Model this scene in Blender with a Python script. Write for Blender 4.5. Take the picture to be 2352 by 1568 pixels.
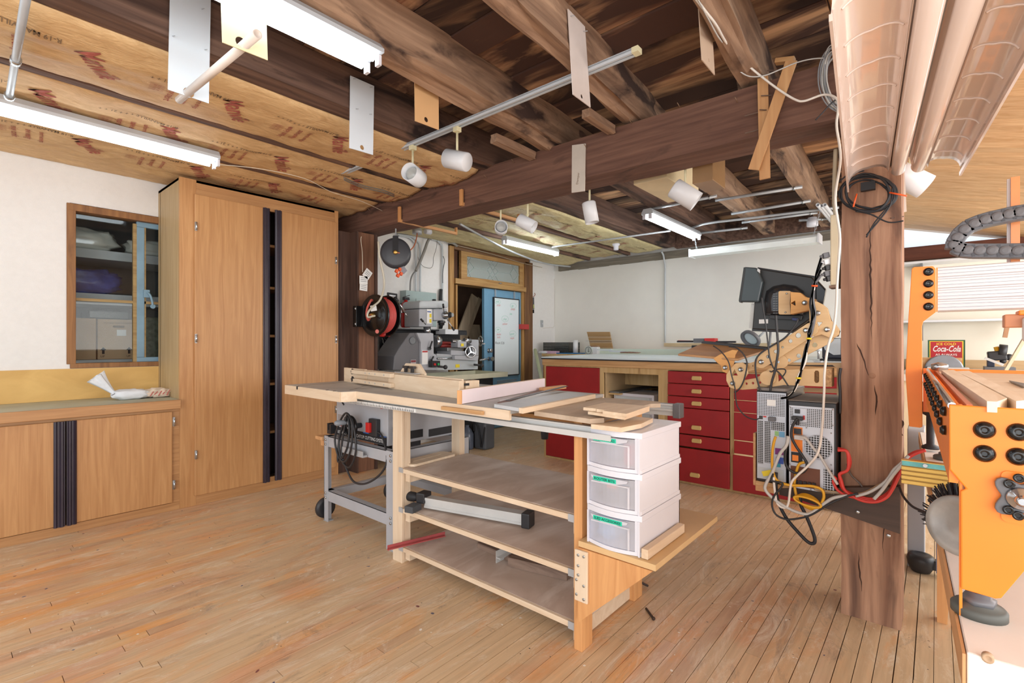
import bpy, bmesh, math, random
from mathutils import Vector, Matrix, noise
random.seed(7)
sc = bpy.context.scene
for o in list(bpy.data.objects): bpy.data.objects.remove(o)
COL = sc.collection
R = math.radians
# ---------------------------------------------------------------- camera, sky, sun, exposure
YAW = 40.76; F = 1130.0; CX = 1176.0; CY = 788.0; EYE = 1.2
cam_data = bpy.data.cameras.new('camera'); cam = bpy.data.objects.new('camera', cam_data); COL.objects.link(cam)
cam.location = (0, 0, EYE); cam.rotation_euler = (R(90), 0, R(YAW - 90))
cam_data.sensor_width = 36.0; cam_data.lens = 36.0 * F / 2352.0
cam_data.shift_y = (CY - 784.0) / 2352.0
cam_data.clip_start = 0.02
sc.camera = cam
sc.view_settings.view_transform = 'Standard'; sc.view_settings.look = 'None'
sc.view_settings.gamma = 1.0; sc.view_settings.use_curve_mapping = False
sc.view_settings.exposure = 0.4
wd = bpy.data.worlds.new('daylight'); sc.world = wd; wd.use_nodes = True
bgn = wd.node_tree.nodes['Background']; bgn.inputs[0].default_value = (0.88, 0.95, 1.0, 1); bgn.inputs[1].default_value = 1.25
TUBE_W = 9.0          # glow of the fluorescent tubes
def area(name, loc, rot, sx, sy, power, col=(1, 1, 1)):
    l = bpy.data.lights.new(name, 'AREA'); l.shape = 'RECTANGLE'; l.size = sx; l.size_y = sy; l.energy = power; l.color = col
    o = bpy.data.objects.new(name, l); o.location = loc; o.rotation_euler = rot; COL.objects.link(o); return o
# daylight entering by the big openings of the wing on the right; unseen fill lamp added behind the camera
area('daylight_right', (3.4, -2.2, 1.45), (R(76), 0, 0), 5.6, 1.5, 120, (1, .975, .95))
area('fill_behind', (-1.6, -1.2, 1.7), (R(90), 0, R(-52)), 4.0, 2.4, 88, (1, .98, .965))
_f = (math.cos(R(YAW)), math.sin(R(YAW))); _r = (math.sin(R(YAW)), -math.cos(R(YAW)))
def at(px, py, x=None, y=None, z=None):
    """point of the room seen at a pixel of the survey photo, on the wall/level x=, y= or z="""
    u = (px - CX) / F; k = (_f[0] + u * _r[0], _f[1] + u * _r[1], -(py - CY) / F)
    t = x / k[0] if x is not None else y / k[1] if y is not None else (z - EYE) / k[2]
    return Vector((t * k[0], t * k[1], EYE + t * k[2]))
# ---------------------------------------------------------------- object helpers
class B:
    """collects shapes (world coordinates) that become ONE mesh object"""
    def __init__(s): s.bm = bmesh.new()
    def quadbox(s, c8):
        v = [s.bm.verts.new(c) for c in c8]
        for f in ((0,3,2,1),(4,5,6,7),(0,1,5,4),(1,2,6,5),(2,3,7,6),(3,0,4,7)): s.bm.faces.new([v[i] for i in f])
        return s
    def box(s, x0, x1, y0, y1, z0, z1):
        if x0 > x1: x0, x1 = x1, x0
        if y0 > y1: y0, y1 = y1, y0
        if z0 > z1: z0, z1 = z1, z0
        return s.quadbox([(x0,y0,z0),(x1,y0,z0),(x1,y1,z0),(x0,y1,z0),(x0,y0,z1),(x1,y0,z1),(x1,y1,z1),(x0,y1,z1)])
    def obox(s, c, size, M=None):
        M = M or Matrix.Identity(3); c = Vector(c); a, b, d = [q / 2 for q in size]
        return s.quadbox([c + M @ Vector(p) for p in ((-a,-b,-d),(a,-b,-d),(a,b,-d),(-a,b,-d),(-a,-b,d),(a,-b,d),(a,b,d),(-a,b,d))])
    def bar(s, p0, p1, w, h, up=(0,0,1)):
        p0 = Vector(p0); p1 = Vector(p1); d = (p1 - p0); L = d.length; d.normalize(); up = Vector(up)
        side = d.cross(up)
        if side.length < 1e-4: side = d.cross(Vector((1,0,0)))
        side.normalize(); u = side.cross(d)
        M = Matrix((d, side, u)).transposed()
        return s.obox((p0 + p1) / 2, (L, w, h), M)
    def tube(s, pts, r, seg=8, smooth=True, cap=True, closed=False):
        pts = [Vector(p) for p in pts]
        if smooth and len(pts) > 2: pts = spline(pts, closed=closed)
        rings = []; n = len(pts); prev = None
        rr = r if callable(r) else (lambda t: r)
        for i, p in enumerate(pts):
            if closed: t = pts[(i + 1) % n] - pts[(i - 1) % n]
            else: t = (pts[min(i + 1, n - 1)] - pts[max(i - 1, 0)])
            if t.length < 1e-9: t = Vector((0,0,1))
            t.normalize()
            if prev is None:
                prev = t.cross(Vector((0,0,1)))
                if prev.length < 1e-3: prev = t.cross(Vector((1,0,0)))
            prev = prev - t * prev.dot(t)
            if prev.length < 1e-6: prev = t.orthogonal()
            prev.normalize(); q = t.cross(prev); rad = rr(i / max(1, n - 1))
            rings.append([s.bm.verts.new(p + (prev * math.cos(a) + q * math.sin(a)) * rad) for a in [2 * math.pi * k / seg for k in range(seg)]])
        m = n if closed else n - 1
        for i in range(m):
            a, b = rings[i], rings[(i + 1) % n]
            for k in range(seg):
                f = s.bm.faces.new((a[k], a[(k + 1) % seg], b[(k + 1) % seg], b[k])); f.smooth = True
        if cap and not closed: s.bm.faces.new(rings[0][::-1]); s.bm.faces.new(rings[-1])
        return s
    def cyl(s, p0, p1, r0, r1=None, seg=20, hollow=0):
        r1 = r0 if r1 is None else r1; p0 = Vector(p0); p1 = Vector(p1); t = (p1 - p0).normalized(); a = t.orthogonal().normalized(); b = t.cross(a)
        def ring(p, r): return [s.bm.verts.new(p + (a * math.cos(q) + b * math.sin(q)) * r) for q in [2 * math.pi * k / seg for k in range(seg)]]
        A, C = ring(p0, r0), ring(p1, r1)
        for k in range(seg):
            f = s.bm.faces.new((A[k], A[(k+1)%seg], C[(k+1)%seg], C[k])); f.smooth = True
        if hollow:
            A2, C2 = ring(p0, r0 - hollow), ring(p1, r1 - hollow)
            for k in range(seg):
                j = (k + 1) % seg
                f = s.bm.faces.new((A2[j], A2[k], C2[k], C2[j])); f.smooth = True
                s.bm.faces.new((A[j], A[k], A2[k], A2[j])); s.bm.faces.new((C[k], C[j], C2[j], C2[k]))
        else: s.bm.faces.new(A[::-1]); s.bm.faces.new(C)
        return s
    def lathe(s, p0, axis, prof, seg=24):
        """prof = [(distance along axis, radius)...]"""
        p0 = Vector(p0); t = Vector(axis).normalized(); a = t.orthogonal().normalized(); b = t.cross(a); rings = []
        for h, r in prof:
            rings.append([s.bm.verts.new(p0 + t * h + (a * math.cos(q) + b * math.sin(q)) * max(r, 1e-4)) for q in [2 * math.pi * k / seg for k in range(seg)]])
        for i in range(len(rings) - 1):
            for k in range(seg):
                f = s.bm.faces.new((rings[i][k], rings[i][(k+1)%seg], rings[i+1][(k+1)%seg], rings[i+1][k])); f.smooth = True
        s.bm.faces.new(rings[0][::-1]); s.bm.faces.new(rings[-1]); return s
    def sphere(s, c, r, sc3=(1,1,1), seg=12):
        m = Matrix.Translation(Vector(c)) @ Matrix.Diagonal((r*sc3[0], r*sc3[1], r*sc3[2], 1))
        for f in bmesh.ops.create_uvsphere(s.bm, u_segments=seg, v_segments=max(6, seg * 2 // 3), radius=1, matrix=m)['verts'][0].link_faces: pass
        for f in s.bm.faces:
            if len(f.verts) <= 4 and not f.smooth and all((v.co - Vector(c)).length < r * max(sc3) * 1.01 for v in f.verts): f.smooth = True
        return s
    def prism(s, outline, holes, org, U, V, thick):
        """flat outline (with holes) in the U,V frame at org, thickened along U x V by thick"""
        org = Vector(org); U = Vector(U); V = Vector(V); N = U.cross(V).normalized() * thick
        tmp = bmesh.new(); edges = []
        loops = [outline] + list(holes)
        for L in loops:
            vs = [tmp.verts.new(org + U * p[0] + V * p[1]) for p in L]
            edges += [tmp.edges.new((vs[i], vs[(i + 1) % len(vs)])) for i in range(len(vs))]
        bmesh.ops.triangle_fill(tmp, use_beauty=True, use_dissolve=False, edges=edges, normal=N.normalized())
        tmp.verts.index_update(); mp0 = {}; mp1 = {}
        for v in tmp.verts: mp0[v.index] = s.bm.verts.new(v.co); mp1[v.index] = s.bm.verts.new(v.co + N)
        for f in tmp.faces:
            ids = [v.index for v in f.verts]
            s.bm.faces.new([mp0[i] for i in reversed(ids)]); s.bm.faces.new([mp1[i] for i in ids])
        for e in edges:
            if e.is_valid:
                a, b = e.verts[0].index, e.verts[1].index
                s.bm.faces.new((mp0[a], mp0[b], mp1[b], mp1[a]))
        tmp.free(); return s
    def poly(s, pts):
        s.bm.faces.new([s.bm.verts.new(p) for p in pts]); return s
    def xform(s, M):
        bmesh.ops.transform(s.bm, matrix=M, verts=s.bm.verts); return s
def spline(pts, k=6, closed=False):
    out = []; n = len(pts)
    for i in range(n if closed else n - 1):
        if closed: p0, p1, p2, p3 = pts[(i-1)%n], pts[i], pts[(i+1)%n], pts[(i+2)%n]
        else: p0, p1, p2, p3 = pts[max(i-1,0)], pts[i], pts[i+1], pts[min(i+2,n-1)]
        for j in range(k):
            t = j / k
            out.append(0.5 * ((2*p1) + (p2-p0)*t + (2*p0-5*p1+4*p2-p3)*t*t + (3*p1-p0-3*p2+p3)*t**3))
    if not closed: out.append(pts[-1])
    return out
def circ(cx, cy, r, n=16, a0=0): return [(cx + r*math.cos(a0 + 2*math.pi*i/n), cy + r*math.sin(a0 + 2*math.pi*i/n)) for i in range(n)]
def roundrect(x0, x1, y0, y1, r, n=5):
    o = []
    for cx, cy, a in ((x1-r,y1-r,0),(x0+r,y1-r,90),(x0+r,y0+r,180),(x1-r,y0+r,270)):
        for i in range(n+1): o.append((cx + r*math.cos(R(a + 90*i/n)), cy + r*math.sin(R(a + 90*i/n))))
    return o
def tag(o, label=None, cat=None, group=None, kind=None):
    for k, v in (('label', label), ('category', cat), ('group', group), ('kind', kind)):
        if v: o[k] = v
    return o
def thing(name, label, cat, loc, group=None):
    o = bpy.data.objects.new(name, None); o.empty_display_size = .05; COL.objects.link(o); o.location = loc
    return tag(o, label, cat, group)
def obj(name, b, m, parent=None, bev=0, loc=None):
    """links the collected shapes as one mesh object; world coordinates become local ones"""
    bm = b.bm
    if parent is not None:
        org = Vector(parent.location)
        if parent.parent is not None: org = org + Vector(parent.parent.location)
        place = Vector((0,0,0))
    else:
        xs = [v.co for v in bm.verts]
        lo = Vector([min(c[i] for c in xs) for i in range(3)]); hi = Vector([max(c[i] for c in xs) for i in range(3)])
        org = Vector(loc) if loc else Vector(((lo.x+hi.x)/2, (lo.y+hi.y)/2, lo.z)); place = org
    bmesh.ops.translate(bm, verts=bm.verts, vec=-org)
    bmesh.ops.recalc_face_normals(bm, faces=bm.faces)
    me = bpy.data.meshes.new(name); bm.to_mesh(me); bm.free()
    o = bpy.data.objects.new(name, me); COL.objects.link(o); o.location = place
    if parent is not None: o.parent = parent
    for mm in (m if isinstance(m, (list, tuple)) else [m]): me.materials.append(mm)
    if bev:
        d = o.modifiers.new('bevel', 'BEVEL'); d.width = bev; d.segments = 2; d.limit_method = 'ANGLE'; d.angle_limit = R(40)
    return o
def solo(name, b, m, label, cat, group=None, bev=0, kind=None): return tag(obj(name, b, m, None, bev), label, cat, group, kind)
def struct(name, b, m, parent=None, bev=0):
    o = obj(name, b, m, parent, bev)
    if parent is None: o['kind'] = 'structure'
    return o
def text(name, s, size, org, U, V, m, parent, shear=0, depth=.0004, sx=1.0, align='LEFT', zf=None, bold=0, fit=0):
    """lettering as a thin mesh: U = reading direction, V = up of the letters"""
    c = bpy.data.curves.new('t', 'FONT'); c.body = s; c.size = size; c.shear = shear; c.align_x = align; c.resolution_u = 2; c.offset = bold*size
    o = bpy.data.objects.new('t', c); COL.objects.link(o); bpy.context.view_layer.update()
    me = bpy.data.meshes.new_from_object(o.evaluated_get(bpy.context.evaluated_depsgraph_get()))
    bpy.data.objects.remove(o); U = Vector(U).normalized(); V = Vector(V).normalized(); N = U.cross(V)
    b = B(); b.bm.from_mesh(me); bpy.data.meshes.remove(me)
    if fit: wx = [v.co.x for v in b.bm.verts]; sx = fit / (max(wx) - min(wx))
    for v in b.bm.verts:
        p = Vector(org) + U * v.co.x * sx + V * v.co.y + N * depth
        if zf: p.z = zf(p.x, p.y)
        v.co = p
    return obj(name, b, m, parent)
# ---------------------------------------------------------------- materials
MATS = {}
def nt(name):
    m = bpy.data.materials.new(name); m.use_nodes = True; t = m.node_tree
    return m, t, t.nodes['Principled BSDF']
def ramp(t, fac, stops):
    r = t.nodes.new('ShaderNodeValToRGB'); e = r.color_ramp.elements
    while len(e) < len(stops): e.new(0.5)
    for el, (p, c) in zip(e, stops): el.position = p; el.color = (*c, 1)
    t.links.new(fac, r.inputs[0]); return r.outputs[0]
def nz(t, vec, scale, detail=4, dist=0, rough=.55):
    n = t.nodes.new('ShaderNodeTexNoise'); n.inputs['Scale'].default_value = scale; n.inputs['Detail'].default_value = detail
    n.inputs['Distortion'].default_value = dist; n.inputs['Roughness'].default_value = rough
    if vec is not None: t.links.new(vec, n.inputs['Vector'])
    return n.outputs['Fac']
def mapping(t, scale=(1,1,1), src='Object', off=None):
    tc = t.nodes.new('ShaderNodeTexCoord'); mp = t.nodes.new('ShaderNodeMapping'); mp.inputs['Scale'].default_value = scale
    t.links.new(tc.outputs[src], mp.inputs['Vector'])
    return mp.outputs[0]
def mixc(t, fac, a, b, mode='MIX'):
    m = t.nodes.new('ShaderNodeMix'); m.data_type = 'RGBA'; m.blend_type = mode
    if isinstance(fac, float): m.inputs[0].default_value = fac
    else: t.links.new(fac, m.inputs[0])
    for i, c in ((6, a), (7, b)):
        if isinstance(c, tuple): m.inputs[i].default_value = (*c, 1)
        else: t.links.new(c, m.inputs[i])
    return m.outputs[2]
def bump(t, h, bs, strength=.3, dist=.002):
    b = t.nodes.new('ShaderNodeBump'); b.inputs['Strength'].default_value = strength; b.inputs['Distance'].default_value = dist
    t.links.new(h, b.inputs['Height']); t.links.new(b.outputs[0], bs.inputs['Normal'])
def srgb(r, g, b): return tuple(((c/255)/12.92 if c/255 <= .04045 else ((c/255+.055)/1.055)**2.4) for c in (r, g, b))
def plain(name, rgb, rough=.5, metal=0, var=.08, scale=6, bmp=0, coat=0, spec=.5):
    m, t, bs = nt(name); c = srgb(*rgb)
    v = mapping(t); f = nz(t, v, scale, 5)
    col = ramp(t, f, [(.3, tuple(x*(1-var) for x in c)), (.7, tuple(min(1, x*(1+var)) for x in c))])
    t.links.new(col, bs.inputs['Base Color']); bs.inputs['Roughness'].default_value = rough; bs.inputs['Metallic'].default_value = metal
    bs.inputs['Specular IOR Level'].default_value = spec; bs.inputs['Coat Weight'].default_value = coat
    if bmp: bump(t, nz(t, v, scale*12, 3), bs, bmp)
    return m
def wood(name, light, dark, axis='X', fine=28, stretch=.05, rough=.6, stain=None, stain_amt=.5, bmp=.25, isl=.0, lo=.32, hi=.7, knots=False, stain_scale=1.2, dist=1.2):
    m, t, bs = nt(name); L = srgb(*light); D = srgb(*dark)
    s = {'X': (stretch,1,1), 'Y': (1,stretch,1), 'Z': (1,1,stretch)}[axis]
    v = mapping(t, s)
    if isl:
        g = t.nodes.new('ShaderNodeNewGeometry'); add = t.nodes.new('ShaderNodeVectorMath'); add.operation = 'ADD'
        sc_ = t.nodes.new('ShaderNodeMath'); sc_.operation = 'MULTIPLY'; sc_.inputs[1].default_value = 37.0
        t.links.new(g.outputs['Random Per Island'], sc_.inputs[0]); t.links.new(v, add.inputs[0]); t.links.new(sc_.outputs[0], add.inputs[1]); v = add.outputs[0]
    f = nz(t, v, fine, 6, dist)
    col = ramp(t, f, [(lo, D), (hi, L)])
    if stain:
        s2 = {'X': (.3,1,1), 'Y': (1,.3,1), 'Z': (1,1,.3)}[axis]
        v2 = mapping(t, s2)
        if isl:
            add2 = t.nodes.new('ShaderNodeVectorMath'); add2.operation = 'ADD'; t.links.new(v2, add2.inputs[0]); t.links.new(sc_.outputs[0], add2.inputs[1]); v2 = add2.outputs[0]
        f2 = nz(t, v2, stain_scale*3, 5, 1.5)
        k = ramp(t, f2, [(.62 - stain_amt*.25, (0,0,0)), (.66 - stain_amt*.2 + .06, (1,1,1))])
        col = mixc(t, k, col, srgb(*stain))
    if isl:
        hs = t.nodes.new('ShaderNodeHueSaturation'); mr = t.nodes.new('ShaderNodeMapRange')
        mr.inputs[3].default_value = 1 - isl; mr.inputs[4].default_value = 1 + isl
        t.links.new(g.outputs['Random Per Island'], mr.inputs[0]); t.links.new(mr.outputs[0], hs.inputs['Value']); t.links.new(col, hs.inputs['Color']); col = hs.outputs[0]
    t.links.new(col, bs.inputs['Base Color']); bs.inputs['Roughness'].default_value = rough
    if bmp: bump(t, f, bs, bmp, .003)
    return m
def emis(name, col, k):
    m, t, bs = nt(name); bs.inputs['Base Color'].default_value = (*col, 1); bs.inputs['Emission Color'].default_value = (*col, 1); bs.inputs['Emission Strength'].default_value = k
    return m
def glass(name, tint=(.9,.95,.95), alpha=.82, rough=.03, cloud=0, clear=False):
    m = bpy.data.materials.new(name); m.use_nodes = True; t = m.node_tree; t.nodes.clear()
    o = t.nodes.new('ShaderNodeOutputMaterial'); a = t.nodes.new('ShaderNodeBsdfTransparent'); g = t.nodes.new('ShaderNodeBsdfPrincipled'); x = t.nodes.new('ShaderNodeMixShader')
    a.inputs[0].default_value = (*tint, 1); g.inputs['Base Color'].default_value = (*tint, 1); g.inputs['Roughness'].default_value = rough; g.inputs['Specular IOR Level'].default_value = 1
    t.links.new(a.outputs[0], x.inputs[1]); t.links.new(g.outputs[0], x.inputs[2]); t.links.new(x.outputs[0], o.inputs[0])
    x.inputs[0].default_value = 1 - alpha
    if clear: g.inputs['Base Color'].default_value = (.02,.02,.02,1); g.inputs['Metallic'].default_value = 0; g.inputs['Coat Weight'].default_value = 1
    if cloud:
        f = nz(t, mapping(t), 5, 5, .6); mr = t.nodes.new('ShaderNodeMapRange'); mr.inputs[1].default_value = .35; mr.inputs[2].default_value = .7
        mr.inputs[3].default_value = (1-alpha)*(1-cloud); mr.inputs[4].default_value = min(1, (1-alpha)*(1+cloud)); t.links.new(f, mr.inputs[0]); t.links.new(mr.outputs[0], x.inputs[0])
    return m
# woods
OAK = wood('oak_laminate', (201,152,100), (178,127,78), 'Z', 38, .045, .42, bmp=.08)
OAKX = wood('oak_laminate_rail', (196,148,98), (172,124,78), 'X', 38, .045, .45, bmp=.08)
OAKPALE = wood('oak_laminate_dusty', (196,172,132), (176,148,106), 'Z', 34, .045, .5, bmp=.05)
BEAMW = wood('old_beam_wood', (124,90,74), (96,66,55), 'Y', 46, .05, .85, stain=(72,50,42), stain_amt=.15, bmp=.4, dist=.35)
JOISTD = wood('dark_joist_wood', (128,98,82), (76,54,46), 'X', 26, .05, .85, stain=(46,32,28), stain_amt=.3, bmp=.5, dist=.4)
JOISTL = wood('weathered_joist_wood', (186,152,124), (130,100,80), 'X', 22, .06, .9, stain=(66,48,42), stain_amt=.4, bmp=.6, dist=.5)
POSTW = wood('rough_post_wood', (186,144,116), (120,84,66), 'Z', 22, .06, .85, stain=(96,70,58), stain_amt=.3, bmp=.6, dist=.6)
POSTD = wood('dark_post_wood', (92,66,54), (56,38,32), 'Z', 20, .06, .8, bmp=.4)
POSTB = wood('brown_post_wood', (138,96,70), (104,68,48), 'Z', 20, .06, .7, bmp=.3)
DECKW = wood('deck_board_wood', (204,164,124), (120,80,60), 'Y', 12, .08, .9, stain=(70,48,40), stain_amt=.9, bmp=.5, isl=.5, stain_scale=.8, dist=1.2)
DECKR = wood('deck_board_reddish', (88,56,44), (44,30,26), 'Y', 9, .1, .9, stain=(30,22,22), stain_amt=.45, bmp=.5, isl=.35, dist=2)
PINE = wood('pine_board_wood', (232,196,150), (206,160,110), 'Y', 22, .05, .6, bmp=.2, isl=.08, dist=1)
BIRCH = wood('birch_plywood', (234,212,184), (216,188,156), 'X', 18, .1, .5, bmp=.1)
BIRCHY = wood('birch_plywood_y', (234,214,188), (218,192,162), 'Y', 18, .1, .5, bmp=.1)
BIRCHZ = wood('birch_plywood_z', (234,214,188), (218,192,162), 'Z', 18, .08, .5, bmp=.1)
PLYARM = wood('arm_plywood', (224,190,142), (206,166,116), 'Y', 12, .12, .45, bmp=.1)
FIRZ = wood('fir_post', (226,170,112), (200,140,86), 'Z', 24, .06, .55, bmp=.15)
FIRY = wood('fir_rail', (214,172,122), (184,138,90), 'Y', 24, .06, .55, bmp=.15)
FIRX = wood('fir_board_x', (222,172,122), (196,144,96), 'X', 24, .06, .6, bmp=.15)
HARDB = wood('hardboard_shelf', (206,186,172), (188,166,150), 'X', 3, .5, .55, stain=(216,200,188), stain_amt=.5, bmp=.05, dist=3)
MDFM = plain('mdf', (218,182,132), .55, var=.05)
OSB = wood('dusty_ply_top', (206,186,164), (178,158,136), 'X', 9, .3, .75, bmp=.2)
FRAMEW = wood('bench_frame_wood', (212,182,132), (190,156,104), 'Z', 20, .08, .6, stain=(150,118,74), stain_amt=.05, bmp=.15)
WINW = wood('window_frame_wood', (160,112,66), (120,80,46), 'Z', 20, .08, .6, bmp=.3)
DOORFW = wood('yellow_pine_frame', (196,154,94), (160,116,64), 'Z', 22, .07, .6, bmp=.3)
DOORFX = wood('yellow_pine_frame_x', (192,156,100), (156,112,64), 'X', 22, .07, .6, bmp=.3)
DOORDK = wood('brown_stud', (136,98,62), (92,62,40), 'Z', 16, .08, .7, bmp=.3)
# plain
WALL = plain('white_plaster', (233,231,229), .9, var=.02, scale=30, bmp=.5)
WALLB = plain('white_painted_board', (240,238,232), .8, var=.03, scale=2.5, bmp=.1)
WALLR = plain('right_wing_wall', (236,228,212), .8, var=.02)
BLKM = plain('black_matte', (34,34,38), .6, var=.2)
BLKG = plain('black_gloss', (18,18,20), .22, var=.1)
BLKP = plain('black_plastic', (44,44,47), .45, var=.1)
GREYP = plain('grey_plastic', (118,122,126), .5)
PLUM = plain('plum_black_pull', (52,44,56), .35, var=.2)
STEEL = plain('galvanized_steel', (182,186,190), .4, .3, var=.1)
ALU = plain('aluminium', (206,206,204), .4, .2, var=.08)
CHROME = plain('chrome', (190,192,196), .2, .9, var=.03)
ZINC = plain('zinc_bolt', (190,196,200), .25, .9)
GREYM = plain('grey_enamel', (176,178,184), .45, var=.05)
GREYL = plain('pale_grey_enamel', (196,202,206), .4, var=.04)
DGREY = plain('dark_grey_enamel', (104,104,108), .45, var=.05)
WHT = plain('white_enamel', (224,226,230), .35, var=.02)
WHTP = plain('white_plastic', (226,226,234), .35, var=.02)
CREAM = plain('cream_plastic', (222,214,176), .5, var=.05)
LILAC = plain('pale_lilac_laminate', (236,222,226), .5, var=.03)
ORG = plain('orange_powder_coat', (250,138,38), .42, var=.04)
REDP = plain('red_painted_panel', (158,26,32), .5, var=.12, scale=4)
REDPL = plain('red_plastic', (200,40,36), .4)
REDW = plain('red_wire', (214,62,54), .45)
YELW = plain('yellow_cable', (226,168,40), .45)
GRYW = plain('grey_cable', (196,194,190), .5)
WHTW = plain('white_cable', (232,224,214), .5)
BLUED = plain('blue_door_paint', (112,158,188), .45, var=.05)
BLUEP = plain('blue_window_paint', (124,156,176), .5, var=.12)
ROPE = plain('string', (226,216,196), .8)
CARD = plain('cardboard', (196,164,130), .8, var=.05)
ORGPL = plain('orange_plastic', (236,96,44), .4)
PAPERW = plain('white_paper', (238,238,236), .7, var=.02)
TEALP = plain('teal_label_tape', (30,206,168), .4, var=.02)
INK = plain('black_ink', (30,30,32), .7)
REDINK = plain('faded_red_ink', (170,92,80), .85, var=.25, scale=14)
GRYINK = plain('grey_ink', (128,104,78), .85, var=.25)
YELL = plain('yellow_label', (240,214,50), .5)
BRASS = plain('brass', (206,170,96), .3, .9)
# ================================================================ FLOOR
def floor_material():
    m, t, bs = nt('worn_floor_boards')
    v = mapping(t, (.06, 1, 1)); g = t.nodes.new('ShaderNodeNewGeometry')
    sc_ = t.nodes.new('ShaderNodeMath'); sc_.operation = 'MULTIPLY'; sc_.inputs[1].default_value = 53.0; t.links.new(g.outputs['Random Per Island'], sc_.inputs[0])
    add = t.nodes.new('ShaderNodeVectorMath'); add.operation = 'ADD'; t.links.new(v, add.inputs[0]); t.links.new(sc_.outputs[0], add.inputs[1])
    grain = nz(t, add.outputs[0], 55, 5, .2)
    board = ramp(t, g.outputs['Random Per Island'], [(0, srgb(214,164,118)), (.2, srgb(226,172,114)), (.4, srgb(212,166,136)), (.55, srgb(232,166,98)), (.7, srgb(206,160,124)), (.85, srgb(222,168,120)), (1, srgb(190,148,116))])
    gm = ramp(t, grain, [(.25, (.80,.78,.76)), (.75, (1.06,1.05,1.04))])
    col = mixc(t, 1.0, board, gm, 'MULTIPLY')
    tc = t.nodes.new('ShaderNodeTexCoord'); wear = nz(t, mapping(t, (.55,1,1)), 1.5, 7, 1.0, .66)
    sep = t.nodes.new('ShaderNodeSeparateXYZ'); t.links.new(tc.outputs['Object'], sep.inputs[0])
    mr = t.nodes.new('ShaderNodeMapRange'); mr.inputs[1].default_value = -3.2; mr.inputs[2].default_value = 1.2; mr.inputs[3].default_value = .0; mr.inputs[4].default_value = .28
    t.links.new(sep.outputs['X'], mr.inputs[0])
    ad = t.nodes.new('ShaderNodeMath'); ad.operation = 'ADD'; t.links.new(wear, ad.inputs[0]); t.links.new(mr.outputs[0], ad.inputs[1])
    grey = mixc(t, 1.0, srgb(214,188,152), gm, 'MULTIPLY')
    col = mixc(t, ramp(t, ad.outputs[0], [(.42, (0,0,0)), (.56, (.85,)*3)]), col, grey)
    f2 = nz(t, mapping(t, (.35,1,1)), 3.2, 7, .4, .72); col = mixc(t, ramp(t, f2, [(.56, (0,0,0)), (.66, (.6,)*3)]), col, srgb(226,150,74))
    f3 = nz(t, mapping(t, (.6,1.3,1)), 3.4, 8, 1.0, .78); col = mixc(t, ramp(t, f3, [(.57, (0,0,0)), (.70, (.65,)*3)]), col, srgb(122,106,98))
    f4 = nz(t, mapping(t, (.5,1.6,1)), 4.2, 9, 1.6, .82); col = mixc(t, ramp(t, f4, [(.52, (0,0,0)), (.66, (.75,)*3)]), col, srgb(230,216,194))
    for k_, (fq, th, c_) in enumerate(((24, .79, (66,70,104)), (34, .785, (236,230,220)), (21, .80, (110,40,52)), (41, .80, (60,56,52)))):
        f5 = nz(t, mapping(t, (1 + .07*k_,1,1)), fq, 1, 0, .5); col = mixc(t, ramp(t, f5, [(th, (0,0,0)), (th + .012, (.9,)*3)]), col, srgb(*c_))
    hs = t.nodes.new('ShaderNodeHueSaturation'); t.links.new(col, hs.inputs['Color']); hs.inputs['Saturation'].default_value = .98; hs.inputs['Value'].default_value = 1.04
    t.links.new(hs.outputs[0], bs.inputs['Base Color']); bs.inputs['Roughness'].default_value = .42
    rr = ramp(t, wear, [(.35, (.34,)*3), (.7, (.6,)*3)]); t.links.new(rr, bs.inputs['Roughness'])
    bump(t, grain, bs, .12, .002); return m
FLOORM = floor_material()
b = B(); rs = random.Random(3); w = .0555; y = -4.6
while y < 6.6:
    x = -2.2 - rs.random()
    while x < 9.2:
        L = rs.uniform(.5, 1.9); g = .0011
        b.box(x + g, x + L - g, y + g * rs.uniform(.5, 1.6), y + w - g * rs.uniform(.5, 1.6), -.012, rs.uniform(-.0006, .0004)); x += L
    y += w
struct('floor', b, FLOORM)
b = B().box(-2.6, 9.6, -4.8, 6.7, -.12, -.013); struct('floor_subfloor', b, plain('gap_dark', (96,74,58), .9))
# ================================================================ WALLS
WY = 4.69; WX = 6.5
b = B()
b.box(-1.7, .60, WY, WY + .16, 0, 2.62).box(.60, 1.72, WY, WY + .16, 0, 1.02).box(.60, 1.72, WY, WY + .16, 2.205, 2.62)
b.box(1.72, 4.20, WY, WY + .16, 0, 2.62).box(5.87, 6.66, WY, WY + .16, 0, 2.62).box(4.20, 5.87, WY, WY + .16, 2.47, 2.62)
struct('wall_left', b, WALL)
b = B().box(WX, WX + .15, .26, WY, 0, 2.62); struct('wall_back', b, WALLB)
b = B().box(WX, WX + .15, -2.4, .26, 0, 2.06); struct('wall_back_wing', b, WALLR)
# ledger board along the top of the back wall
b = B()
n = 24
for i in range(n):
    y0 = 4.58 - i * (4.58 - .3) / n; y1 = 4.58 - (i + 1) * (4.58 - .3) / n
    z0 = 2.352 + .008 * noise.noise((i * .7, 0, 0)); b.box(WX - .05, WX + .001, y1, y0, z0, 2.45)
struct('trim_1', b, wood('grey_ledger_board', (150,142,128), (112,104,92), 'Y', 16, .08, .85, bmp=.4))
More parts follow.
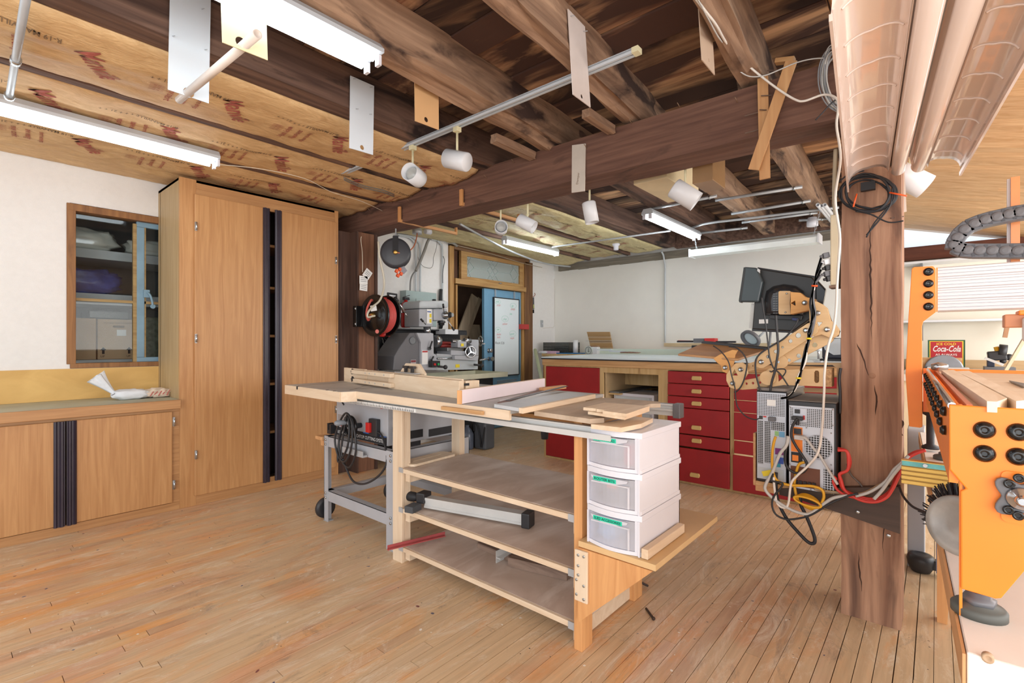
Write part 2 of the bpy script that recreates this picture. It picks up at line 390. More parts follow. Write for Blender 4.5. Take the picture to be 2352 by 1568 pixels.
# brown header under the high window of the wing
b = B().box(WX - .07, WX + .1, -2.1, .26, 2.04, 2.175); struct('trim_2', b, wood('reddish_header', (120,72,54), (88,50,38), 'Y', 16, .08, .8))
b = B().poly([(WX, .26, 2.175), (WX, -2.1, 2.175), (WX, -.0, 2.33), (WX, .26, 2.4)])
g1 = struct('window_2', B().prism([(0,0),(1.25,0),(0,.235)], [], (WX + .03, .26, 2.175), (0,-1,0), (0,0,1), .006), glass('hazy_skylight_glass', (.93,.96,1), .75, .1))
b.bm.free()
# walls of the near part of the room, left of the camera (out of frame but they close the place)
# ================================================================ WINDOW 1 AND THE STORE BEHIND IT
wr = thing('window_1', None, None, (1.16, WY, 1.02)); wr['kind'] = 'structure'
b = B().box(.582, .632, WY - .012, WY + .1, 1.05, 2.165).box(.582, 1.72, WY - .014, WY + .1, 2.15, 2.2).box(.60, 1.72, WY - .014, WY + .1, 1.02, 1.055)
obj('window_frame', b, WINW, wr, .003)
b = B().box(.995, 1.045, WY + .03, WY + .065, 1.0905, 2.1095).box(.995, 1.7, WY + .03, WY + .065, 2.11, 2.15).box(.995, 1.7, WY + .03, WY + .065, 1.055, 1.09)
obj('casement_sash', b, BLUEP, wr, .003)
b = B().box(.632, .995, WY + .035, WY + .055, 1.51, 1.53).box(1.045, 1.7, WY + .035, WY + .055, 1.51, 1.53).box(.972, .995, WY + .03, WY + .06, 1.055, 2.13).box(1.045, 1.055, WY + .035, WY + .06, 1.09, 2.11)
obj('muntin', b, wood('putty_wood', (176,150,100), (140,112,70), 'X', 20), wr)
b = B().box(.633, .993, WY + .045, WY + .048, 1.056, 2.149).box(1.046, 1.7, WY + .045, WY + .048, 1.091, 2.109)
obj('glass_pane', b, glass('window_glass', (.93,.96,.96), .88, .02, clear=True), wr)
b = B().box(1.035, 1.075, WY + .012, WY + .03, 1.56, 1.62)
b.tube([(1.06, WY + .01, 1.60), (1.075, WY - .005, 1.575), (1.085, WY - .008, 1.535), (1.09, WY - .008, 1.50)], .008).lathe((1.09, WY - .012, 1.49), (0,1,0), [(0,.017),(.01,.017)])
obj('latch_handle', b, BLUEP, wr)
# store room shell
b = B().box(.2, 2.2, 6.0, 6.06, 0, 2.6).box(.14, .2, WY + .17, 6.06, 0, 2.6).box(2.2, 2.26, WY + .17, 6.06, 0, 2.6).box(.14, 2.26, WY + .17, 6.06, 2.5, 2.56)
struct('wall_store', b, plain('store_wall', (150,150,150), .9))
sh = thing('storage_shelving', 'grey metal storage shelving behind the window on the left wall', 'shelving', (1.2, 5.2, 0))
for z0, z1 in ((1.865,1.935),(1.505,1.59),(1.03,1.07)):
    obj('shelf', B().box(.3, 2.1, 5.0, 5.5, z0, z1), plain('shelf_pale_grey_%d' % int(z0*100), (206,210,214), .5), sh)
for x in (.32, 2.08): obj('upright', B().box(x-.02, x+.02, 5.0, 5.04, 0, 2.3), GREYL, sh)
PLBAG = plain('clear_white_plastic_bag', (224,224,216), .25, var=.1, bmp=.3)
def lumpy(c, size, seed, freq=4, amp=.18, seg=28):
    b = B(); bmesh.ops.create_uvsphere(b.bm, u_segments=seg, v_segments=seg*2//3, radius=1)
    for v in b.bm.verts:
        p = v.co.copy(); k = 1 + amp * noise.noise(p * freq * .5 + Vector((seed, 0, 0))) + amp * .5 * noise.noise(p * freq + Vector((0, seed, 0)))
        q = Vector([math.copysign(abs(a) ** .7, a) for a in p]) * k
        v.co = Vector((c[0] + q.x * size[0], c[1] + q.y * size[1], c[2] + size[2] + q.z * size[2]))
        v.co.z = max(v.co.z, c[2] + .001)
    for f in b.bm.faces: f.smooth = True
    return b
solo('plastic_bag', lumpy((.74, 5.15, 1.937), (.20, .13, .085), 1, 6, .25), PLBAG, 'puffy white plastic bag on the top shelf behind the window, left one', 'bag')
solo('plastic_bag', lumpy((1.17, 5.15, 1.937), (.16, .13, .07), 5, 6, .25), PLBAG, 'puffy white plastic bag on the top shelf behind the window, right one', 'bag')
solo('plastic_bag', lumpy((.72, 5.15, 1.592), (.26, .12, .10), 9, 9, .2), plain('blue_grey_plastic_bag', (66,80,156), .2, var=.5, scale=9, bmp=.4), 'crinkled blue plastic bag on the middle shelf behind the window', 'bag')
cb = thing('cardboard_box', 'brown cardboard box printed PLASTIC BOTTLES behind the left window', 'box', (.95, 5.2, 1.07))
obj('carton', B().box(.805, 1.05, 5.01, 5.3, 1.072, 1.392), CARD, cb, .004)
ylab = 5.008
text('printing', '2/2.3 GAL. PLASTIC BOTTLES', .017, (.84, ylab, 1.357), (1,0,0), (0,0,1), INK, cb, sx=.95)
for x in (.82, .985):
    obj('arrow_print', B().prism([(.012,0),(.028,0),(.028,.03),(.04,.03),(.02,.055),(0,.03),(.012,.03)], [], (x, ylab - .0005, 1.115), (1,0,0), (0,0,1), .0005), INK, cb)
    text('printing', 'UP', .022, (x + .002, ylab, 1.088), (1,0,0), (0,0,1), INK, cb)
obj('hand_hole', B().prism(roundrect(.9, .975, 1.325, 1.343, .008), [], (0, ylab, 0), (1,0,0), (0,0,1), .0006), plain('hole_brown', (120,96,72), .9), cb)
obj('shipping_label', B().box(.925, .985, ylab - .001, ylab, 1.26, 1.31), PAPERW, cb)
solo('cardboard_box', B().box(.45, .795, 5.0, 5.3, 1.072, 1.395), CARD, 'plain brown cardboard box left of the printed bottle box behind the window', 'box', bev=.004)
solo('storage_tub', B().box(.76, 1.02, 5.06, 5.4, 1.398, 1.46), plain('smoky_tub', (96,98,100), .3), 'flat smoky plastic tub on top of the printed bottle box', 'tub', bev=.008)
solo('glass_block', B().box(1.09, 1.36, 5.02, 5.25, 1.072, 1.42), plain('greenish_glass_jar', (120,124,108), .15, var=.4, scale=25), 'murky glass jar behind the right pane of the left wall window', 'jar', bev=.02)
# ================================================================ DOORWAY WITH TRANSOM
DZ = 1.965
dr = thing('door_1', None, None, (5.24, WY, 0)); dr['kind'] = 'structure'
b = B().box(4.858, 5.642, WY + .0, WY + .045, .01, 1.955)
obj('door_leaf', b, BLUED, dr, .003)
b = B().box(5.02, 5.10, WY - .006, WY, .75, 1.86)
obj('door_panel_moulding', B().box(5.045, 5.06, WY - .008, WY, .35, 1.88).box(5.585, 5.6, WY - .008, WY, .35, 1.88), BLUED, dr)
b.bm.free()
b = B()
for i in range(16): b.obox((5.32, WY - .006, .40 + i * .018), (.42, .004, .014), Matrix.Rotation(R(35), 3, 'X'))
obj('vent_louvre', b, plain('louvre_grey_blue', (160,178,188), .5), dr)
for z, r in ((1.098, .03), (.985, .028)):
    obj('lock' if z > 1.05 else 'door_knob', B().lathe((4.945, WY, z), (0,-1,0), [(0,r),(.008,r),(.01,r*.5),(.03,r*.5),(.034,r*.95),(.055,r*.95),(.06,r*.6)]), CHROME, dr)
obj('door_knob', B().lathe((4.93, WY - .02, .985), (0,-1,0), [(0,.012),(.05,.012),(.05,.03),(.075,.03)]), CHROME, dr)
b = B().box(4.205, 4.275, WY - .03, WY + .13, 0, 2.44)
b.box(4.315, 4.345, WY - .02, WY + .14, 0, 1.955)
struct('trim_3', b, DOORFW, bev=.002)
b = B().box(5.645, 5.70, WY - .02, WY + .14, 0, 2.42); struct('trim_4', b, DOORFW, bev=.002)
b = B().box(5.70, 5.885, WY - .035, WY + .13, 0, 2.42); struct('trim_5', b, DOORDK, bev=.003)
b = B().box(4.275, 5.70, WY - .06, WY + .13, 1.962, 2.03); struct('trim_6', b, DOORFX, bev=.003)
b = B().box(4.275, 5.80, WY - .035, WY + .13, 2.40, 2.475); struct('trim_7', b, wood('brown_header_wood', (140,102,66), (100,70,46), 'X', 16), bev=.003)
b = B().box(4.275, 4.40, WY + .04, WY + .12, 2.03, 2.40); struct('trim_8', b, plain('dark_brown_panel', (84,54,36), .8), bev=.003)
tw = thing('window_3', None, None, (5.0, WY, 2.03)); tw['kind'] = 'structure'
fr = B().prism([(4.405,2.032),(5.66,2.032),(5.66,2.405),(4.405,2.405)], [[(4.51,2.075),(5.59,2.075),(5.59,2.345),(4.51,2.345)]], (0, WY + .02, 0), (1,0,0), (0,0,1), .045)
obj('transom_frame', fr, DOORFX, tw)
obj('glass_pane', B().box(4.51, 5.59, WY + .0, WY + .004, 2.075, 2.345), glass('transom_glass', (.78,.84,.82), .62, .12), tw)
b = B(); z0, z1, zm = 2.077, 2.343, 2.21
def cames(x, L):
    return [(x, z0, x + L*.17, zm), (x, z1, x + L*.17, zm), (x, zm, x + L*.10, z0), (x, zm, x+L*.10, z1)]
L = 1.08
segs = [(4.51,z0,4.66,zm),(4.51,z1,4.66,zm),(4.51,zm+.05,4.60,z0),(4.51,zm-.05,4.60,z1),(4.66,zm,4.92,zm),
        (4.92,zm,5.04,z0),(4.92,zm,5.04,z1),(4.98,z0,5.14,zm),(4.98,z1,5.14,zm),(4.92,z1,5.14,z0),(4.92,z0,5.14,z1),
        (5.14,zm,5.40,zm),(5.40,zm,5.50,z0),(5.40,zm,5.50,z1),(5.43,z0,5.59,zm),(5.43,z1,5.59,zm)]
for a in segs: b.bar((a[0], WY - .004, a[1]), (a[2], WY - .004, a[3]), .004, .008, (0,1,0))
obj('lead_came', b, plain('lead_came_grey', (176,186,186), .5), tw)
obj('latch', B().box(5.12, 5.16, WY - .05, WY - .024, 2.035, 2.05).cyl((5.14, WY - .06, 2.042), (5.14, WY - .024, 2.042), .008), CHROME, tw)
# dark room beyond the open doorway
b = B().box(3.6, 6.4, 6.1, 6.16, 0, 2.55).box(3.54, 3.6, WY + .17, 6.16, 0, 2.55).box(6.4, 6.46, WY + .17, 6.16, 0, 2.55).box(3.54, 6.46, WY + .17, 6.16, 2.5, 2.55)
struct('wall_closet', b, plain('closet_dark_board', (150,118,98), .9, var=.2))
for i, (P_, Q_, w, lab) in enumerate((((4.30,5.28,.0),(5.19,5.2,1.90),.15,'tall weathered plank leaning in the open doorway'), ((4.48,5.34,.0),(5.33,5.24,1.88),.08,'narrow weathered plank leaning right of the tall one in the doorway'), ((5.25,5.0,.0),(5.26,5.3,1.48),.24,'short whitewashed board leaning beside the blue door'))):
    solo('leaning_plank', B().bar(P_, Q_, w, .02, (0,1,0)), wood('grey_plank_%d' % i, (226,208,180), (190,168,140), 'Z', 16), lab, 'plank')
# ================================================================ CEILING: deck boards, joists, beam
b = B(); rs = random.Random(5); x = -1.8
while x < 6.6:
    w = rs.uniform(.19, .29); y = .3
    while y < 4.85:
        L = rs.uniform(1.6, 3.2); y2 = min(y + L, 4.9)
        zz = 2.70 + rs.uniform(-.004, .008); b.box(x + .003, x + w - .003, y + .002, y2 - .002, zz, zz + .03); y = y2
    x += w
struct('ceiling', b, DECKW)
b = B().box(-1.9, 6.7, -2.5, 4.9, 2.745, 2.78); b2 = B().box(-1.9, 2.7, .3, 4.9, 2.745, 2.78).box(2.7, 6.7, .3, 4.9, 2.745, 2.78); b.bm.free()
struct('ceiling_underlay', b2, plain('attic_dark', (30,24,22), .95))
# sloping pine ceiling of the wing
b = B(); x = -1.8; rs = random.Random(8)
sl = .27; ang = math.atan(sl)
def zw(y): return 2.41 + sl * (y - .30)
while x < 6.62:
    w = rs.uniform(.085, .095); y = .30
    ya, yb = .28, -1.35
    for (p, q) in ((ya, rs.uniform(-.9, -.3)), (None, yb)):
        if p is None: p = last
        b.quadbox([(x+.001,q,zw(q)),(x+w-.001,q,zw(q)),(x+w-.001,p,zw(p)),(x+.001,p,zw(p)),(x+.001,q,zw(q)+.02),(x+w-.001,q,zw(q)+.02),(x+w-.001,p,zw(p)+.02),(x+.001,p,zw(p)+.02)]); last = q
    x += w
struct('ceiling_wing', b, PINE)
b = B().quadbox([(-1.9,-1.4,zw(-1.4)+.022),(6.66,-1.4,zw(-1.4)+.022),(6.66,.3,zw(.3)+.022),(-1.9,.3,zw(.3)+.022),(-1.9,-1.4,zw(-1.4)+.05),(6.66,-1.4,zw(-1.4)+.05),(6.66,.3,zw(.3)+.05),(-1.9,.3,zw(.3)+.05)])
struct('ceiling_wing_top', b, plain('wing_sheathing', (160,120,80), .9))
b = B().box(2.86, 6.5, .262, .298, 2.43, 2.74).box(-1.8, 2.58, .262, .298, 2.43, 2.74); struct('wall_step', b, DECKR)
def timber(p0, p1, w, h, amp=.006, n=36, seed=0, wane=0):
    """rough sawn or hewn timber; p0,p1 = centre of the underside at both ends"""
    b = B(); p0 = Vector(p0); p1 = Vector(p1); d = (p1 - p0); L = d.length; d.normalize(); s = Vector((-d.y, d.x, 0)).normalized()
    prof = [(-.5,0),(-.25,0),(0,0),(.25,0),(.5,0),(.5,.25),(.5,.5),(.5,.75),(.5,1),(0,1),(-.5,1),(-.5,.75),(-.5,.5),(-.5,.25)]
    rings = []
    for i in range(n + 1):
        c = p0 + d * (L * i / n); ring = []
        for j, (u, v) in enumerate(prof):
            q = Vector((i * L / n * 2.2 + seed * 9, u * 2, v * 2)); k = amp * noise.noise(q) * 2; uu, vv = u * w, v * h
            if wane and u < 0 and v == 0: vv += max(0, noise.noise(q * .6 + Vector((3,3,3)))) * wane
            if wane and v == 0 and u == .5: vv += max(0, noise.noise(q * .7 + Vector((8,1,3)))) * wane
            ring.append(b.bm.verts.new(c + s * (uu + k * (1 if abs(u) == .5 else .0)) + Vector((0, 0, vv + (k if v == 0 else 0)))))
        rings.append(ring)
    m = len(prof)
    for i in range(n):
        for j in range(m): b.bm.faces.new((rings[i][j], rings[i][(j+1)%m], rings[i+1][(j+1)%m], rings[i+1][j]))
    b.bm.faces.new(rings[0][::-1]); b.bm.faces.new(rings[-1]); return b
# beam along Y
solo('ceiling_beam', timber((2.715, .10, 2.2), (2.715, 4.66, 2.262), .23, .255, .004, 60, 1), BEAMW, 'massive dark reddish brown ceiling beam carried by the two posts', 'beam')
JG = 'timber joists over the near half of the room'
solo('ceiling_joist', timber((-1.7, 2.48, 2.475), (2.95, 2.48, 2.475), .13, .225, .004, 40, 2), JOISTD, 'dark smooth ceiling joist bordering the papered bays, nearest the two tube lamps', 'joist')
solo('ceiling_joist', timber((-1.7, 1.74, 2.50), (3.3, 1.945, 2.475), .15, .22, .014, 50, 3, .05), JOISTL, 'pale weathered waney ceiling joist right of the near tube lamp', 'joist')
solo('ceiling_joist', timber((-1.7, 1.02, 2.50), (3.3, 1.39, 2.49), .105, .21, .014, 50, 4, .05), JOISTL, 'pale split ceiling joist crossed by the end of the lamp track', 'joist')
solo('ceiling_joist', timber((-.6, .50, 2.50), (3.1, .72, 2.49), .11, .21, .01, 50, 5, .03), JOISTL, 'weathered ceiling joist with white cables, nearest the right post', 'joist')
for i, (y, lab) in enumerate(((3.165, 'dark joist between the first and second papered bays'), (3.765, 'dark joist between the second and third papered bays'))):
    solo('ceiling_joist', timber((-1.7, y, 2.46), (3.0, y, 2.46), .055, .24, .003, 30, 7 + i), JOISTD, lab + ' near the wall window', 'joist')
FJ = ((2.70, 2.69, .15, 'dark far joist at the edge of the cream papered bays', JOISTD), (1.92, 2.04, .13, 'far joist behind the hanging tube lamp box, second from the papered bays', JOISTD), (1.37, 1.48, .12, 'far weathered joist crossed by four grey conduits', JOISTL), (.77, .90, .11, 'far weathered joist nearest the right post', JOISTL))
for i, (ya, yb, w, lab, mm) in enumerate(FJ):
    solo('ceiling_joist', timber((2.86, ya, 2.475), (6.34, yb, 2.475), w, .22, .006, 36, 11 + i, .02), mm, lab, 'joist')
for i, y in enumerate((3.27, 3.92)):
    solo('ceiling_joist', timber((2.86, y, 2.44), (6.34, y + .02, 2.44), .05, .26, .003, 30, 20 + i), JOISTD, ('narrow joist between the cream papered bays, next to the ceiling fluorescent' if i else 'narrow joist between the cream papered bays, further from the door'), 'joist')
solo('ceiling_header', timber((6.38, .3, 2.46), (6.38, 2.62, 2.46), .09, .24, .004, 20, 30), JOISTD, 'dark header board closing the far ends of the joists on the back wall', 'board')
# posts
post = thing('timber_post', 'huge rough brown timber post standing right of the computers', 'post', (2.73, .215, 0))
b = B(); n = 60; prof = []
pw, pd = .105, .115
for i in range(n + 1):
    z = 2.2 * i / n; ring = []
    for a in range(32):
        t_ = a / 32 * 8; side = int(t_ // 2); fr_ = t_ % 2 - 1
        u, v = ((fr_, -1), (1, fr_), (-fr_, 1), (-1, -fr_))[side]
        q = Vector((u * 1.2, v * 1.2, z * 3)); k = 1 + .035 * noise.noise(q) + .012 * noise.noise(q * 4)
        kk = 1.0
        ring.append(b.bm.verts.new((2.73 + v * pd * k * kk, .215 + u * pw * k, z)))
    prof.append(ring)
for i in range(n):
    for a in range(32): b.bm.faces.new((prof[i][a], prof[i][(a+1)%32], prof[i+1][(a+1)%32], prof[i+1][a]))
b.bm.faces.new(prof[0][::-1]); b.bm.faces.new(prof[-1]); obj('shaft', b, POSTW, post)
b = B().quadbox([(2.55,.33,.62),(2.61,.33,.62),(2.61,.10,.36),(2.55,.10,.36),(2.55,.33,.62),(2.61,.33,.62),(2.61,.10,.62),(2.55,.10,.62)]); b.bm.free()
# crossing timber bolted low on the post
brace = B().prism([(p_.y, p_.z) for p_ in [at(a_, c_, x=2.575) for a_, c_ in ((1790,1122),(2067,1118),(2067,1226),(1935,1180),(1832,1146),(1790,1136))]], [], (2.575, 0, 0), (0,1,0), (0,0,1), .055)
obj('brace_board', brace, wood('dark_brace', (86,68,58), (58,44,38), 'Y', 16), post)
for y_, z_ in ((.255,.475),(.15,.40)): obj('bolt_head', B().sphere((2.572, y_, z_), .008, (.5,1,1)), ZINC, post)
rs = random.Random(21)
CRK = plain('deep_crack', (66,44,34), .95)
def crack(pts, r):
    P = []
    for i in range(len(pts) - 1):
        p, q = Vector(pts[i]), Vector(pts[i+1]); n = max(2, int((q - p).length/.02))
        for k in range(n): P.append(p.lerp(q, k/n) + Vector((0, rs.uniform(-.0025,.0025), 0)))
    return obj('crack', B().tube(P + [Vector(pts[-1])], lambda t: r*(.3 + .7*math.sin(math.pi*min(1, t + .05))), 4, smooth=False), CRK, post)
crack([(2.618,.265,1.20),(2.617,.250,1.17),(2.617,.236,1.12),(2.617,.222,1.07),(2.617,.214,1.04)], .0055)
crack([(2.617,.224,1.96),(2.617,.215,1.6),(2.617,.212,1.35),(2.617,.205,1.10),(2.617,.198,.92)], .0035)
crack([(2.617,.235,1.05),(2.617,.24,.98),(2.617,.225,.94),(2.617,.215,.98)], .004); crack([(2.617,.20,1.02),(2.617,.192,.95),(2.617,.20,.87)], .006)
crack([(2.617,.16,.62),(2.617,.17,.35),(2.617,.165,.15)], .003); crack([(2.617,.26,.30),(2.617,.245,.12)], .003)
obj('knot', B().lathe((2.618,.208,1.06), (-1,0,0), [(0,.016),(.004,.012),(.006,.004)], 14), plain('knot_brown', (150,112,88), .9), post)
obj('dark_patch', B().prism([(.155+.05*max(-1,min(1,1.5*math.cos(t)))*(1+.1*math.sin(5*t)), .85+.035*max(-1,min(1,1.5*math.sin(t)))*(1+.12*math.sin(7*t))) for t in [i*math.pi/14 for i in range(28)]], [], (2.6145,0,0), (0,1,0), (0,0,1), .004), plain('soot_patch', (84,64,54), .9, var=.3, scale=30), post)
p2 = thing('timber_post', 'dark brown boxed timber post beside the tall cabinet', 'post', (2.58, 4.2, 0))
obj('shaft', B().box(2.515, 2.70, 4.06, 4.28, 0, 2.235), POSTB, p2, .004)
obj('casing_board', B().box(2.38, 2.51, 4.17, 4.25, 0, 2.24), POSTD, p2, .003)
obj('casing_board', B().box(2.505, 2.52, 4.045, 4.24, 0, 2.235), POSTD, p2)
obj('casing_board', B().box(2.70, 2.725, 4.045, 4.28, 0, 2.235), POSTD, p2)
# ================================================================ papered insulation bays
def paper_mat(name, c1, c2):
    m, t, bs = nt(name); v = mapping(t, (1,3,1)); f = nz(t, v, 5, 7, 2.2, .65)
    col = ramp(t, f, [(.3, srgb(*c2)), (.65, srgb(*c1))])
    f3 = nz(t, mapping(t, (.8,1.6,1)), 3.3, 8, .8, .78)
    col = mixc(t, ramp(t, f3, [(.64, (0,0,0)), (.70, (.85,.85,.85))]), col, srgb(96,72,50))
    t.links.new(col, bs.inputs['Base Color']); bs.inputs['Roughness'].default_value = .62
    bs.inputs['Transmission Weight'].default_value = 0
    bump(t, nz(t, v, 12, 6, 2), bs, .5, .01); return m
PAPER = paper_mat('kraft_paper', (228,192,142), (200,160,112)); PAPERF = paper_mat('cream_kraft_paper', (226,212,164), (196,178,128))
def zbay(x, y, y0, y1, sag, seed):
    t = (y - y0) / (y1 - y0); s = max(0.0, 4 * t * (1 - t)) ** .6
    k = .55 + .55 * noise.noise((x * .9 + seed, y * .6, seed)) * 1.4
    z = 2.474 - sag * s * k - .016 * s * noise.noise((x * 5, y * 9, seed)) - .006 * noise.noise((x * 14 + seed, y * 22, 1)) 
    return min(z, 2.475)
def bay(x0, x1, y0, y1, sag, seed, mat, label, group=None):
    b = B(); nx = int((x1 - x0) / .03); ny = int((y1 - y0) / .03)
    V = [[b.bm.verts.new((x0 + (x1-x0)*i/nx, y0 + (y1-y0)*j/ny, zbay(x0 + (x1-x0)*i/nx, y0 + (y1-y0)*j/ny, y0, y1, sag, seed))) for j in range(ny+1)] for i in range(nx+1)]
    for i in range(nx):
        for j in range(ny):
            f = b.bm.faces.new((V[i][j], V[i+1][j], V[i+1][j+1], V[i][j+1])); f.smooth = True
    ring = [V[i][0] for i in range(nx+1)] + [V[nx][j] for j in range(1, ny+1)] + [V[i][ny] for i in range(nx-1, -1, -1)] + [V[0][j] for j in range(ny-1, 0, -1)]
    top = [b.bm.verts.new((v.co.x, v.co.y, 2.50)) for v in ring]
    for i in range(len(ring)): j = (i + 1) % len(ring); b.bm.faces.new((ring[i], ring[j], top[j], top[i]))
    b.bm.faces.new(top)
    o = solo('insulation_batt', b, mat, label, 'insulation', group)
    return o, (lambda x, y: zbay(x, y, y0, y1, sag, seed))
BY = []
BY.append(bay(-1.6, 2.58, 2.55, 3.15, .055, 1, PAPER, 'kraft paper faced insulation bay beside the dark joist and hanging plates'))
BY.append(bay(-1.6, 2.58, 3.19, 3.76, .055, 2, PAPER, 'stained kraft paper insulation bay above the near left tube lamp'))
BY.append(bay(-1.6, 2.58, 3.80, 4.69, .05, 3, PAPER, 'kraft paper insulation bay along the white wall above the cabinets'))
BY.append(bay(2.86, 6.32, 2.78, 3.24, .05, 4, PAPERF, 'cream paper insulation bay beside the dark far joist'))
BY.append(bay(2.86, 6.32, 3.30, 3.89, .06, 5, PAPERF, 'cream paper insulation bay over the far ceiling fluorescent'))
BY.append(bay(2.86, 6.32, 3.95, 4.66, .06, 6, PAPERF, 'cream paper insulation bay along the doorway wall'))
for o, _ in BY:   # nothing of the batt above the joist undersides
    pass
def prints(i, words):
    o, zf = BY[i]
    for (s, size, x, y, ang_, m) in words:
        U = Vector((math.cos(R(ang_)), math.sin(R(ang_)), 0)); V = Vector((U.y, -U.x, 0))
        text('printing', s, size, (x, y, 2.44), U, V, m, o, zf=lambda a, c: zf(a, c) - .0035, sx=.62 if size > .06 else .8, bold=.012)
AM, AS_ = 61, 85
def bayprints(i, y0, y1, x0, x1, seed, step=.62, ink=REDINK):
    rs = random.Random(seed); x = x0; W_ = []
    while x < x1:
        W_.append(('Manville', .13, x, y0 + .17, AM, ink))
        W_.append(('save energy', .045, x + .42, y0 + .22, AS_, ink)); W_.append(('enjoy comfort', .045, x + .36, y0 + .22, AS_, ink))
        W_.append(('R-19 MANVILLE + + + 21 + +', .036, x + .62, y0 + .12 + rs.uniform(0,.03), 178, GRYINK))
        W_.append(('ahorre energia', .036, x + .48, y0 + .22, AS_, ink))
        for q_ in range(3): W_.append(('| | | | | | |', .03, x + .29 + .016*q_, y0 + .24, AS_, ink))
        x += step * rs.uniform(.85, 1.1)
    prints(i, W_)
bayprints(0, 2.55, 3.15, -.3, 2.3, 1); bayprints(1, 3.19, 3.76, -.4, 2.3, 2); bayprints(2, 3.80, 4.5, -.1, 2.3, 3)
FAR = plain('faded_far_print', (196,150,122), .85)
bayprints(3, 2.78, 3.24, 3.2, 6.0, 4, ink=FAR); bayprints(4, 3.30, 3.89, 3.2, 6.0, 5, ink=FAR)

for k in range(12):
    y_ = .75 + k*.29 + .06*math.sin(k*3.1); z_ = 2.47 - .004*k if k % 3 else 2.40
    solo('beam_nail', B().cyl((2.594, y_, z_), (2.566, y_ + .004, z_ + .018), .0022, seg=6), plain('nail_rust', (150,120,96), .6, .4) if k == 0 else bpy.data.materials['nail_rust'], 'small rusty nail sticking out of the front face of the big ceiling beam', 'nail', 'nails in the front of the big beam')
p_ = at(1455,425,x=2.96); q_ = at(1532,420,x=2.96); e_ = at(1487,475,z=p_.z)
solo('cream_box', B().box(2.96, e_.x, q_.y, p_.y, p_.z, 2.46), plain('cream_board', (222,204,166), .7), 'long cream painted wooden box under the far joists behind the beam', 'box', bev=.004)
p_ = at(1593,402,x=2.9); q_ = at(1640,402,x=2.9)
solo('brown_box', B().box(2.88, 3.1, q_.y, p_.y, at(1615,420,x=2.9).z, 2.45), plain('brown_glossy_board', (150,116,80), .35), 'small brown box under the far deck beside the large spotlight', 'box', bev=.003)
solo('timber_cleat', timber((2.2, 2.045, 2.425), (2.585, 2.045, 2.425), .05, .05, .004, 12, 40), JOISTL, 'short timber cleat under the pale joist where it meets the beam', 'cleat')
solo('timber_cleat', timber((2.3, 1.45, 2.435), (2.585, 1.45, 2.435), .05, .045, .004, 12, 41), JOISTL, 'short timber cleat under the split joist where it meets the beam', 'cleat')
# ================================================================ CABINETS
FY = 4.15
def hinge(x, z, parent): obj('hinge', B().box(x - .008, x + .006, FY - .032, FY - .018, z - .032, z + .032).cyl((x, FY - .036, z - .03), (x, FY - .036, z + .03), .006, seg=10), ZINC, parent)
def pull(x0, x1, z0, z1, parent, rev=False):
    w = x1 - x0; pr = [(0,0),(w,0),(w,-.012),(w*.8,-.02),(w*.68,-.012),(w*.5,-.012),(w*.38,-.022),(w*.2,-.022),(w*.1,-.012),(0,-.012)]
    if rev: pr = [(w - p, q) for p, q in pr]
    obj('edge_pull', B().prism([(x0 + p, FY - .02 + q) for p, q in pr], [], (0, 0, z0), (1,0,0), (0,1,0), z1 - z0), PLUM, parent)
tc = thing('tall_cabinet', 'tall oak laminate cabinet reaching the papered ceiling', 'cabinet', (1.75, FY, 0))
H = 2.408; x0, x1 = 1.128, 2.376
obj('side_panel', B().box(x0, x0 + .018, FY + .0, WY - .002, 0, H), OAKPALE, tc)
obj('side_panel', B().box(x1 - .018, x1, FY + .0, WY - .05, 0, H), OAK, tc)
b = B().box(x0 - .002, 1.232, FY - .001, FY + .02, 0, H).box(2.34, x1, FY - .001, FY + .02, 0, H); obj('face_frame', b, OAK, tc, .0015)
b = B().box(1.232, 2.34, FY, FY + .02, 2.285, H).box(1.232, 2.34, FY, FY + .02, .0, .10); b.bm.free(); obj('face_rail', B().box(1.232, 2.34, FY, FY + .02, 2.285, H), OAKX, tc, .0015); obj('face_rail', B().box(1.232, 2.34, FY, FY + .02, .0, .10), OAKX, tc, .0015)
obj('cabinet_top', B().box(x0, x1, FY, WY - .01, H - .02, H - .001), OAKX, tc)
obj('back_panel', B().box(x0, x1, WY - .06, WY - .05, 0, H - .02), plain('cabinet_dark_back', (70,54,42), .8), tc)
for z in (.45, .85, 1.25, 1.65, 2.0): obj('shelf', B().box(x0 + .02, x1 - .02, FY + .05, WY - .07, z, z + .02), OAKX, tc)
for (a, c, e, hx) in ((1.217, 1.725, 1, 1.224), (1.835, 2.346, 0, 2.338)):
    d = obj('door', B().box(a, c, FY - .021, FY - .002, .075, 2.30), OAK, tc, .004)
    if e: pull(1.70, 1.752, .07, 2.298, d)
    else: pull(1.795, 1.848, .07, 2.298, d, True)
    for z in ((2.06, 1.235, .38) if e else (1.95, 1.235, .60)): hinge(hx, z, d)
for i, (z, c_, s_) in enumerate(((1.67, (170,130,60), .06), (1.27, (70,90,130), .08), (1.68, (60,60,60), .05), (.87, (120,60,40), .07), (1.41, (150,150,150), .03))):
    solo('supply_can', B().lathe((1.765 + .006 * (i % 2), FY + .16 + (.12 if i == 2 else 0), (z if i != 4 else 1.272 + .08)), (0,0,1), [(0,s_*.6),(s_*1.4,s_*.6),(s_*1.45,s_*.3)] if i != 4 else [(0,.02),(.05,.02)]), plain('can_%d' % i, c_, .4),
         ('small yellowish can seen in the gap of the tall cabinet', 'blue can on the third shelf in the gap of the tall cabinet', 'black can behind the yellowish one in the tall cabinet', 'rusty can on a low shelf in the gap of the tall cabinet', 'small grey jar on top of the blue can in the tall cabinet')[i], 'can')
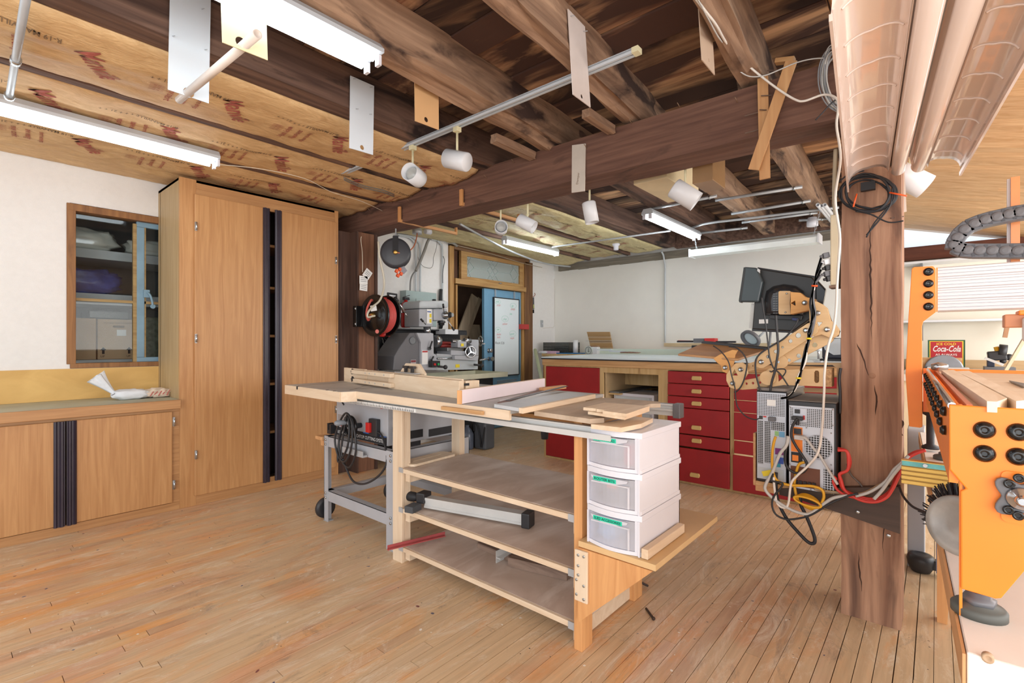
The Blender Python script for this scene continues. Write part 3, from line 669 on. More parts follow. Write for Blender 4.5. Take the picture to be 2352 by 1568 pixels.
lc = thing('low_cabinet', 'low oak laminate base cabinet with two doors under the dusty counter', 'cabinet', (.2, FY, 0))
b = B().box(-1.6, 1.126, FY, FY + .02, 0, .055).box(-1.6, 1.126, FY, FY + .02, .71, .732).box(1.07, 1.126, FY, FY + .02, .055, .71).box(-1.6, -.52, FY, FY + .02, .055, .71); obj('face_frame', b, OAKX, lc, .0015)
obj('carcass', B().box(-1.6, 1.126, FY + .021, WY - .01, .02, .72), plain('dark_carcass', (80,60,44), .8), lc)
d = obj('door', B().box(.548, 1.078, FY - .021, FY - .002, .062, .712), OAK, lc, .004); pull(.512, .56, .058, .712, d)
hinge(1.086, .64, d); hinge(1.086, .19, d)
d = obj('door', B().box(-.5, .465, FY - .021, FY - .002, .062, .712), OAK, lc, .004); pull(.452, .505, .058, .712, d, True)
ct = thing('countertop', 'dusty grey green laminate counter with oak edge under the window', 'countertop', (.2, 4.4, .732))
obj('top_surface', B().box(-1.6, 1.126, FY - .018, WY - .002, .77, .795), plain('dusty_green_laminate', (176,174,152), .6, var=.12, scale=3), ct, .002)
obj('edge_strip', B().box(-1.6, 1.126, FY - .04, FY - .018, .732, .795), OAKX, ct, .003)
solo('backsplash_board', B().box(-1.6, 1.127, WY - .014, WY - .001, .796, 1.018), wood('yellow_particle_board', (224,184,112), (208,166,96), 'X', 6, .4, .6, bmp=.05), 'yellow particle board backsplash behind the dusty counter', 'backsplash')
# rags / bags on the counter
bg = thing('cloth_pouch', 'white tied cloth pouch with flared neck lying on the counter', 'pouch', (.88, 4.42, .795))
CLOTHW = plain('white_rag', (226,230,236), .85, var=.06, scale=18, bmp=.5)
obj('body', lumpy((.895, 4.42, .795), (.105, .06, .036), 3, 5, .16, 32), CLOTHW, bg)
b = B(); P0 = Vector((.805, 4.42, .84)); P1 = Vector((.70, 4.44, .965)); rings = []
for i in range(12):
    t = i / 11; c = P0.lerp(P1, t); rings.append([])
    r = .012 + .038 * t ** 1.3
    for k in range(28):
        a = 2 * math.pi * k / 28; rr = r * (1 + .35 * math.sin(5 * a + 1) * t + .12 * math.sin(11 * a))
        ax = Vector((.7, 0, .7)); 
        rings[-1].append(b.bm.verts.new(c + Vector((.77,0,.64)) * math.cos(a) * rr + Vector((0,1,0)) * math.sin(a) * rr * .5))
for i in range(11):
    for k in range(28): f = b.bm.faces.new((rings[i][k], rings[i][(k+1)%28], rings[i+1][(k+1)%28], rings[i+1][k])); f.smooth = True
obj('neck', b, CLOTHW, bg); obj('tie_string', B().tube([(.80 + .016*math.cos(a), 4.42 + .02*math.sin(a), .842 + .012*math.cos(a)) for a in [i*.7 for i in range(9)]], .003, 5), plain('grey_tie', (120,116,120), .8), bg)
b = lumpy((1.06, 4.43, .795), (.085, .06, .032), 12, 7, .4, 32)
rg = thing('printed_rag', 'crumpled cream cloth rag with red print beside the pouch', 'rag', (1.06, 4.43, .795))
obj('cloth', b, plain('cream_rag', (228,210,190), .85, var=.1, scale=20, bmp=.5), rg)
for k in range(5):
    obj('red_print', B().tube([(1.00 + .025*k, 4.365 - .004*k, .812 + .01*(k%2)), (1.015 + .025*k, 4.368, .835), (1.03 + .025*k, 4.385, .848)], .0032, 5), plain('rag_red_%d' % k, (190,96,92), .85), rg)
# ================================================================ TABLE SAW, ITS STAND AND THE OUTFEED BENCH
def frame(org, along, up=(0,0,1)):
    U = Vector(along).normalized(); W_ = Vector(up); V = W_.cross(U).normalized(); return (Vector(org), U, V, W_)
def lbox(b, fr, u0, u1, v0, v1, w0, w1):
    o, U, V, W_ = fr; P = lambda u, v, w: o + U*u + V*v + W_*w
    return b.quadbox([P(u0,v0,w0),P(u1,v0,w0),P(u1,v1,w0),P(u0,v1,w0),P(u0,v0,w1),P(u1,v0,w1),P(u1,v1,w1),P(u0,v1,w1)])
def L(fr, u, v, w): o, U, V, W_ = fr; return o + U*u + V*v + W_*w
st = thing('saw_stand', 'grey angle iron rolling stand under the benchtop table saw', 'stand', (1.98, 2.75, 0))
SX0, SX1, SY0, SY1, SH = 1.695, 2.30, 2.36, 3.145, .575
for (x, y, sx, sy) in ((SX0,SY0,1,1),(SX0,SY1,1,-1),(SX1,SY0,-1,1),(SX1,SY1,-1,-1)):
    w = .07 if y == SY0 else .052; b = B(); xa = x + sx*.004; 
    b.box(x, x + sx*.004, y, y + sy*w, 0, SH).box(x, x + sx*w, y, y + sy*.004, 0, SH)
    obj('leg', b, GREYM, st)
    obj('foot_plate', B().box(x - sx*.003, x + sx*.045, y - sy*.003, y + sy*.045, 0, .004), STEEL, st)
for z0 in (.14, .505):
    for (xa, xb, ya, yb) in ((SX0+.004, SX0+.05, SY0+.01, SY1-.01), (SX1-.05, SX1-.004, SY0+.01, SY1-.01), (SX0+.01, SX1-.01, SY0+.004, SY0+.05), (SX0+.01, SX1-.01, SY1-.05, SY1-.004)):
        b = B(); hz = .068
        if yb - ya > xb - xa:
            xo = xa if xa < 2 else xb
            b.box(xo, xo + (.003 if xa < 2 else -.003), ya, yb, z0, z0 + hz).box(xa, xb, ya, yb, z0 + hz - .003, z0 + hz)
        else:
            yo = ya if ya < 2.7 else yb
            b.box(xa, xb, yo, yo + (.003 if ya < 2.7 else -.003), z0, z0 + hz).box(xa, xb, ya, yb, z0 + hz - .003, z0 + hz)
        obj('cross_rail', b, GREYM, st)
for (x, y) in ((SX0+.03,SY1+.035),(SX1-.03,SY1+.035)):
    wb = B().lathe((x, y - .012, .072), (0,1,0), [(0,.045),(.002,.068),(.022,.07),(.032,.055)]); w_ = obj('wheel', wb, BLKP, st)
    obj('hub', B().lathe((x, y + .018, .072), (0,1,0), [(0,.03),(.012,.028),(.016,.012)]), GREYM, w_)
for z in (.16, .19, .52, .55):
    for y in (SY0 + .026, SY1 - .026): obj('bolt', B().lathe((SX0 - .001, y, z), (-1,0,0), [(0,.009),(.004,.009),(.006,.006)], 10), ZINC, st)
solo('wood_block', B().box(1.70, 1.80, 3.14, 3.20, .50, .54).box(1.68, 1.82, 3.148, 3.235, .541, .566), FIRX, 'small wooden block clamped on the left corner of the saw stand', 'block', bev=.003)
# saw
sw = thing('table_saw', 'grey benchtop table saw with red switch and black hand wheel', 'table saw', (2.0, 2.73, SH))
bx0, bx1, by0, by1, bz0, bz1 = 1.755, 2.33, 2.50, 3.09, .578, .868
obj('cabinet_body', B().box(bx0, bx1, by0, by1, bz0, bz1), GREYM, sw, .006)
obj('label_strip', B().box(bx0 - .003, bx0 - .001, by0 + .01, by1 - .005, bz0 + .004, bz0 + .058), BLKM, sw)
obj('blue_line', B().box(bx0 - .0036, bx0 - .003, by0 + .01, by0 + .26, bz0 + .052, bz0 + .058), plain('blue_line', (60,110,190), .4), sw)
text('lettering', '10" PRECISION BENCHTOP CUTTING SYSTEM', .030, (bx0 - .0035, by1 - .02, bz0 + .016), (0,-1,0), (0,0,1), PAPERW, sw, fit=.54)
text('lettering', 'RYOBI', .036, (bx0 - .0025, by1 - .015, bz0 + .066), (0,-1,0), (0,0,1), REDPL, sw, shear=.2, fit=.09, bold=.02)
for k in range(5): obj('fine_print', B().box(bx0 - .0014, bx0 - .0008, by1 - .14, by1 - .02, bz0 + .106 + k*.008, bz0 + .109 + k*.008), GRYINK, sw)
obj('arc_slot', B().tube([(bx0 - .001, by1 - .045 - .0, .845), (bx0 - .001, by1 - .065, .815), (bx0 - .001, by1 - .10, .79)], .006, 6), BLKM, sw)
obj('lock_knob', B().lathe((bx0, by1 - .27, .825), (-1,0,0), [(0,.018),(.02,.018),(.025,.01)]).box(bx0 - .022, bx0 - .01, by1 - .276, by1 - .264, .825, .86), BLKP, sw)
hw = obj('hand_wheel', B().tube([(bx0 - .075, 2.79 + .062*math.cos(a), .675 + .062*math.sin(a)) for a in [i*math.pi/10 for i in range(20)]], .011, 8, closed=True), BLKG, sw)
obj('spoke', B().lathe((bx0, 2.79, .675), (-1,0,0), [(0,.016),(.08,.02),(.085,.012)]).bar((bx0 - .072, 2.79, .615), (bx0 - .072, 2.79, .735), .016, .008, (1,0,0)).bar((bx0 - .072, 2.73, .675), (bx0 - .072, 2.85, .675), .016, .008, (1,0,0)), BLKP, hw)
obj('handle', B().lathe((bx0 - .08, 2.825, .70), (-1,0.25,0), [(0,.010),(.01,.016),(.06,.018),(.075,.010)]), plain('grey_handle', (140,146,154), .4), hw)
swt = obj('switch_box', B().box(bx0 - .03, bx0, 2.575, 2.66, .63, .735), BLKP, sw, .004)
obj('red_paddle', B().box(bx0 - .048, bx0 - .03, 2.625, 2.665, .652, .712), REDPL, swt, .002)
obj('warning_mark', B().box(bx0 - .0012, bx0 - .0006, 2.55, 2.575, .80, .835), plain('pale_red_mark', (190,120,112), .6), sw)
obj('side_opening', B().box(1.81, 2.02, by0 - .004, by0 - .001, .60, .65), BLKM, sw)
obj('side_opening', B().box(2.07, 2.28, by0 - .004, by0 - .001, .592, .64), BLKM, sw)
for k in range(7): obj('vent_slit', B().box(2.10 + k*.016, 2.108 + k*.016, by0 - .003, by0 - .0005, .80, .85), BLKM, sw)
obj('motor_mount', B().box(1.79, 1.84, by0 - .06, by0, .66, .69).box(1.80, 1.83, by0 - .05, by0 - .005, .60, .66).box(1.79, 1.86, by0 - .04, by0 - .003, .735, .75), BLKM, sw)
cord = [(1.735, 2.600, 0.660), (1.730, 2.520, 0.640), (1.700, 2.430, 0.520), (1.690, 2.480, 0.430), (1.670, 2.590, 0.360), (1.660, 2.710, 0.345), (1.670, 2.810, 0.400), (1.660, 2.860, 0.510), (1.665, 2.835, 0.660), (1.660, 2.790, 0.755), (1.655, 2.730, 0.700), (1.650, 2.730, 0.560), (1.650, 2.800, 0.460), (1.660, 2.900, 0.480), (1.660, 2.940, 0.590), (1.665, 2.870, 0.720), (1.660, 2.790, 0.760), (1.650, 2.700, 0.680), (1.650, 2.680, 0.540), (1.655, 2.760, 0.430), (1.660, 2.860, 0.460), (1.665, 2.900, 0.580), (1.670, 2.830, 0.730)]
obj('power_cord', B().tube(cord, .0065, 7), BLKP, sw)
cord2 = [(1.675, 2.810, 0.750), (1.660, 2.770, 0.660), (1.655, 2.790, 0.540), (1.660, 2.900, 0.440), (1.675, 2.920, 0.560), (1.680, 2.860, 0.700), (1.672, 2.800, 0.750)]
obj('power_cord', B().tube(cord2, .0065, 7), BLKP, sw)
solo('metal_bracket', B().box(1.66, 1.69, 2.62, 2.86, .508, .52).box(1.66, 1.664, 2.62, 2.86, .52, .545), STEEL, 'loose grey steel bracket on the front rail of the saw stand', 'bracket')
solo('black_clip', B().box(1.72, 1.76, 3.10, 3.12, .585, .65).box(1.72, 1.76, 3.12, 3.135, .585, .61).box(1.72, 1.76, 3.135, 3.15, .585, .655), BLKP, 'small black plastic clip on the left end of the saw stand', 'clip')
# outfeed bench: posts, shelves
ob = thing('outfeed_bench', 'open plywood and fir shelf bench beside the table saw', 'bench', (1.85, 1.6, 0))
obj('post', B().box(1.655, 1.70, 2.208, 2.286, 0, .885), BIRCHZ, ob, .002)
obj('post_facing', B().box(1.64, 1.6545, 2.205, 2.289, 0, .885), BIRCHZ, ob, .001)
obj('post', B().box(2.12, 2.165, 2.262, 2.335, 0, .885), BIRCHZ, ob, .002)
obj('post', B().box(1.622, 1.70, 1.040, 1.078, 0, .905), FIRZ, ob, .003)
obj('post', B().box(2.10, 2.18, 1.06, 1.10, 0, .905), FIRZ, ob, .003)
for z in (.519, .302, .092):
    s_ = obj('shelf', B().box(1.652, 2.13, 1.083, 2.203, z - .018, z), HARDB, ob)
    obj('edge_band', B().box(1.636, 1.651, 1.083, 2.204, z - .024, z - .001), BIRCHY, s_, .001)
    obj('corner_plate', B().box(1.632, 1.6355, 1.082, 1.112, z - .028, z + .002), STEEL, s_); obj('corner_plate', B().box(1.632, 1.6355, 2.19, 2.225, z - .022, z + .004), STEEL, s_)
    obj('cleat', B().box(1.66, 2.1, 2.165, 2.202, z - .075, z - .02), BIRCHY, ob, .002); obj('cleat', B().box(1.66, 2.1, 1.083, 1.105, z - .085, z - .02), BIRCHY, ob, .002)
obj('top_rail', B().box(1.70, 2.10, 1.042, 1.078, .80, .90), FIRX, ob, .002)
obj('top_rail', B().box(1.705, 1.74, 1.079, 2.20, .82, .888), FIRY, ob, .002)
# angled bench extension with the plastic drawers
obj('platform', B().prism([(1.590,1.036),(1.585,.722),(2.21,.722),(2.21,1.036)], [], (0,0,.424), (1,0,0), (0,1,0), .022), MDFM, ob, .001)
obj('gusset', B().prism([(1.034,.422),(.732,.422),(1.034,.135)], [], (1.598,0,0), (0,1,0), (0,0,1), -.014), FIRZ, ob)
k = obj('bracket_block', B().box(1.572, 1.583, .985, 1.042, .225, .418), BIRCHZ, ob, .003)
for (y, z) in ((1.028,.40),(1.004,.40),(1.028,.36),(1.028,.325),(1.036,.305),(1.004,.29),(1.036,.25),(1.004,.24)): obj('screw_head', B().lathe((1.571, y - .004, z), (-1,0,0), [(0,.0055),(.0015,.0055),(.002,.003)], 10), ZINC, k)
solo('wood_batten', B().box(1.60, 1.93, .757, .782, .448, .482), BIRCH, 'pale wooden batten screwed beside the white drawer stack', 'batten', bev=.002)
# plastic drawer towers
FROST = glass('frosted_drawer_plastic', (.93,.93,.97), .68, .3); FROSTL = glass('frosted_drawer_clear', (.95,.95,.98), .5, .3)
DT = (('ROUTER TOOLS', 'white plastic drawer unit labelled ROUTER TOOLS, topmost of the stack', .738, .884), ('ROUTER BITS', 'white plastic drawer unit labelled ROUTER BITS, middle of the stack', .592, .738), ('SLED ACCESSORIES', 'white plastic drawer unit labelled SLED ACCESSORIES, bottom of the stack', .447, .592))
for wrd, lab, z0, z1 in DT:
    t = thing('drawer_unit', lab, 'drawer unit', (1.77, .895, z0), 'stacked white plastic drawers')
    xf, xb, ya, yb = 1.60, 1.955, .788, 1.003
    z1e = z1 - .001
    b = B().box(xf, xb, ya, ya + .006, z0 - .0, z1e - .02).box(xf, xb, yb - .006, yb, z0 + .002, z1e - .02).box(xb - .006, xb, ya, yb, z0 + .002, z1e - .02)
    obj('housing', b, WHTP, t)
    # lid with rounded corners, bulging front rail
    lid = [(xb + .004, ya - .005), (xb + .004, yb + .005)] + [(xf + .008 - .022 * math.sin(math.pi * i / 12), yb + .005 - (yb - ya + .01) * i / 12) for i in range(13)]
    obj('lid', B().prism(lid, [], (0,0,z1e - .022), (1,0,0), (0,1,0), .022), WHTP, t, .002)
    bot = [(xb+.001, ya-.0015), (xb+.001, yb+.0015)] + [(xf + .01 - .024 * math.sin(math.pi * i / 12), yb + .0015 - (yb - ya + .003) * i / 12) for i in range(13)]
    obj('base_rail', B().prism(bot, [], (0,0,z0), (1,0,0), (0,1,0), .014), WHTP, t, .001)
    d = obj('drawer', B().prism([(xf + .008 - .02*math.sin(math.pi*i/12), yb - .008 - (yb-ya-.016)*i/12) for i in range(13)] + [(xf + .012 - .02*math.sin(math.pi*i/12), yb - .008 - (yb-ya-.016)*i/12) for i in range(12,-1,-1)], [], (0,0,z0 + .016), (1,0,0), (0,1,0), z1 - z0 - .042), FROST, t)
    obj('drawer_corner', B().box(xf + .004, xf + .012, ya + .003, ya + .02, z0 + .014, z1e - .022), WHTP, t)
    fr = [(z0 + .02, .85), (z0 + .02, .975), (z1 - .03, .975)]
    rim = B()
    for (ya_, yb_, za, zb) in ((.822,.826,z0+.02,z1-.05),(.822,.975,z1-.052,z1-.048)):
        rim.box(xf - .016, xf - .009, ya_, yb_, za, zb)
    obj('window_rim', rim, FROSTL, d)
    obj('grip', B().prism([(.825, z1-.027),(.976, z1-.027),(.97, z1-.036),(.93, z1-.047),(.90, z1-.05),(.87, z1-.047),(.83, z1-.036)], [], (xf - .0155,0,0), (0,1,0), (0,0,1), -.002), plain('grip_grey_' + wrd[-3:], (206,206,214), .3), d)
    lw = .116 if 'S ' not in wrd and len(wrd) > 12 else .094
    if len(wrd) > 12: lw = .118
    y_l = .965
    obj('label_tape', B().box(xf - .0186, xf - .018, y_l - lw, y_l, z1 - .044, z1 - .029), TEALP, d)
    text('lettering', wrd, .0125, (xf - .0189, y_l - .004, z1 - .041), (0,-1,0), (0,0,1), INK, d, fit=lw-.01, bold=.012)
solo('red_tin', B().lathe((1.66, .845, .755), (0,0,1), [(0,.032),(.006,.034),(.01,.033),(.075,.033),(.08,.034)]), plain('red_tin', (200,60,70), .4), 'small red and white tin inside the frosted ROUTER TOOLS drawer', 'tin')
solo('parts_tray', lumpy((1.72, .93, .753), (.07, .05, .035), 31, 6, .3), plain('dark_tools', (90,96,120), .5, var=.4, scale=30), 'heap of dark router tools inside the frosted top drawer', 'tools')
solo('parts_tray', lumpy((1.69, .90, .607), (.07, .08, .025), 33, 8, .3), plain('dark_bits', (70,70,84), .5, var=.5, scale=30), 'dark router bit cases inside the frosted middle drawer', 'tools')
solo('orange_bit_box', B().box(1.635, 1.68, .90, .94, .657, .682), ORGPL, 'orange plastic bit box inside the frosted middle drawer', 'box', bev=.003)
solo('blue_cloth', lumpy((1.70, .94, .462), (.08, .045, .045), 41, 5, .3), plain('light_blue_cloth', (140,190,226), .8), 'light blue cloth bundle inside the frosted bottom drawer', 'cloth')
# table top
tt = thing('saw_table_top', 'large dusty grey laminate saw table top with pale apron', 'table top', (1.9, 2.3, .87))
out = [(1.462,3.20),(1.448,2.505),(1.528,2.47),(1.50,1.302),(1.53,1.300),(2.30,1.34),(2.36,3.26)]
obj('top_sheet', B().prism(out, [], (0,0,.914), (1,0,0), (0,1,0), .016), plain('dusty_grey_laminate', (178,176,172), .45, var=.18, scale=5), tt, .001)
ap = B()
for p, q in (((1.462,3.20),(1.448,2.505)),((1.448,2.505),(1.528,2.47)),((1.528,2.47),(1.50,1.302)),((2.30,1.34),(2.36,3.26)),((2.36,3.26),(1.462,3.20))):
    hA = .040 if p == (1.528,2.47) else .056; ap = B().bar((p[0], p[1], .929-hA/2), (q[0], q[1], .929-hA/2), .014, hA); obj('apron_board', ap, BIRCHY, tt)
obj('support_frame', B().box(1.60, 2.25, 1.42, 1.46, .872, .912).box(1.60, 2.25, 2.2, 2.24, .888, .912).box(1.60, 2.25, 3.0, 3.04, .872, .912), BIRCH, tt)
for (p, q) in (((1.47,3.05),(1.93,3.12)),((1.53,2.55),(2.0,2.95)),((1.60,2.60),(2.1,2.55))):
    obj('pencil_line', B().bar((p[0],p[1],.9303), (q[0],q[1],.9303), .002, .0006), INK, tt)
for y in (3.02, 2.66, 2.58): obj('t_track_hole', B().box(1.4475, 1.462, y - .006, y + .006, .912, .931), BLKM, tt)
# aluminium fence rails under the top
fr_ = thing('fence_rail', 'long front aluminium fence rail with ruler under the pale apron', 'rail', (1.6, 1.83, .846))
obj('upper_web', B().box(1.602, 1.612, .889, 2.80, .858, .888).box(1.585, 1.6124, .8885, 2.8005, .884, .8884), ALU, fr_)
obj('lower_flange', B().box(1.575, 1.612, .889, 2.80, .846, .858).box(1.5744, 1.578, .8885, 2.8005, .8455, .867), ALU, fr_)
b = B()
obj('ruler_scale', B().box(1.5732, 1.574, 2.0, 2.72, .848, .866), PAPERW, fr_)
tk = B()
for i in range(48): y = 2.02 + i*.0147; tk.prism([(y,.849),(y+.007,.849),(y+.0035,.862 if i % 4 else .866)], [], (1.5730,0,0), (0,1,0), (0,0,1), -.0005)
tag(obj('ruler_mark', tk, INK, fr_), kind='stuff')
f2 = thing('fence_rail', 'rear aluminium fence rail with grey end cap above the white drawers', 'rail', (2.42, 1.9, .84))
obj('extrusion', B().box(2.395, 2.41, .99, 3.0, .835, .895).box(2.38, 2.42, .99, 3.0, .86, .87).box(2.38, 2.42, .99, 3.0, .888, .895), ALU, f2)
obj('end_cap', B().box(2.372, 2.428, .955, .992, .828, .90), DGREY, f2, .004)
obj('rail_bracket', B().box(2.2, 2.39, 1.55, 1.60, .84, .865), BLKM, f2)
solo('hose_port', B().lathe((2.06, 1.55, .70), (0,0,1), [(0,.018),(.05,.022),(.07,.026),(.09,.024)]), BLKP, 'black plastic nozzle hanging under the table near the fence rail', 'nozzle')
# tall birch fence standing on the top
ff = frame((1.875, 3.165, .9305), (1.672 - 1.875, 1.80 - 3.165, 0))
FL = 1.44
tf = thing('tall_fence', 'tall birch plywood fence box with black star knobs on the saw table', 'fence', (1.8, 2.5, .9305))
obj('face_panel', lbox(B(), ff, 0, .34, -.018, 0, 0, .098), BIRCHY, tf, .001)
obj('back_panel', lbox(B(), ff, .0, FL - .02, .0, .012, 0, .094), BIRCHY, tf, .001)
obj('end_box', lbox(B(), ff, .70, FL, -.03, -.001, 0, .088), BIRCHY, tf, .002)
obj('end_block', lbox(B(), ff, FL - .05, FL - .003, .013, .095, .0, .085), BIRCHZ, tf, .002)
obj('t_slot', lbox(B(), ff, FL - .004, FL + .0005, .0, .03, .062, .074), BLKM, tf)
for w0, w1 in ((.068,.093),(.01,.036)):
    s_ = obj('slotted_strip', lbox(B(), ff, .22, .78, -.058, -.0305, w0, w1), BIRCHY, tf, .002)
    for u in (.44, .50, .58, .70): obj('pin_hole', B().lathe(L(ff, u, -.0585, (w0+w1)/2), -ff[2], [(0,.005),(.001,.005)], 10), STEEL, s_)
def star(c, n_, r=.019, parent=None, m=BLKP, nm='star_knob'):
    n_ = Vector(n_).normalized(); a = n_.orthogonal().normalized(); q = n_.cross(a); b = B()
    pts = [((r if i % 2 == 0 else r*.62)*math.cos(math.pi*i/5), (r if i % 2 == 0 else r*.62)*math.sin(math.pi*i/5)) for i in range(10)]
    b.prism(pts, [], Vector(c) + n_*.008, a, q, .012); b.cyl(Vector(c), Vector(c) + n_*.01, .008, seg=10); return obj(nm, b, m, parent, .002)
star(L(ff, .185, -.02, .078), -ff[2], .021, tf); star(L(ff, .235, -.04, .03), -ff[2], .021, tf)
bp_ = thing('knob_bracket', 'trapezoid plywood bracket with two black T knobs behind the tall fence', 'bracket', L(ff, .88, .03, 0))
obj('plate', B().prism([(-.14,.0),(-.14,.100),(-.075,.152),(.075,.152),(.14,.100),(.14,0)], [], L(ff,.88,.028,0), ff[1], (0,0,1), -.014), BIRCHY, bp_, .001)
for u in (-.035, .04): obj('t_knob', B().bar(L(ff,.88+u,.008,.103), L(ff,.88+u,.008,.125), .016, .016, ff[1]).bar(L(ff,.88+u-.024,.008,.132), L(ff,.88+u+.024,.008,.132), .018, .014), BLKP, bp_)
obj('steel_strap', lbox(B(), ff, .76, 1.0, -.02, .012, .0985, .102), STEEL, bp_)
pv = frame((1.86, 1.82, .931), (0,-1,0)); 
solo('wood_channel', B().box(1.80, 1.835, 1.69, 1.80, .931, .936).box(1.80, 1.835, 1.69, 1.80, .96, .965).box(1.83, 1.84, 1.69, 1.80, .9365, .9595), BIRCHY, 'short open plywood channel sticking out behind the tall fence end', 'channel')
# lilac fence bar and the bits beside it
b0 = Vector((1.50, 1.600, .9312)); b1 = Vector((2.31, 1.752, .9312))
lf = thing('lilac_fence', 'long lilac faced plywood straight edge standing across the table', 'straight edge', (1.9, 1.68, .9312))
fl = frame(b0, b1 - b0); LL = (b1 - b0).length
obj('face', lbox(B(), fl, 0, LL, -.0145, -.0125, .001, .062), LILAC, lf); obj('core', lbox(B(), fl, 0, LL, -.0120, .006, 0, .063), BIRCH, lf)
obj('end_strip', lbox(B(), fl, -.008, -.0005, -.014, .008, 0, .06), FIRZ, lf)
obj('cross_foot', B().box(1.478, 1.492, 1.44, 1.70, .899, .915), FIRY, lf, .002)
solo('pine_offcut', B().box(2.2, 2.42, 1.66, 1.695, .931, .951), FIRX, 'pale pink pine offcut lying behind the lilac straight edge', 'offcut', bev=.002)
solo('dark_steel_rule', B().bar((1.62, 1.42, .950), (2.36, 1.62, .952), .022, .003), plain('oily_steel', (84,78,78), .4, .5), 'dark steel rule lying obliquely between lilac edge and grey sheet', 'rule')
solo('thin_red_strip', B().bar((1.63, 1.47, .9335), (2.25, 1.70, .9335), .035, .004), wood('redwood_strip', (160,128,118), (120,90,84), 'X', 20), 'thin worn reddish brown strip beside the steel rule', 'strip')
ax = thing('laminate_sheet', 'square grey laminate sheet with pale wood edge on the bench', 'sheet', (1.8, 1.42, .9315))
obj('sheet', B().prism([(1.485,1.245),(2.13,1.305),(2.15,1.46),(1.51,1.40)], [], (0,0,.9315), (1,0,0), (0,1,0), .014), plain('blue_grey_laminate', (192,196,200), .4, var=.1, scale=6), ax)
obj('edge_strip', B().prism([(1.483,1.222),(2.13,1.286),(2.13,1.304),(1.485,1.244)], [], (0,0,.925), (1,0,0), (0,1,0), .021), BIRCH, ax)
sheet2 = solo('aluminium_sheet', B().prism([(1.60,1.44),(2.12,1.48),(2.12,1.60),(1.72,1.56)], [], (0,0,.9312), (1,0,0), (0,1,0), .0018), ALU, 'bare metal insert sheet with painted squiggles under the steel rule', 'sheet')
# chipped brown plywood, three ply offcuts
solo('brown_plywood', B().prism([(1.575,1.238),(1.545,.955),(1.60,.93),(1.66,.955),(2.11,.985),(2.15,.955),(2.22,.99),(2.20,1.27)], [], (0,0,.906), (1,0,0), (0,1,0), .018), OSB, 'chipped brown plywood sheet lying over the fir post', 'plywood')
def edgeply(pts, z, t): return B().prism(pts, [], (0,0,z), (1,0,0), (0,1,0), t)
solo('ply_offcut', edgeply([(1.60,1.02),(1.60,.965),(1.59,.955),(1.592,.915),(1.565,.915),(1.55,.812),(1.80,.845),(1.79,1.035)], .9445, .011), BIRCH, 'notched birch plywood offcut, topmost of the three stacked pieces', 'offcut')
solo('ply_offcut', edgeply([(1.585,.99),(1.552,.82),(1.81,.85),(1.80,1.02)], .9335, .0105), BIRCH, 'birch plywood offcut in the middle of the three stacked pieces', 'offcut')
solo('ply_offcut', edgeply([(1.55,.955),(1.555,.835),(1.68,.82),(1.83,.845),(1.83,.92),(1.66,.925)], .888, .0165), BIRCH, 'lowest birch plywood offcut resting just above the white drawer lid', 'offcut')
# things on the shelves
s1 = [Vector(p) for p in (at(887,1063,z=.5195), at(952,1078,z=.5195), at(1059,1049,z=.5195), at(1030,1038,z=.5195))]
c_ = sum(s1, Vector()) / 4
u_ = (s1[2] - s1[1]).normalized(); v_ = Vector((-u_.y, u_.x, 0))
solo('slotted_panel', B().prism(roundrect(-.175,.175,-.062,.062,.03), [[(-.12,-.003),(.10,-.003),(.10,.003),(-.12,.003)]], Vector((c_.x, c_.y, .5205)), u_, v_, .014), BIRCHY, 'thin rounded birch plate with a slot on the upper shelf', 'plate', bev=.002)
pA = at(968,1168,z=.303); pB = at(1208,1212,z=.303)
rfr = frame(Vector((pA.x, pA.y, .303)), Vector((pB.x - pA.x, pB.y - pA.y, 0))); RL = (pB - pA).length
rf = thing('rip_fence', 'aluminium rip fence with black handle lying on the middle shelf', 'fence', (pA + pB) / 2)
V_ = 1 if rfr[2].x > 0 else -1
b = B(); lbox(b, rfr, .02, RL - .02, 0, V_*.055, .012, .062); lbox(b, rfr, .02, RL - .02, -V_*.004, 0, .05, .064); lbox(b, rfr, .02, RL - .02, -V_*.004, 0, .010, .022); obj('extrusion', b, ALU, rf)
obj('end_cap', lbox(B(), rfr, RL - .022, RL + .022, -V_*.012, V_*.06, -.002, .072), BLKP, rf, .006)
obj('head_casting', lbox(B(), rfr, -.03, .025, -V_*.01, V_*.06, .03, .085), BLKP, rf, .006)
obj('head_foot', lbox(B(), rfr, -.045, .01, -V_*.09, -V_*.011, .0, .035), plain('dusty_black', (74,76,80), .7), rf, .004)
obj('handle', B().lathe(L(rfr, -.035, V_*.02, .05), -rfr[1], [(0,.012),(.01,.02),(.03,.026),(.10,.027),(.12,.016)]), BLKM, rf)
solo('red_stick', B().bar(at(890,1262,z=.112), at(1022,1230,z=.112), .016, .005).bar(at(890,1256,z=.118), at(1022,1224,z=.118), .003, .018), plain('worn_red_paint', (170,76,76), .6, var=.2), 'worn red metal channel sticking out of the bottom shelf', 'channel')
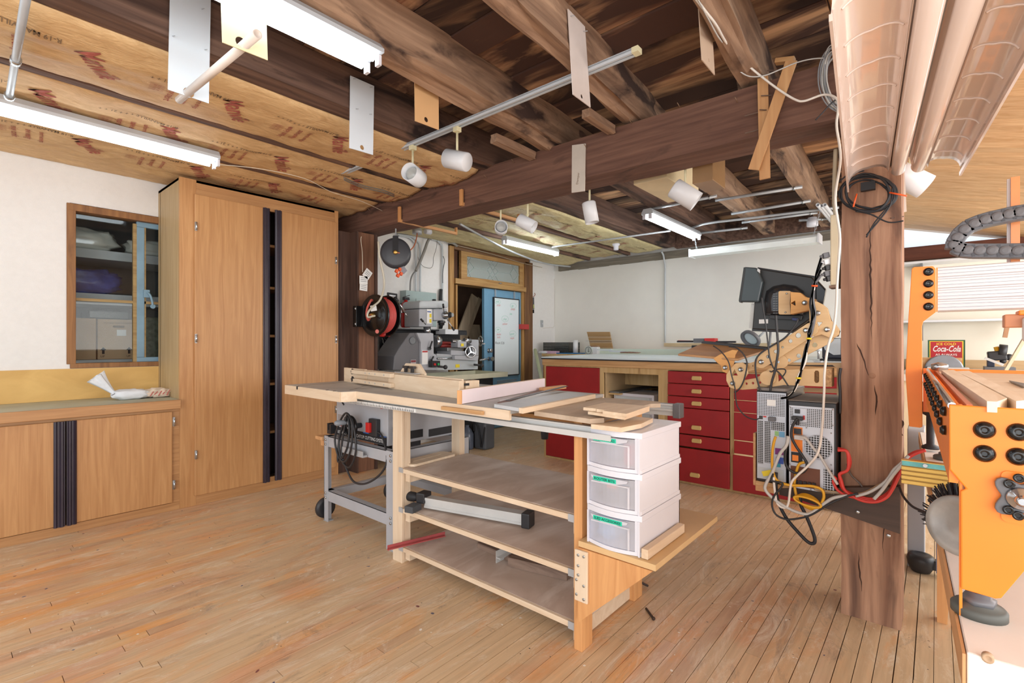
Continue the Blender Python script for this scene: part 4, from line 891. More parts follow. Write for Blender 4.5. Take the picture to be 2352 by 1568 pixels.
# wood stack on the lowest shelf
for i, (pa, pb, w, h, z, lab) in enumerate(((at(1165,1300,z=.094), at(1300,1334,z=.094), .12, .045, .0935, 'long weathered ribbed board right of the metal angle on the bottom shelf'),
                                       (at(1095,1256,z=.10), at(1180,1292,z=.10), .10, .03, .0935, 'short weathered ribbed board left of the metal angle on the bottom shelf'))):
    bb = B()
    for k in range(5): 
        off = Vector((k*w/5 + .012, 0, 0)); bb.bar(Vector((pa.x,pa.y,z+h/2)) + off, Vector((pb.x,pb.y,z+h/2)) + off, w/5*.75, h)
    solo('ribbed_board', bb, wood('old_lath_%d' % i, (150,126,110), (104,82,70), 'Y', 18), lab, 'board')
pm = at(1139,1290,z=.1)
solo('metal_angle', B().box(pm.x, pm.x + .2, pm.y - .003, pm.y, .094, .155).box(pm.x, pm.x + .2, pm.y - .03, pm.y - .003, .12, .124), ALU, 'bright metal angle piece lying across boards on the bottom shelf', 'metal angle')
solo('bolt', B().cyl(at(1484,1397,z=.006), at(1500,1419,z=.006), .005, seg=8).sphere(at(1501,1420,z=.008), .008), plain('rusty_bolt', (70,54,46), .7, .4), 'rusty bolt lying on the floor in front of the bench post', 'bolt')
solo('bolt', B().cyl(at(1472,1337,z=.03), at(1488,1345,z=.008), .0055, seg=8), plain('rusty_bolt_end', (80,70,66), .6, .5), 'short grey bolt end on the floor under the birch gusset', 'bolt')
# ================================================================ LAMPS, TRACK, PLATES, CONDUITS
TUBE_FAR = emis('fluorescent_tube_glow_far', (.9, .96, 1.0), TUBE_W * 2.2)
TUBE = emis('fluorescent_tube_glow', (.86, .95, 1.0), TUBE_W)
WHTL = plain('lamp_housing_white', (196,202,208), .4, var=.03)
def fluorescent(p0, p1, label, on=True, w=.085, h=.05, group=None, name='fluorescent_lamp', far=False):
    p0 = Vector(p0); p1 = Vector(p1); t = thing(name, label, 'lamp', (p0 + p1) / 2, group); f = frame(p0, p1 - p0); Ln = (p1 - p0).length
    o, U, V, W_ = f
    b = B().prism([(-w*.5,.0),(w*.5,.0),(w*.5,h*.35),(w*.32,h),(-w*.32,h),(-w*.5,h*.35)], [], o + W_*.022, V, W_, Ln); b2 = obj('housing', b, WHTL, t)
    for s in (-1, 1):
        obj('tube', B().cyl(o + U*.03 + V*s*w*.27, o + U*(Ln - .03) + V*s*w*.27, .0125, seg=12), (TUBE_FAR if far else TUBE) if on else WHT, t)
        for e in (0, Ln): obj('socket', lbox(B(), f, e - .012 if e else -.002, e + .002 if e else .012, s*w*.27 - .014, s*w*.27 + .014, -.022, .021), WHTP, t)
    return t
def lz(z, *pp): return [at(a, b, z=z) for a, b in pp]
e1 = at(498, 378, z=2.36); fluorescent((-.55, e1.y, 2.36), (e1.x, e1.y, 2.36), 'long glowing two tube lamp under the paper ceiling above the wall window', w=.13)
e2 = at(858, 150, z=2.40); fluorescent((-.15, e2.y + .01, 2.40), (e2.x, e2.y, 2.40), 'glowing two tube lamp overhead in front of the hanging white plates', w=.16)
a3, b3 = lz(2.34, (1158, 556), (1287, 583)); fluorescent(a3, (b3.x, a3.y, 2.34), 'small glowing tube lamp on the cream paper above the doorway', far=True)
a4, b4 = lz(2.36, (1486, 497), (1593, 548)); fluorescent(a4, (b4.x, a4.y, 2.36), 'glowing tube lamp under the far joists beside the conduits', w=.11, far=True)
l5 = thing('hanging_lamp', 'unlit boxy lamp with pale prismatic cover hanging on chains', 'lamp', (5.3, 1.40, 2.12))
b = B().prism([(-.07,0),(.07,0),(.075,.05),(.05,.075),(-.05,.075),(-.075,.05)], [], (5.3, 1.99, 2.125), (1,0,0), (0,0,1), 1.17); obj('diffuser', b, plain('prismatic_cover', (236,242,240), .35), l5)
obj('end_cap', B().box(5.215, 5.385, 1.99, 2.005, 2.12, 2.205), WHT, l5); obj('end_cap', B().box(5.215, 5.385, .805, .82, 2.12, 2.205), WHT, l5)
for (y, q) in ((1.95, 1.99), (.86, .80)):
    ch = B(); n = 9
    for i in range(n):
        c = Vector((5.3, y + (q - y)*i/n, 2.205 + .245*i/n + .012)); 
        ch.tube([c + (Vector((.006*math.cos(a), 0, .017*math.sin(a))) if i % 2 else Vector((0, .006*math.cos(a), .017*math.sin(a)))) for a in [k*math.pi/4 for k in range(8)]], .002, 5, smooth=False, closed=True)
    tag(obj('chain', ch, STEEL, l5), kind='stuff')
# lamp track with two spotlights
tz = 2.452; ta = at(760, 412, z=tz); tb = at(1455, 126, z=tz)
tr = thing('lamp_track', 'long white ceiling lamp track crossing below the near joists', 'lamp track', (ta + tb) / 2)
tf_ = frame(ta, tb - ta); TL = (tb - ta).length
b = B(); lbox(b, tf_, 0, TL, -.018, -.006, 0, .02); lbox(b, tf_, 0, TL, .006, .018, 0, .02); lbox(b, tf_, 0, TL, -.018, .018, .012, .022); obj('channel', b, WHTL, tr)
for e in (-.012, TL): obj('end_cap', lbox(B(), tf_, e, e + .03 if e > 0 else .02, -.02, .02, -.001, .023), CREAM, tr)
def spot(mount, c, axis, Ln, r, label, stem=CREAM, rust=False, group=None):
    """can shaped spotlight: mount = stem top, c = centre of the can, axis points out of the opening"""
    mount = Vector(mount); c = Vector(c); ax = Vector(axis).normalized(); t = thing('spotlight', label, 'spotlight', mount, group)
    obj('adapter', B().box(mount.x - .018, mount.x + .018, mount.y - .018, mount.y + .018, mount.z - .028, mount.z), stem, t, .002)
    j = Vector((mount.x, mount.y, max(c.z + r*.8, mount.z - .14)))
    obj('stem', B().cyl(mount - Vector((0,0,.028)), j, .007, seg=8).bar(j, c + Vector((0,0,r*.55)), .012, .012), stem, t)
    bk = c - ax*Ln/2
    b = B().lathe(bk, ax, [(0, .002), (0, r*.9), (.006, r), (Ln*.25, r), (Ln, r), (Ln, r*.94), (Ln*.55, r*.9), (Ln*.5, .003)], 28); obj('can', b, WHT, t)
    obj('bulb', B().lathe(c + ax*Ln*.02, ax, [(0,.02),(.02,r*.72),(.03,r*.74),(.04,r*.6),(.046,.004)], 20), plain('bulb_grey_' + str(int(c.y*100)), (176,176,172), .2), t)
    return t
def sp(px_m, px_c, X, axis, Ln, r, label, mz=None, cx=None):
    m = at(*px_m, x=X); 
    if mz: m.z = mz
    c = at(*px_c, x=cx or X); spot(m, c, axis, Ln, r, label)
X0 = (ta.x + tb.x) / 2
sp((948, 340), (952, 403), X0, (-.72,-.30,.05), .135, .056, 'white can spotlight on the lamp track, lens facing the camera side', tz)
sp((1050, 298), (1050, 368), X0, (-.25,.95,.33), .15, .054, 'white can spotlight on the lamp track tilted down to the right', tz)
XB = 2.850
sp((1354, 449), (1356, 488), XB, (.1,-.15,-1), .14, .046, 'white can spotlight hanging straight down behind the beam under the pale plate', 2.29)
sp((1150, 495), (1151, 523), XB, (-.9,-.85,-.05), .12, .050, 'round faced spotlight behind the beam near the small wooden brackets', 2.30)
sp((1212, 488), (1209, 513), XB, (.3,-.8,-.5), .14, .048, 'white can spotlight behind the beam right of the round faced one', 2.30)
sp((1574, 402), (1573, 447), XB, (.35,-.75,-.62), .16, .058, 'large white can spotlight behind the beam near the far tube lamp', 2.27)
# hanging plates
def plate(pts, y, m, label, hole=None, t=.004, top=None, name='hanging_plate'):
    q = [at(a, b, y=y) for a, b in pts]; out = [(p.x, p.z) for p in q]; holes = []
    if hole: h = at(hole[0], hole[1], y=y); holes = [[(h.x + hole[2]*math.cos(a), h.z + hole[2]*math.sin(a)) for a in [2*math.pi*k/18 for k in range(18)]]]
    o = solo(name, B().prism(out, holes, (0, y, 0), (1,0,0), (0,0,1), t), m, label, 'plate')
    return o, q
PW = plain('white_laminate_plate', (226,234,242), .4, var=.02)
o1, q1 = plate([(391,-60),(484,-25),(479,238),(385,206)], 2.405, PW, 'large white hanging plate with one end of the white pipe through it', (433, 213, .020))
o2, q2 = plate([(506,-20),(610,22),(614,139),(510,98)], 1.86, plain('pale_yellow_plate', (240,232,190), .5, var=.02), 'pale yellow hanging plate behind the near tube lamp', (553, 98, .019))
plate([(804,174),(858.5,198),(856,356),(802,340)], 2.405, PW, 'narrow white plate with a hole on the dark joist left of the lamp track', (831, 339, .013))
plate([(951,150),(1006,178),(1007,298.6),(952.5,278)], 1.995, plain('tan_fibre_plate', (222,178,128), .6, var=.04), 'tan plate with a hole hanging from the pale joist', (978, 275, .013))
plate([(1303,20.7),(1342,62),(1355,247),(1314.7,217)], 1.215, plain('stained_white_plate', (222,210,204), .5, var=.06, scale=9), 'long stained white plate hanging in front of the lamp track end', (1335, 222, .010))
plate([(1603,20),(1634,74),(1640,173),(1611,138)], .745, plain('pale_thin_plate', (206,180,156), .6), 'thin pale plywood plate with a hole near the white cables', (1626, 139, .007))
for nm, pts in (('white', [(463, 21), (396, 83), (470, 114)]), ('narrow', [(811, 181), (849, 200), (817, 250), (848, 262)]), ('stained', [(1309, 37), (1339, 72)])):
    par = {'white': o1, 'narrow': bpy.data.objects.get('hanging_plate.002'), 'stained': bpy.data.objects.get('hanging_plate.004')}[nm]; yy = {'white': 2.403, 'narrow': 2.403, 'stained': 1.213}[nm]
    for a, b_ in pts: p = at(a, b_, y=yy); obj('nail', B().cyl((p.x, yy, p.z), (p.x + .003, yy - .022, p.z - .006), .0018, seg=6), STEEL, par)
pa, pb = at(411, 230, y=2.50), at(592, 78, y=1.76)
solo('white_pipe', B().cyl(pa, pb, .0155, seg=18, hollow=.003), plain('white_pvc', (232,222,214), .4), 'white plastic pipe stuck through the large white and yellow plates', 'pipe')
q = [at(a, b_, x=2.592) for a, b_ in ((1315,334),(1346,330),(1344,439),(1314,443))]
pl = solo('hanging_plate', B().prism([(p.y, p.z) for p in q], [], (2.592,0,0), (0,1,0), (0,0,1), -.006), plain('pale_grey_plate', (206,196,184), .6), 'pale grey plate with faint pencil writing nailed to the big beam', 'plate')
text('pencil_writing', 'Damper', .022, (2.585, q[0].y - .045, q[2].z + .05), (0,-.15,1), (0,1,.15), GRYINK, pl)
# wooden U brackets under the beam
for (A, C, D_, E_, lab) in (((918,475),(918,510),(1046,533),(1046,514),'thin wooden bracket hooked under the left end of the beam'), ((1060,435),(1060,472),(1190,506),(1190,492),'thin wooden bracket hooked under the beam, right of the similar one')):
    a_ = at(*A, x=2.58); c_ = at(*C, x=2.58); d_ = at(*D_, y=c_.y); t = thing('beam_bracket', lab, 'bracket', c_)
    d_.z = c_.z; 
    obj('upright', B().box(a_.x - .01, a_.x + .008, a_.y - .014, a_.y + .014, c_.z, a_.z), FIRZ, t, .001)
    obj('cross_piece', B().bar(c_ + Vector((.009,0,.012)), Vector((d_.x, c_.y, c_.z + .012)), .026, .024), FIRX, t)
    obj('upright', B().box(d_.x + .001, d_.x + .014, a_.y - .014, a_.y + .014, c_.z, c_.z + .07), FIRZ, t, .001)
# crossed tan sticks nailed to the beam
for (P, Q, w, lab, x) in (((1818,140),(1731,390),.050,'tan wooden stick slanting down left across the beam, front one of the crossed pair', 2.555), ((1752,178),(1757,411),.046,'tan wooden stick hanging straight down from the beam behind the slanting one', 2.577)):
    p, q_ = at(*P, x=x), at(*Q, x=x); solo('wooden_stick', B().bar(p, q_, w, .012, (1,0,0)), wood('tan_stick_%d' % int(x*1000), (214,168,118), (190,140,92), 'Z', 20, bmp=.1), lab, 'stick', bev=.001)
p, q_ = at(1782,142,x=2.565), at(1825,137,x=2.565); solo('wooden_stick', B().bar(p, q_, .02, .035, (1,0,0)), FIRY, 'short horizontal wood scrap at the top of the crossed sticks', 'stick')
for (P, Q) in (((1710,267),(1742,258)),((1711,306),(1742,298)),((1748,220),(1772,219)),((1745,252),(1762,253)),((1762,162),(1786,162))):
    solo('long_nail', B().bar(at(*P, x=2.545), at(*Q, x=2.575), .004, .004), plain('rust_nail_%d' % P[0], (120,100,88), .6, .6), {1710:'long nail left of the crossed sticks, upper one',1711:'long nail left of the crossed sticks, lower one',1748:'nail through the straight stick, upper of its pair',1745:'nail through the straight stick, lower of its pair',1762:'nail at the top of the crossed sticks'}[P[0]], 'nail')
# conduits under the far joists
CN = [([(1485,482),(1646,450)],'leftmost'),([(1643,460),(1843,429)],'topmost'),([(1680,491),(1862,461)],'second from the top'),([(1586,525),(1611,515.6),(1650,509),(1691,504.5),(1927,476)],'long bent'),([(1704,511),(1878,488)],'fourth from the top'),([(1600,536),(1717,523)],'short, right of the far tube lamp'),([(1835,506),(1903,502)],'short, next to the power strip'),([(1650,563),(1779,549)],'lowest, above the hanging lamp'),([(1855,540),(1902,536)],'shortest, right above the hanging lamp end')]
for pts, w_ in CN:
    P = [at(a, b_, z=2.452) for a, b_ in pts]
    t = solo('conduit_pipe', B().tube(P, .0125, 10, smooth=len(P) > 2), STEEL, 'galvanized conduit under the far joists, ' + w_ + ' one', 'pipe', 'conduits under the far joists')
    for p in (P[-1],):
        obj('strap', B().cyl(p + (P[0]-p).normalized()*.05, p + (P[0]-p).normalized()*.065, .017, seg=10), ZINC, t)
for i, (a, b_) in enumerate(((1878, 470), (1887, 472), (1894, 470))):
    p = at(a, b_, z=2.44); q_ = Vector((p.x + .9, p.y + .005, p.z)); solo('white_tube', B().cyl(p, q_, .016, seg=14, hollow=.003), WHT, ('left', 'middle', 'right')[i] + ' one of three short white tubes stored beside the power strip', 'tube', 'three white tubes under the last joist')
p, q_ = at(1268, 567, z=2.385), at(1540, 530, z=2.41); solo('conduit_pipe', B().cyl(p, q_, .010, seg=10), STEEL, 'thin conduit crossing the cream paper ceiling to the far joist', 'pipe')
cp = at(1415, 567, z=2.38); solo('lamp_holder', B().lathe(cp + Vector((0,0,.04)), (0,0,-1), [(0,.045),(.02,.045),(.03,.03),(.075,.03),(.08,.02)]), WHTP, 'white empty lamp holder on the cream paper ceiling', 'lamp holder')
cp = at(1866, 510, z=2.40); solo('lamp_holder', B().lathe(cp + Vector((0,0,.045)), (0,0,-1), [(0,.04),(.03,.04),(.032,.05),(.085,.05),(.09,.03)]), WHTP, 'white lamp holder under the last joist by the hanging lamp', 'lamp holder')
v1, v2 = at(1527, 600, x=6.47), at(1528, 788, x=6.47)
solo('conduit_pipe', B().tube([Vector((6.36, v1.y, 2.44)), Vector((6.42, v1.y, 2.40)), Vector((6.445, v1.y, 2.34)), Vector((6.48, v1.y, 2.24)), Vector((6.48, v1.y, 2.1)), Vector((6.48, v1.y, v2.z + .01))], .012, 8), GREYL, 'vertical grey conduit down the middle of the back wall', 'pipe')
w1, w2 = at(1525, 792, x=6.46), at(1930, 792, x=6.46)
solo('wall_raceway', B().box(6.462, 6.498, w2.y, w1.y, w1.z - .02, w1.z + .025), plain('tan_raceway', (206,186,150), .6), 'tan raceway strip along the lower back wall behind the white table', 'raceway')
# near left conduit over the window lamp
P = [at(62, -20, z=2.39), at(45, 90, z=2.385), at(22, 218, z=2.38)]
t = solo('conduit_pipe', B().cyl(P[0], P[2], .0135, seg=12), STEEL, 'grey conduit running to the near left tube lamp', 'pipe')
obj('strap', B().cyl(at(37, 135, z=2.385), at(35, 143, z=2.385), .019, seg=12), ZINC, t); obj('coupling', B().cyl(P[2], P[2] + (P[2]-P[0]).normalized()*.03, .02, seg=12), ZINC, t)
# conduits of the paper ceiling corner and string
P = [at(a, b_, z=2.39) for a, b_ in ((505, 378), (600, 388), (700, 410), (760, 440), (830, 462), (880, 485))]
solo('string', B().tube(P, .0025, 5), ROPE, 'twisted white string under the paper ceiling to the cabinet side', 'string')
for k, dy in enumerate((0, 9)):
    P = [at(a, b_ + dy*.5, z=2.41) for a, b_ in ((790, 408), (830, 425), (880, 437), (905, 447))]
    solo('ceiling_cable', B().tube(P, .005, 6), plain('grey_sheath_%d' % k, (122,116,108), .6), 'grey cable on the paper ceiling at the track end, %s of two' % ('upper', 'lower')[k], 'cable')
# cables over the beam and down the post
def cab(pts, x, r, m, label, cat='cable', name='cable', zz=None, par=None, seg=7):
    P = [at(a[0], a[1], x=(a[2] if len(a) > 2 else x)) for a in pts]
    b = B().tube(P, r, seg)
    return obj(name, b, m, par) if par is not None else solo(name, b, m, label, cat)
z3 = lambda pts: [(1500 + a/2.751, b_/2.751) + tuple(r_) for a, b_, *r_ in pts]
cab(z3([(262,-20,1.72),(330,70,1.85),(400,160,2.0),(470,280,2.22),(580,395,2.45),(680,480,2.52),(800,570,2.535),(900,630,2.53),(960,637,2.53),(1080,598,2.53),(1160,625,2.5),(1168,700,2.5),(1160,800,2.5),(1185,1000,2.5),(1152,1250,2.5),(1180,1480,2.5)]) + [(1927,590,2.5),(1923,651,2.5),(1921,702,2.5),(1915,753,2.5),(1902,796,2.5),(1894,855,2.5),(1893,900,2.5),(1888,985,2.5),(1879,1038,2.5),(1856,1069,2.5),(1830,1093,2.5),(1817,1111,2.5),(1811,1155,2.5),(1801,1166,2.5),(1785,1155,2.5),(1779,1121,2.5),(1777,1095,2.5)], 2.5, .0052, WHTW, 'thick white cable running over the beam and down past the computers')
cab(z3([(275,-20,1.72),(345,110,1.9),(410,230,2.1),(470,310,2.28),(520,420,2.45),(600,480,2.50),(700,478,2.52),(800,440,2.54),(900,398,2.545),(1000,373,2.55),(1100,366,2.55)]), 2.5, .003, GRYW, 'thin grey cable swinging from the joist to the wire coil')
cb_ = thing('wire_coil', 'coil of many grey wires hung at the corner of beam and post', 'wire coil', at(1925, 190, x=2.555))
rs = random.Random(4)
c0 = at(1925, 188, x=2.555)
for k in range(13):
    ay, az = .052 + rs.uniform(-.012, .014), .135 + rs.uniform(-.02, .015); dy, dz = rs.uniform(-.012, .012), rs.uniform(-.02, .015); ph = rs.uniform(0, 1)
    P = [Vector((2.55 + .012*math.sin(a*2 + ph) - k*.0015, c0.y + dy + ay*math.cos(a) + .02*math.sin(a), c0.z + dz + az*math.sin(a))) for a in [i*math.pi/9 for i in range(18)]]
    obj('wire_loop', B().tube(P, .0032, 5, closed=True), GRYW if k % 3 else plain('wire_shade_%d' % k, (150,152,156), .5), cb_)
obj('cable_tie', B().tube([at(1940, 222, x=2.52), at(1915, 232, x=2.51), at(1890, 258, x=2.50), at(1873, 276, x=2.50)], .003, 5), BLKP, cb_)
bc = thing('cable_coil', 'coil of black cable tied in orange hanging on the rough post', 'cable coil', at(1992, 450, x=2.575))
c0 = at(1992, 445, x=2.575)
for k in range(9):
    ay, az = .088 + rs.uniform(-.02, .018), .07 + rs.uniform(-.012, .014); ph = rs.uniform(-.1, .5)
    P = [Vector((2.585 - k*.003, c0.y + rs.uniform(-.002,.002) + ay*math.cos(a), c0.z + rs.uniform(-.002,.002) + az*math.sin(a) + .02*math.cos(a))) for a in [i*math.pi/9 + ph for i in range(18)]]
    obj('cable_loop', B().tube(P, .0038, 6, closed=True), BLKM, bc)
for pts in ([(2050,430),(2045,470),(2020,505),(1990,540)], [(2040,475),(2010,510),(1990,545)], [(1965,485),(2000,492),(2040,510),(2075,507)], [(1928,417),(1950,400),(1985,392)]):
    cab(pts, 2.565, .0032, BLKM, '', par=bc, name='cable_end')
for (p, q_) in (((2043,442),(2083,450)), ((1968,445),(1960,475))): obj('orange_tie', B().tube([at(*p, x=2.55), at(*q_, x=2.545)], .0035, 5), ORGPL, bc)
obj('clip', B().box(2.575, 2.60, at(2010, 0, x=2.58).y, at(1977, 0, x=2.58).y, at(1990, 437, x=2.58).z, at(1990, 418, x=2.58).z), BLKM, bc)
# big reflector lamp
rl = thing('reflector_lamp', 'large white double trough reflector lamp with unlit tubes near the camera', 'lamp', (1.82, .13, 1.86))
yL, yR, zR = .272, -.068, 1.835
def gz(u):  # profile of the reflector across its width (u 0..1)
    return 0
XA, XE = 1.12, 2.43; ROT = R(5.2)
def rot_(b):
    M = Matrix.Translation((XE, .10, 0)) @ Matrix.Rotation(ROT, 4, 'Z') @ Matrix.Translation((-XE, -.10, 0)); return b.xform(M)
prof = [(yL, zR - .012), (yL - .001, zR)]
for i in range(15):
    a = math.pi * i / 14; prof.append((.207 + .064*math.cos(a), zR + .062*math.sin(a)**.8 + (.03*max(0, i-7)/7)))
prof += [(.138, zR + .05), (.112, zR + .072), (.088, zR + .05), (.080, zR + .085), (.072, zR + .05), (.049, zR + .072), (.026, zR + .05)]
for i in range(15):
    a = math.pi * i / 14; prof.append((-.022 + .046*math.cos(a), zR + .052*math.sin(a)**.8 + (.03*max(0, 7-i)/7)))
prof += [(yR, zR), (yR, zR - .012)]
bb = B(); nX = 40; rows = []
for i in range(nX + 1):
    x = XA + (XE - XA)*i/nX
    rows.append([(bb.bm.verts.new((x, y, z)), bb.bm.verts.new((x, y, z + .003))) for y, z in prof])
for i in range(nX):
    for j in range(len(prof) - 1):
        for k in (0, 1):
            f = bb.bm.faces.new((rows[i][j][k], rows[i][j+1][k], rows[i+1][j+1][k], rows[i+1][j][k])); f.smooth = True
for i in (0, nX):
    for j in range(len(prof) - 1): bb.bm.faces.new((rows[i][j][0], rows[i][j+1][0], rows[i][j+1][1], rows[i][j][1]))
for j in (0, len(prof) - 1):
    for i in range(nX): bb.bm.faces.new((rows[i][j][0], rows[i+1][j][0], rows[i+1][j][1], rows[i][j][1]))
GLW = plain('glossy_white_reflector', (226,208,198), .16, var=.015, coat=.5)
obj('reflector', rot_(bb), GLW, rl)
for y in (.112, .049):
    tb_ = obj('tube', rot_(B().lathe((XA, y, zR + .044), (1,0,0), [(0,.024),(XE - XA + .01,.024),(XE - XA + .025,.021),(XE - XA + .03,.014)], 24)), GLW, rl)
for x in [1.2 + .155*k for k in range(8)]:
    obj('rib', rot_(B().tube([(x, p[0], p[1] - .0015) for p in prof[5:15]], .0028, 6)), GLW, rl); obj('rib', rot_(B().tube([(x + .05, p[0], p[1] - .0015) for p in prof[27:37]], .0028, 6)), GLW, rl)
obj('housing', rot_(B().box(XA, XE - .02, .03, .13, zR + .076, zR + .12)), WHTL, rl)
for s in (yL, yR): obj('rim', rot_(B().box(XA, XE, s - .003, s + .003, zR - .02, zR - .006)), GLW, rl)
for x in (1.35, 2.2): obj('hanger_wire', rot_(B().cyl((x, .08, zR + .12), (x, .08, 2.32), .002, seg=5)), STEEL, rl)
# small white spot and strip below the reflector
sp((2092, 384), (2092, 412), 2.95, (.3,-.8,-.6), .14, .055, 'white can spotlight right of the rough post under the reflector lamp', 2.345)
a_, b_ = at(2071, 385, x=2.82), at(2076, 487, x=2.82); solo('clear_strip', B().bar(a_, b_, .02, .003, (1,0,0)), plain('milky_strip', (222,216,208), .3), 'milky plastic strip hanging behind the right edge of the post', 'strip')
# ================================================================ RED BENCH ALONG THE BACK
BX = 4.17
yy = lambda px: at(px, 900, x=BX).y
wb_ = thing('workbench', 'long workbench with red doors and drawers and white top', 'workbench', (4.9, 1.8, 0))
obj('white_top', B().prism([(4.14,3.16),(4.14,.30),(5.80,.30),(5.80,3.42)], [], (0,0,1.046), (1,0,0), (0,1,0), .012), plain('pale_blue_white_top', (222,236,242), .3, var=.02), wb_)
obj('black_edge', B().box(4.136, 4.15, .30, 3.16, 1.034, 1.0455).prism([(4.15,3.145),(5.80,3.40),(5.80,.31),(4.15,.31)], [], (0,0,1.036), (1,0,0), (0,1,0), .009), BLKM, wb_)
obj('top_rail', B().box(4.15, 4.19, .34, 3.155, .972, 1.034), FIRY, wb_, .002)
ys = [yy(1252), yy(1377.5), yy(1386), yy(1512), yy(1534), yy(1677), yy(1686), .45]
obj('face_frame', B().prism([(ys[0]+.012, .0),(ys[0]+.012,.971),(.42,.971),(.42,.0)], [[(ys[0]-.012,.018),(ys[0]-.012,.96),(ys[1],.96),(ys[1],.018)],[(ys[2],.06),(ys[2],.917),(ys[3],.917),(ys[3],.06)],[(ys[4],.04),(ys[4],.963),(ys[5],.963),(ys[5],.04)],[(ys[6],.04),(ys[6],.963),(.46,.963),(.46,.04)]], (BX,0,0), (0,1,0), (0,0,1), .02), FRAMEW, wb_, .001)
obj('side_panel', B().box(BX+.021, 5.7, ys[0]-.01, ys[0]+.008, 0, 1.03), plain('side_grey_wood', (150,130,100), .7), wb_)
obj('carcass_back', B().box(5.2, 5.22, .42, ys[0]-.02, .02, 1.03), plain('bench_inside', (150,126,92), .8), wb_)
for y in (ys[1]+.002, ys[2]-.012, ys[3]-.012+.01, ys[4]+.004, ys[5]-.004): obj('divider', B().box(BX+.022, 5.19, y-.006, y+.006, .03, 1.03), plain('divider_%d' % int(y*1000), (196,168,128), .7), wb_)
obj('inner_shelf', B().box(BX+.06, 5.19, ys[2]-.14, ys[2]-.02, .705, .72), FRAMEW, wb_)
obj('inner_shelf', B().box(BX+.03, 5.19, ys[3]+.01, ys[2]-.02, .04, .06), FRAMEW, wb_)
obj('upper_rail', B().box(BX+.4, BX+.42, ys[3]+.01, ys[2]-.02, .78, .93), FRAMEW, wb_)
d = obj('door', B().box(BX-.006, BX+.012, ys[1]+.003, ys[0]-.016, .022, .957), REDP, wb_, .002)
obj('toe_board', B().box(BX+.045, BX+.06, .44, ys[4], .0, .06), plain('toe_board', (176,160,130), .8), wb_)
rows = ((.855,.957),(.748,.850),(.650,.742),(.428,.645),(.318,.418),(.022,.306))
hz = (.905,.795,.692,.49,.379,.092)
for (ya, yb) in ((ys[5]+.004, ys[4]-.004), (.47, ys[6]-.004)):
    for k, (z0, z1) in enumerate(rows):
        dx = (.0, .004, .002, .006, .0, .014)[k]
        d = obj('drawer', B().box(BX-.014-dx, BX+.004-dx, ya + (-.006 if k == 5 else 0), yb + (.006 if k == 5 else 0), z0, z1), REDP, wb_, .004)
        yc = (ya + yb)/2 + (.01 if k == 5 else .0); obj('handle', B().prism([(-.036,-.016),(.036,-.016),(.04,0),(.034,.018),(-.034,.018),(-.04,0)], [], (BX-.0145-dx, yc, hz[k]), (0,1,0), (0,0,1), -.022), plain('wood_pull_%d%d' % (k, int(ya*10)), (206,174,112), .5), d, .003)
# white drawer unit inside the opening
du = thing('drawer_unit', 'white plastic drawer unit standing in the open bay of the red bench', 'drawer unit', (4.4, 2.1, .0605))
ya_, yb_ = at(1503, 940, x=4.30).y, at(1411, 940, x=4.30).y
obj('housing', B().box(4.29, 4.72, ya_, yb_, .0615, .72), WHTP, du, .006)
for z0 in (.09, .245, .40, .555): dd = obj('drawer', B().box(4.275, 4.289, ya_+.02, yb_-.02, z0, z0+.14), FROSTL, du); obj('drawer_rim', B().box(4.268, 4.2745, ya_+.03, yb_-.03, z0+.115, z0+.135), plain('rim_%d' % int(z0*100), (190,200,204), .4), dd)
for k, (y, c_, lab) in enumerate(((at(1400,950,x=4.5).y, (170,130,84), 'small brown wooden box beside the white unit in the bench bay'), )):
    solo('wooden_box', B().box(4.45, 4.75, ys[2]-.08, ys[2]-.03, .0625, .56), plain('brown_box_wood', c_, .7), lab, 'box', bev=.003)
solo('steel_ruler', B().box(4.24, 4.95, ys[2]-.13, ys[2]-.03, .7205, .735), plain('dull_metal', (128,134,136), .4, .6), 'dull metal plate on the shelf of the open bench bay', 'plate')
# back table and what stands on it
bt = thing('back_table', 'low wood edged table along the back wall behind the bench', 'table', (6.1, 3.3, 0))
obj('table_top', B().box(5.84, 6.44, 2.2, 4.45, 1.01, 1.045), FRAMEW, bt, .002)
for (x, y) in ((5.88, 4.40), (6.40, 4.40), (5.88, 2.25), (6.40, 2.25)): obj('leg', B().box(x-.03, x+.03, y-.03, y+.03, 0, 1.009), DOORFW, bt)
wt_ = solo('white_counter', B().box(5.83, 6.46, .3, 2.19, .98, 1.046), plain('pale_counter', (214,224,216), .5), 'pale counter along the right half of the back wall', 'counter', bev=.003)
solo('pale_green_board', B().box(5.92, 5.96, 1.45, 3.55, 1.0465, 1.125), plain('pale_green_paint', (206,220,208), .5, var=.03), 'long pale green board standing behind the white bench top', 'board', bev=.002)
ms = thing('mesh_stack', 'stack of black wire mesh trays at the back left of the bench', 'mesh trays', (6.12, 4.05, 1.046))
ym0, ym1 = at(1314, 800, x=6.1).y, at(1258, 800, x=6.1).y
for k in range(7):
    b = B(); z = 1.048 + k*.024
    for j in range(9): yv = ym0 + (ym1-ym0)*j/8; b.bar((6.02,yv,z+.01),(6.28,yv,z+.01),.006,.018)
    for x in (6.0, 6.1, 6.2, 6.29): b.bar((x, ym0-.008, z+.01), (x, ym1+.008, z+.01), .008, .02)
    obj('mesh_tray', b, plain('mesh_black_%d' % k, (52,56,54), .4, var=.4, scale=40), ms)
p = at(1322, 800, x=6.0); solo('paper_roll', B().cyl((6.0,p.y,1.0465),(6.0,p.y,1.245),.036, seg=24), WHT, 'white paper roll standing right of the black mesh trays', 'roll')
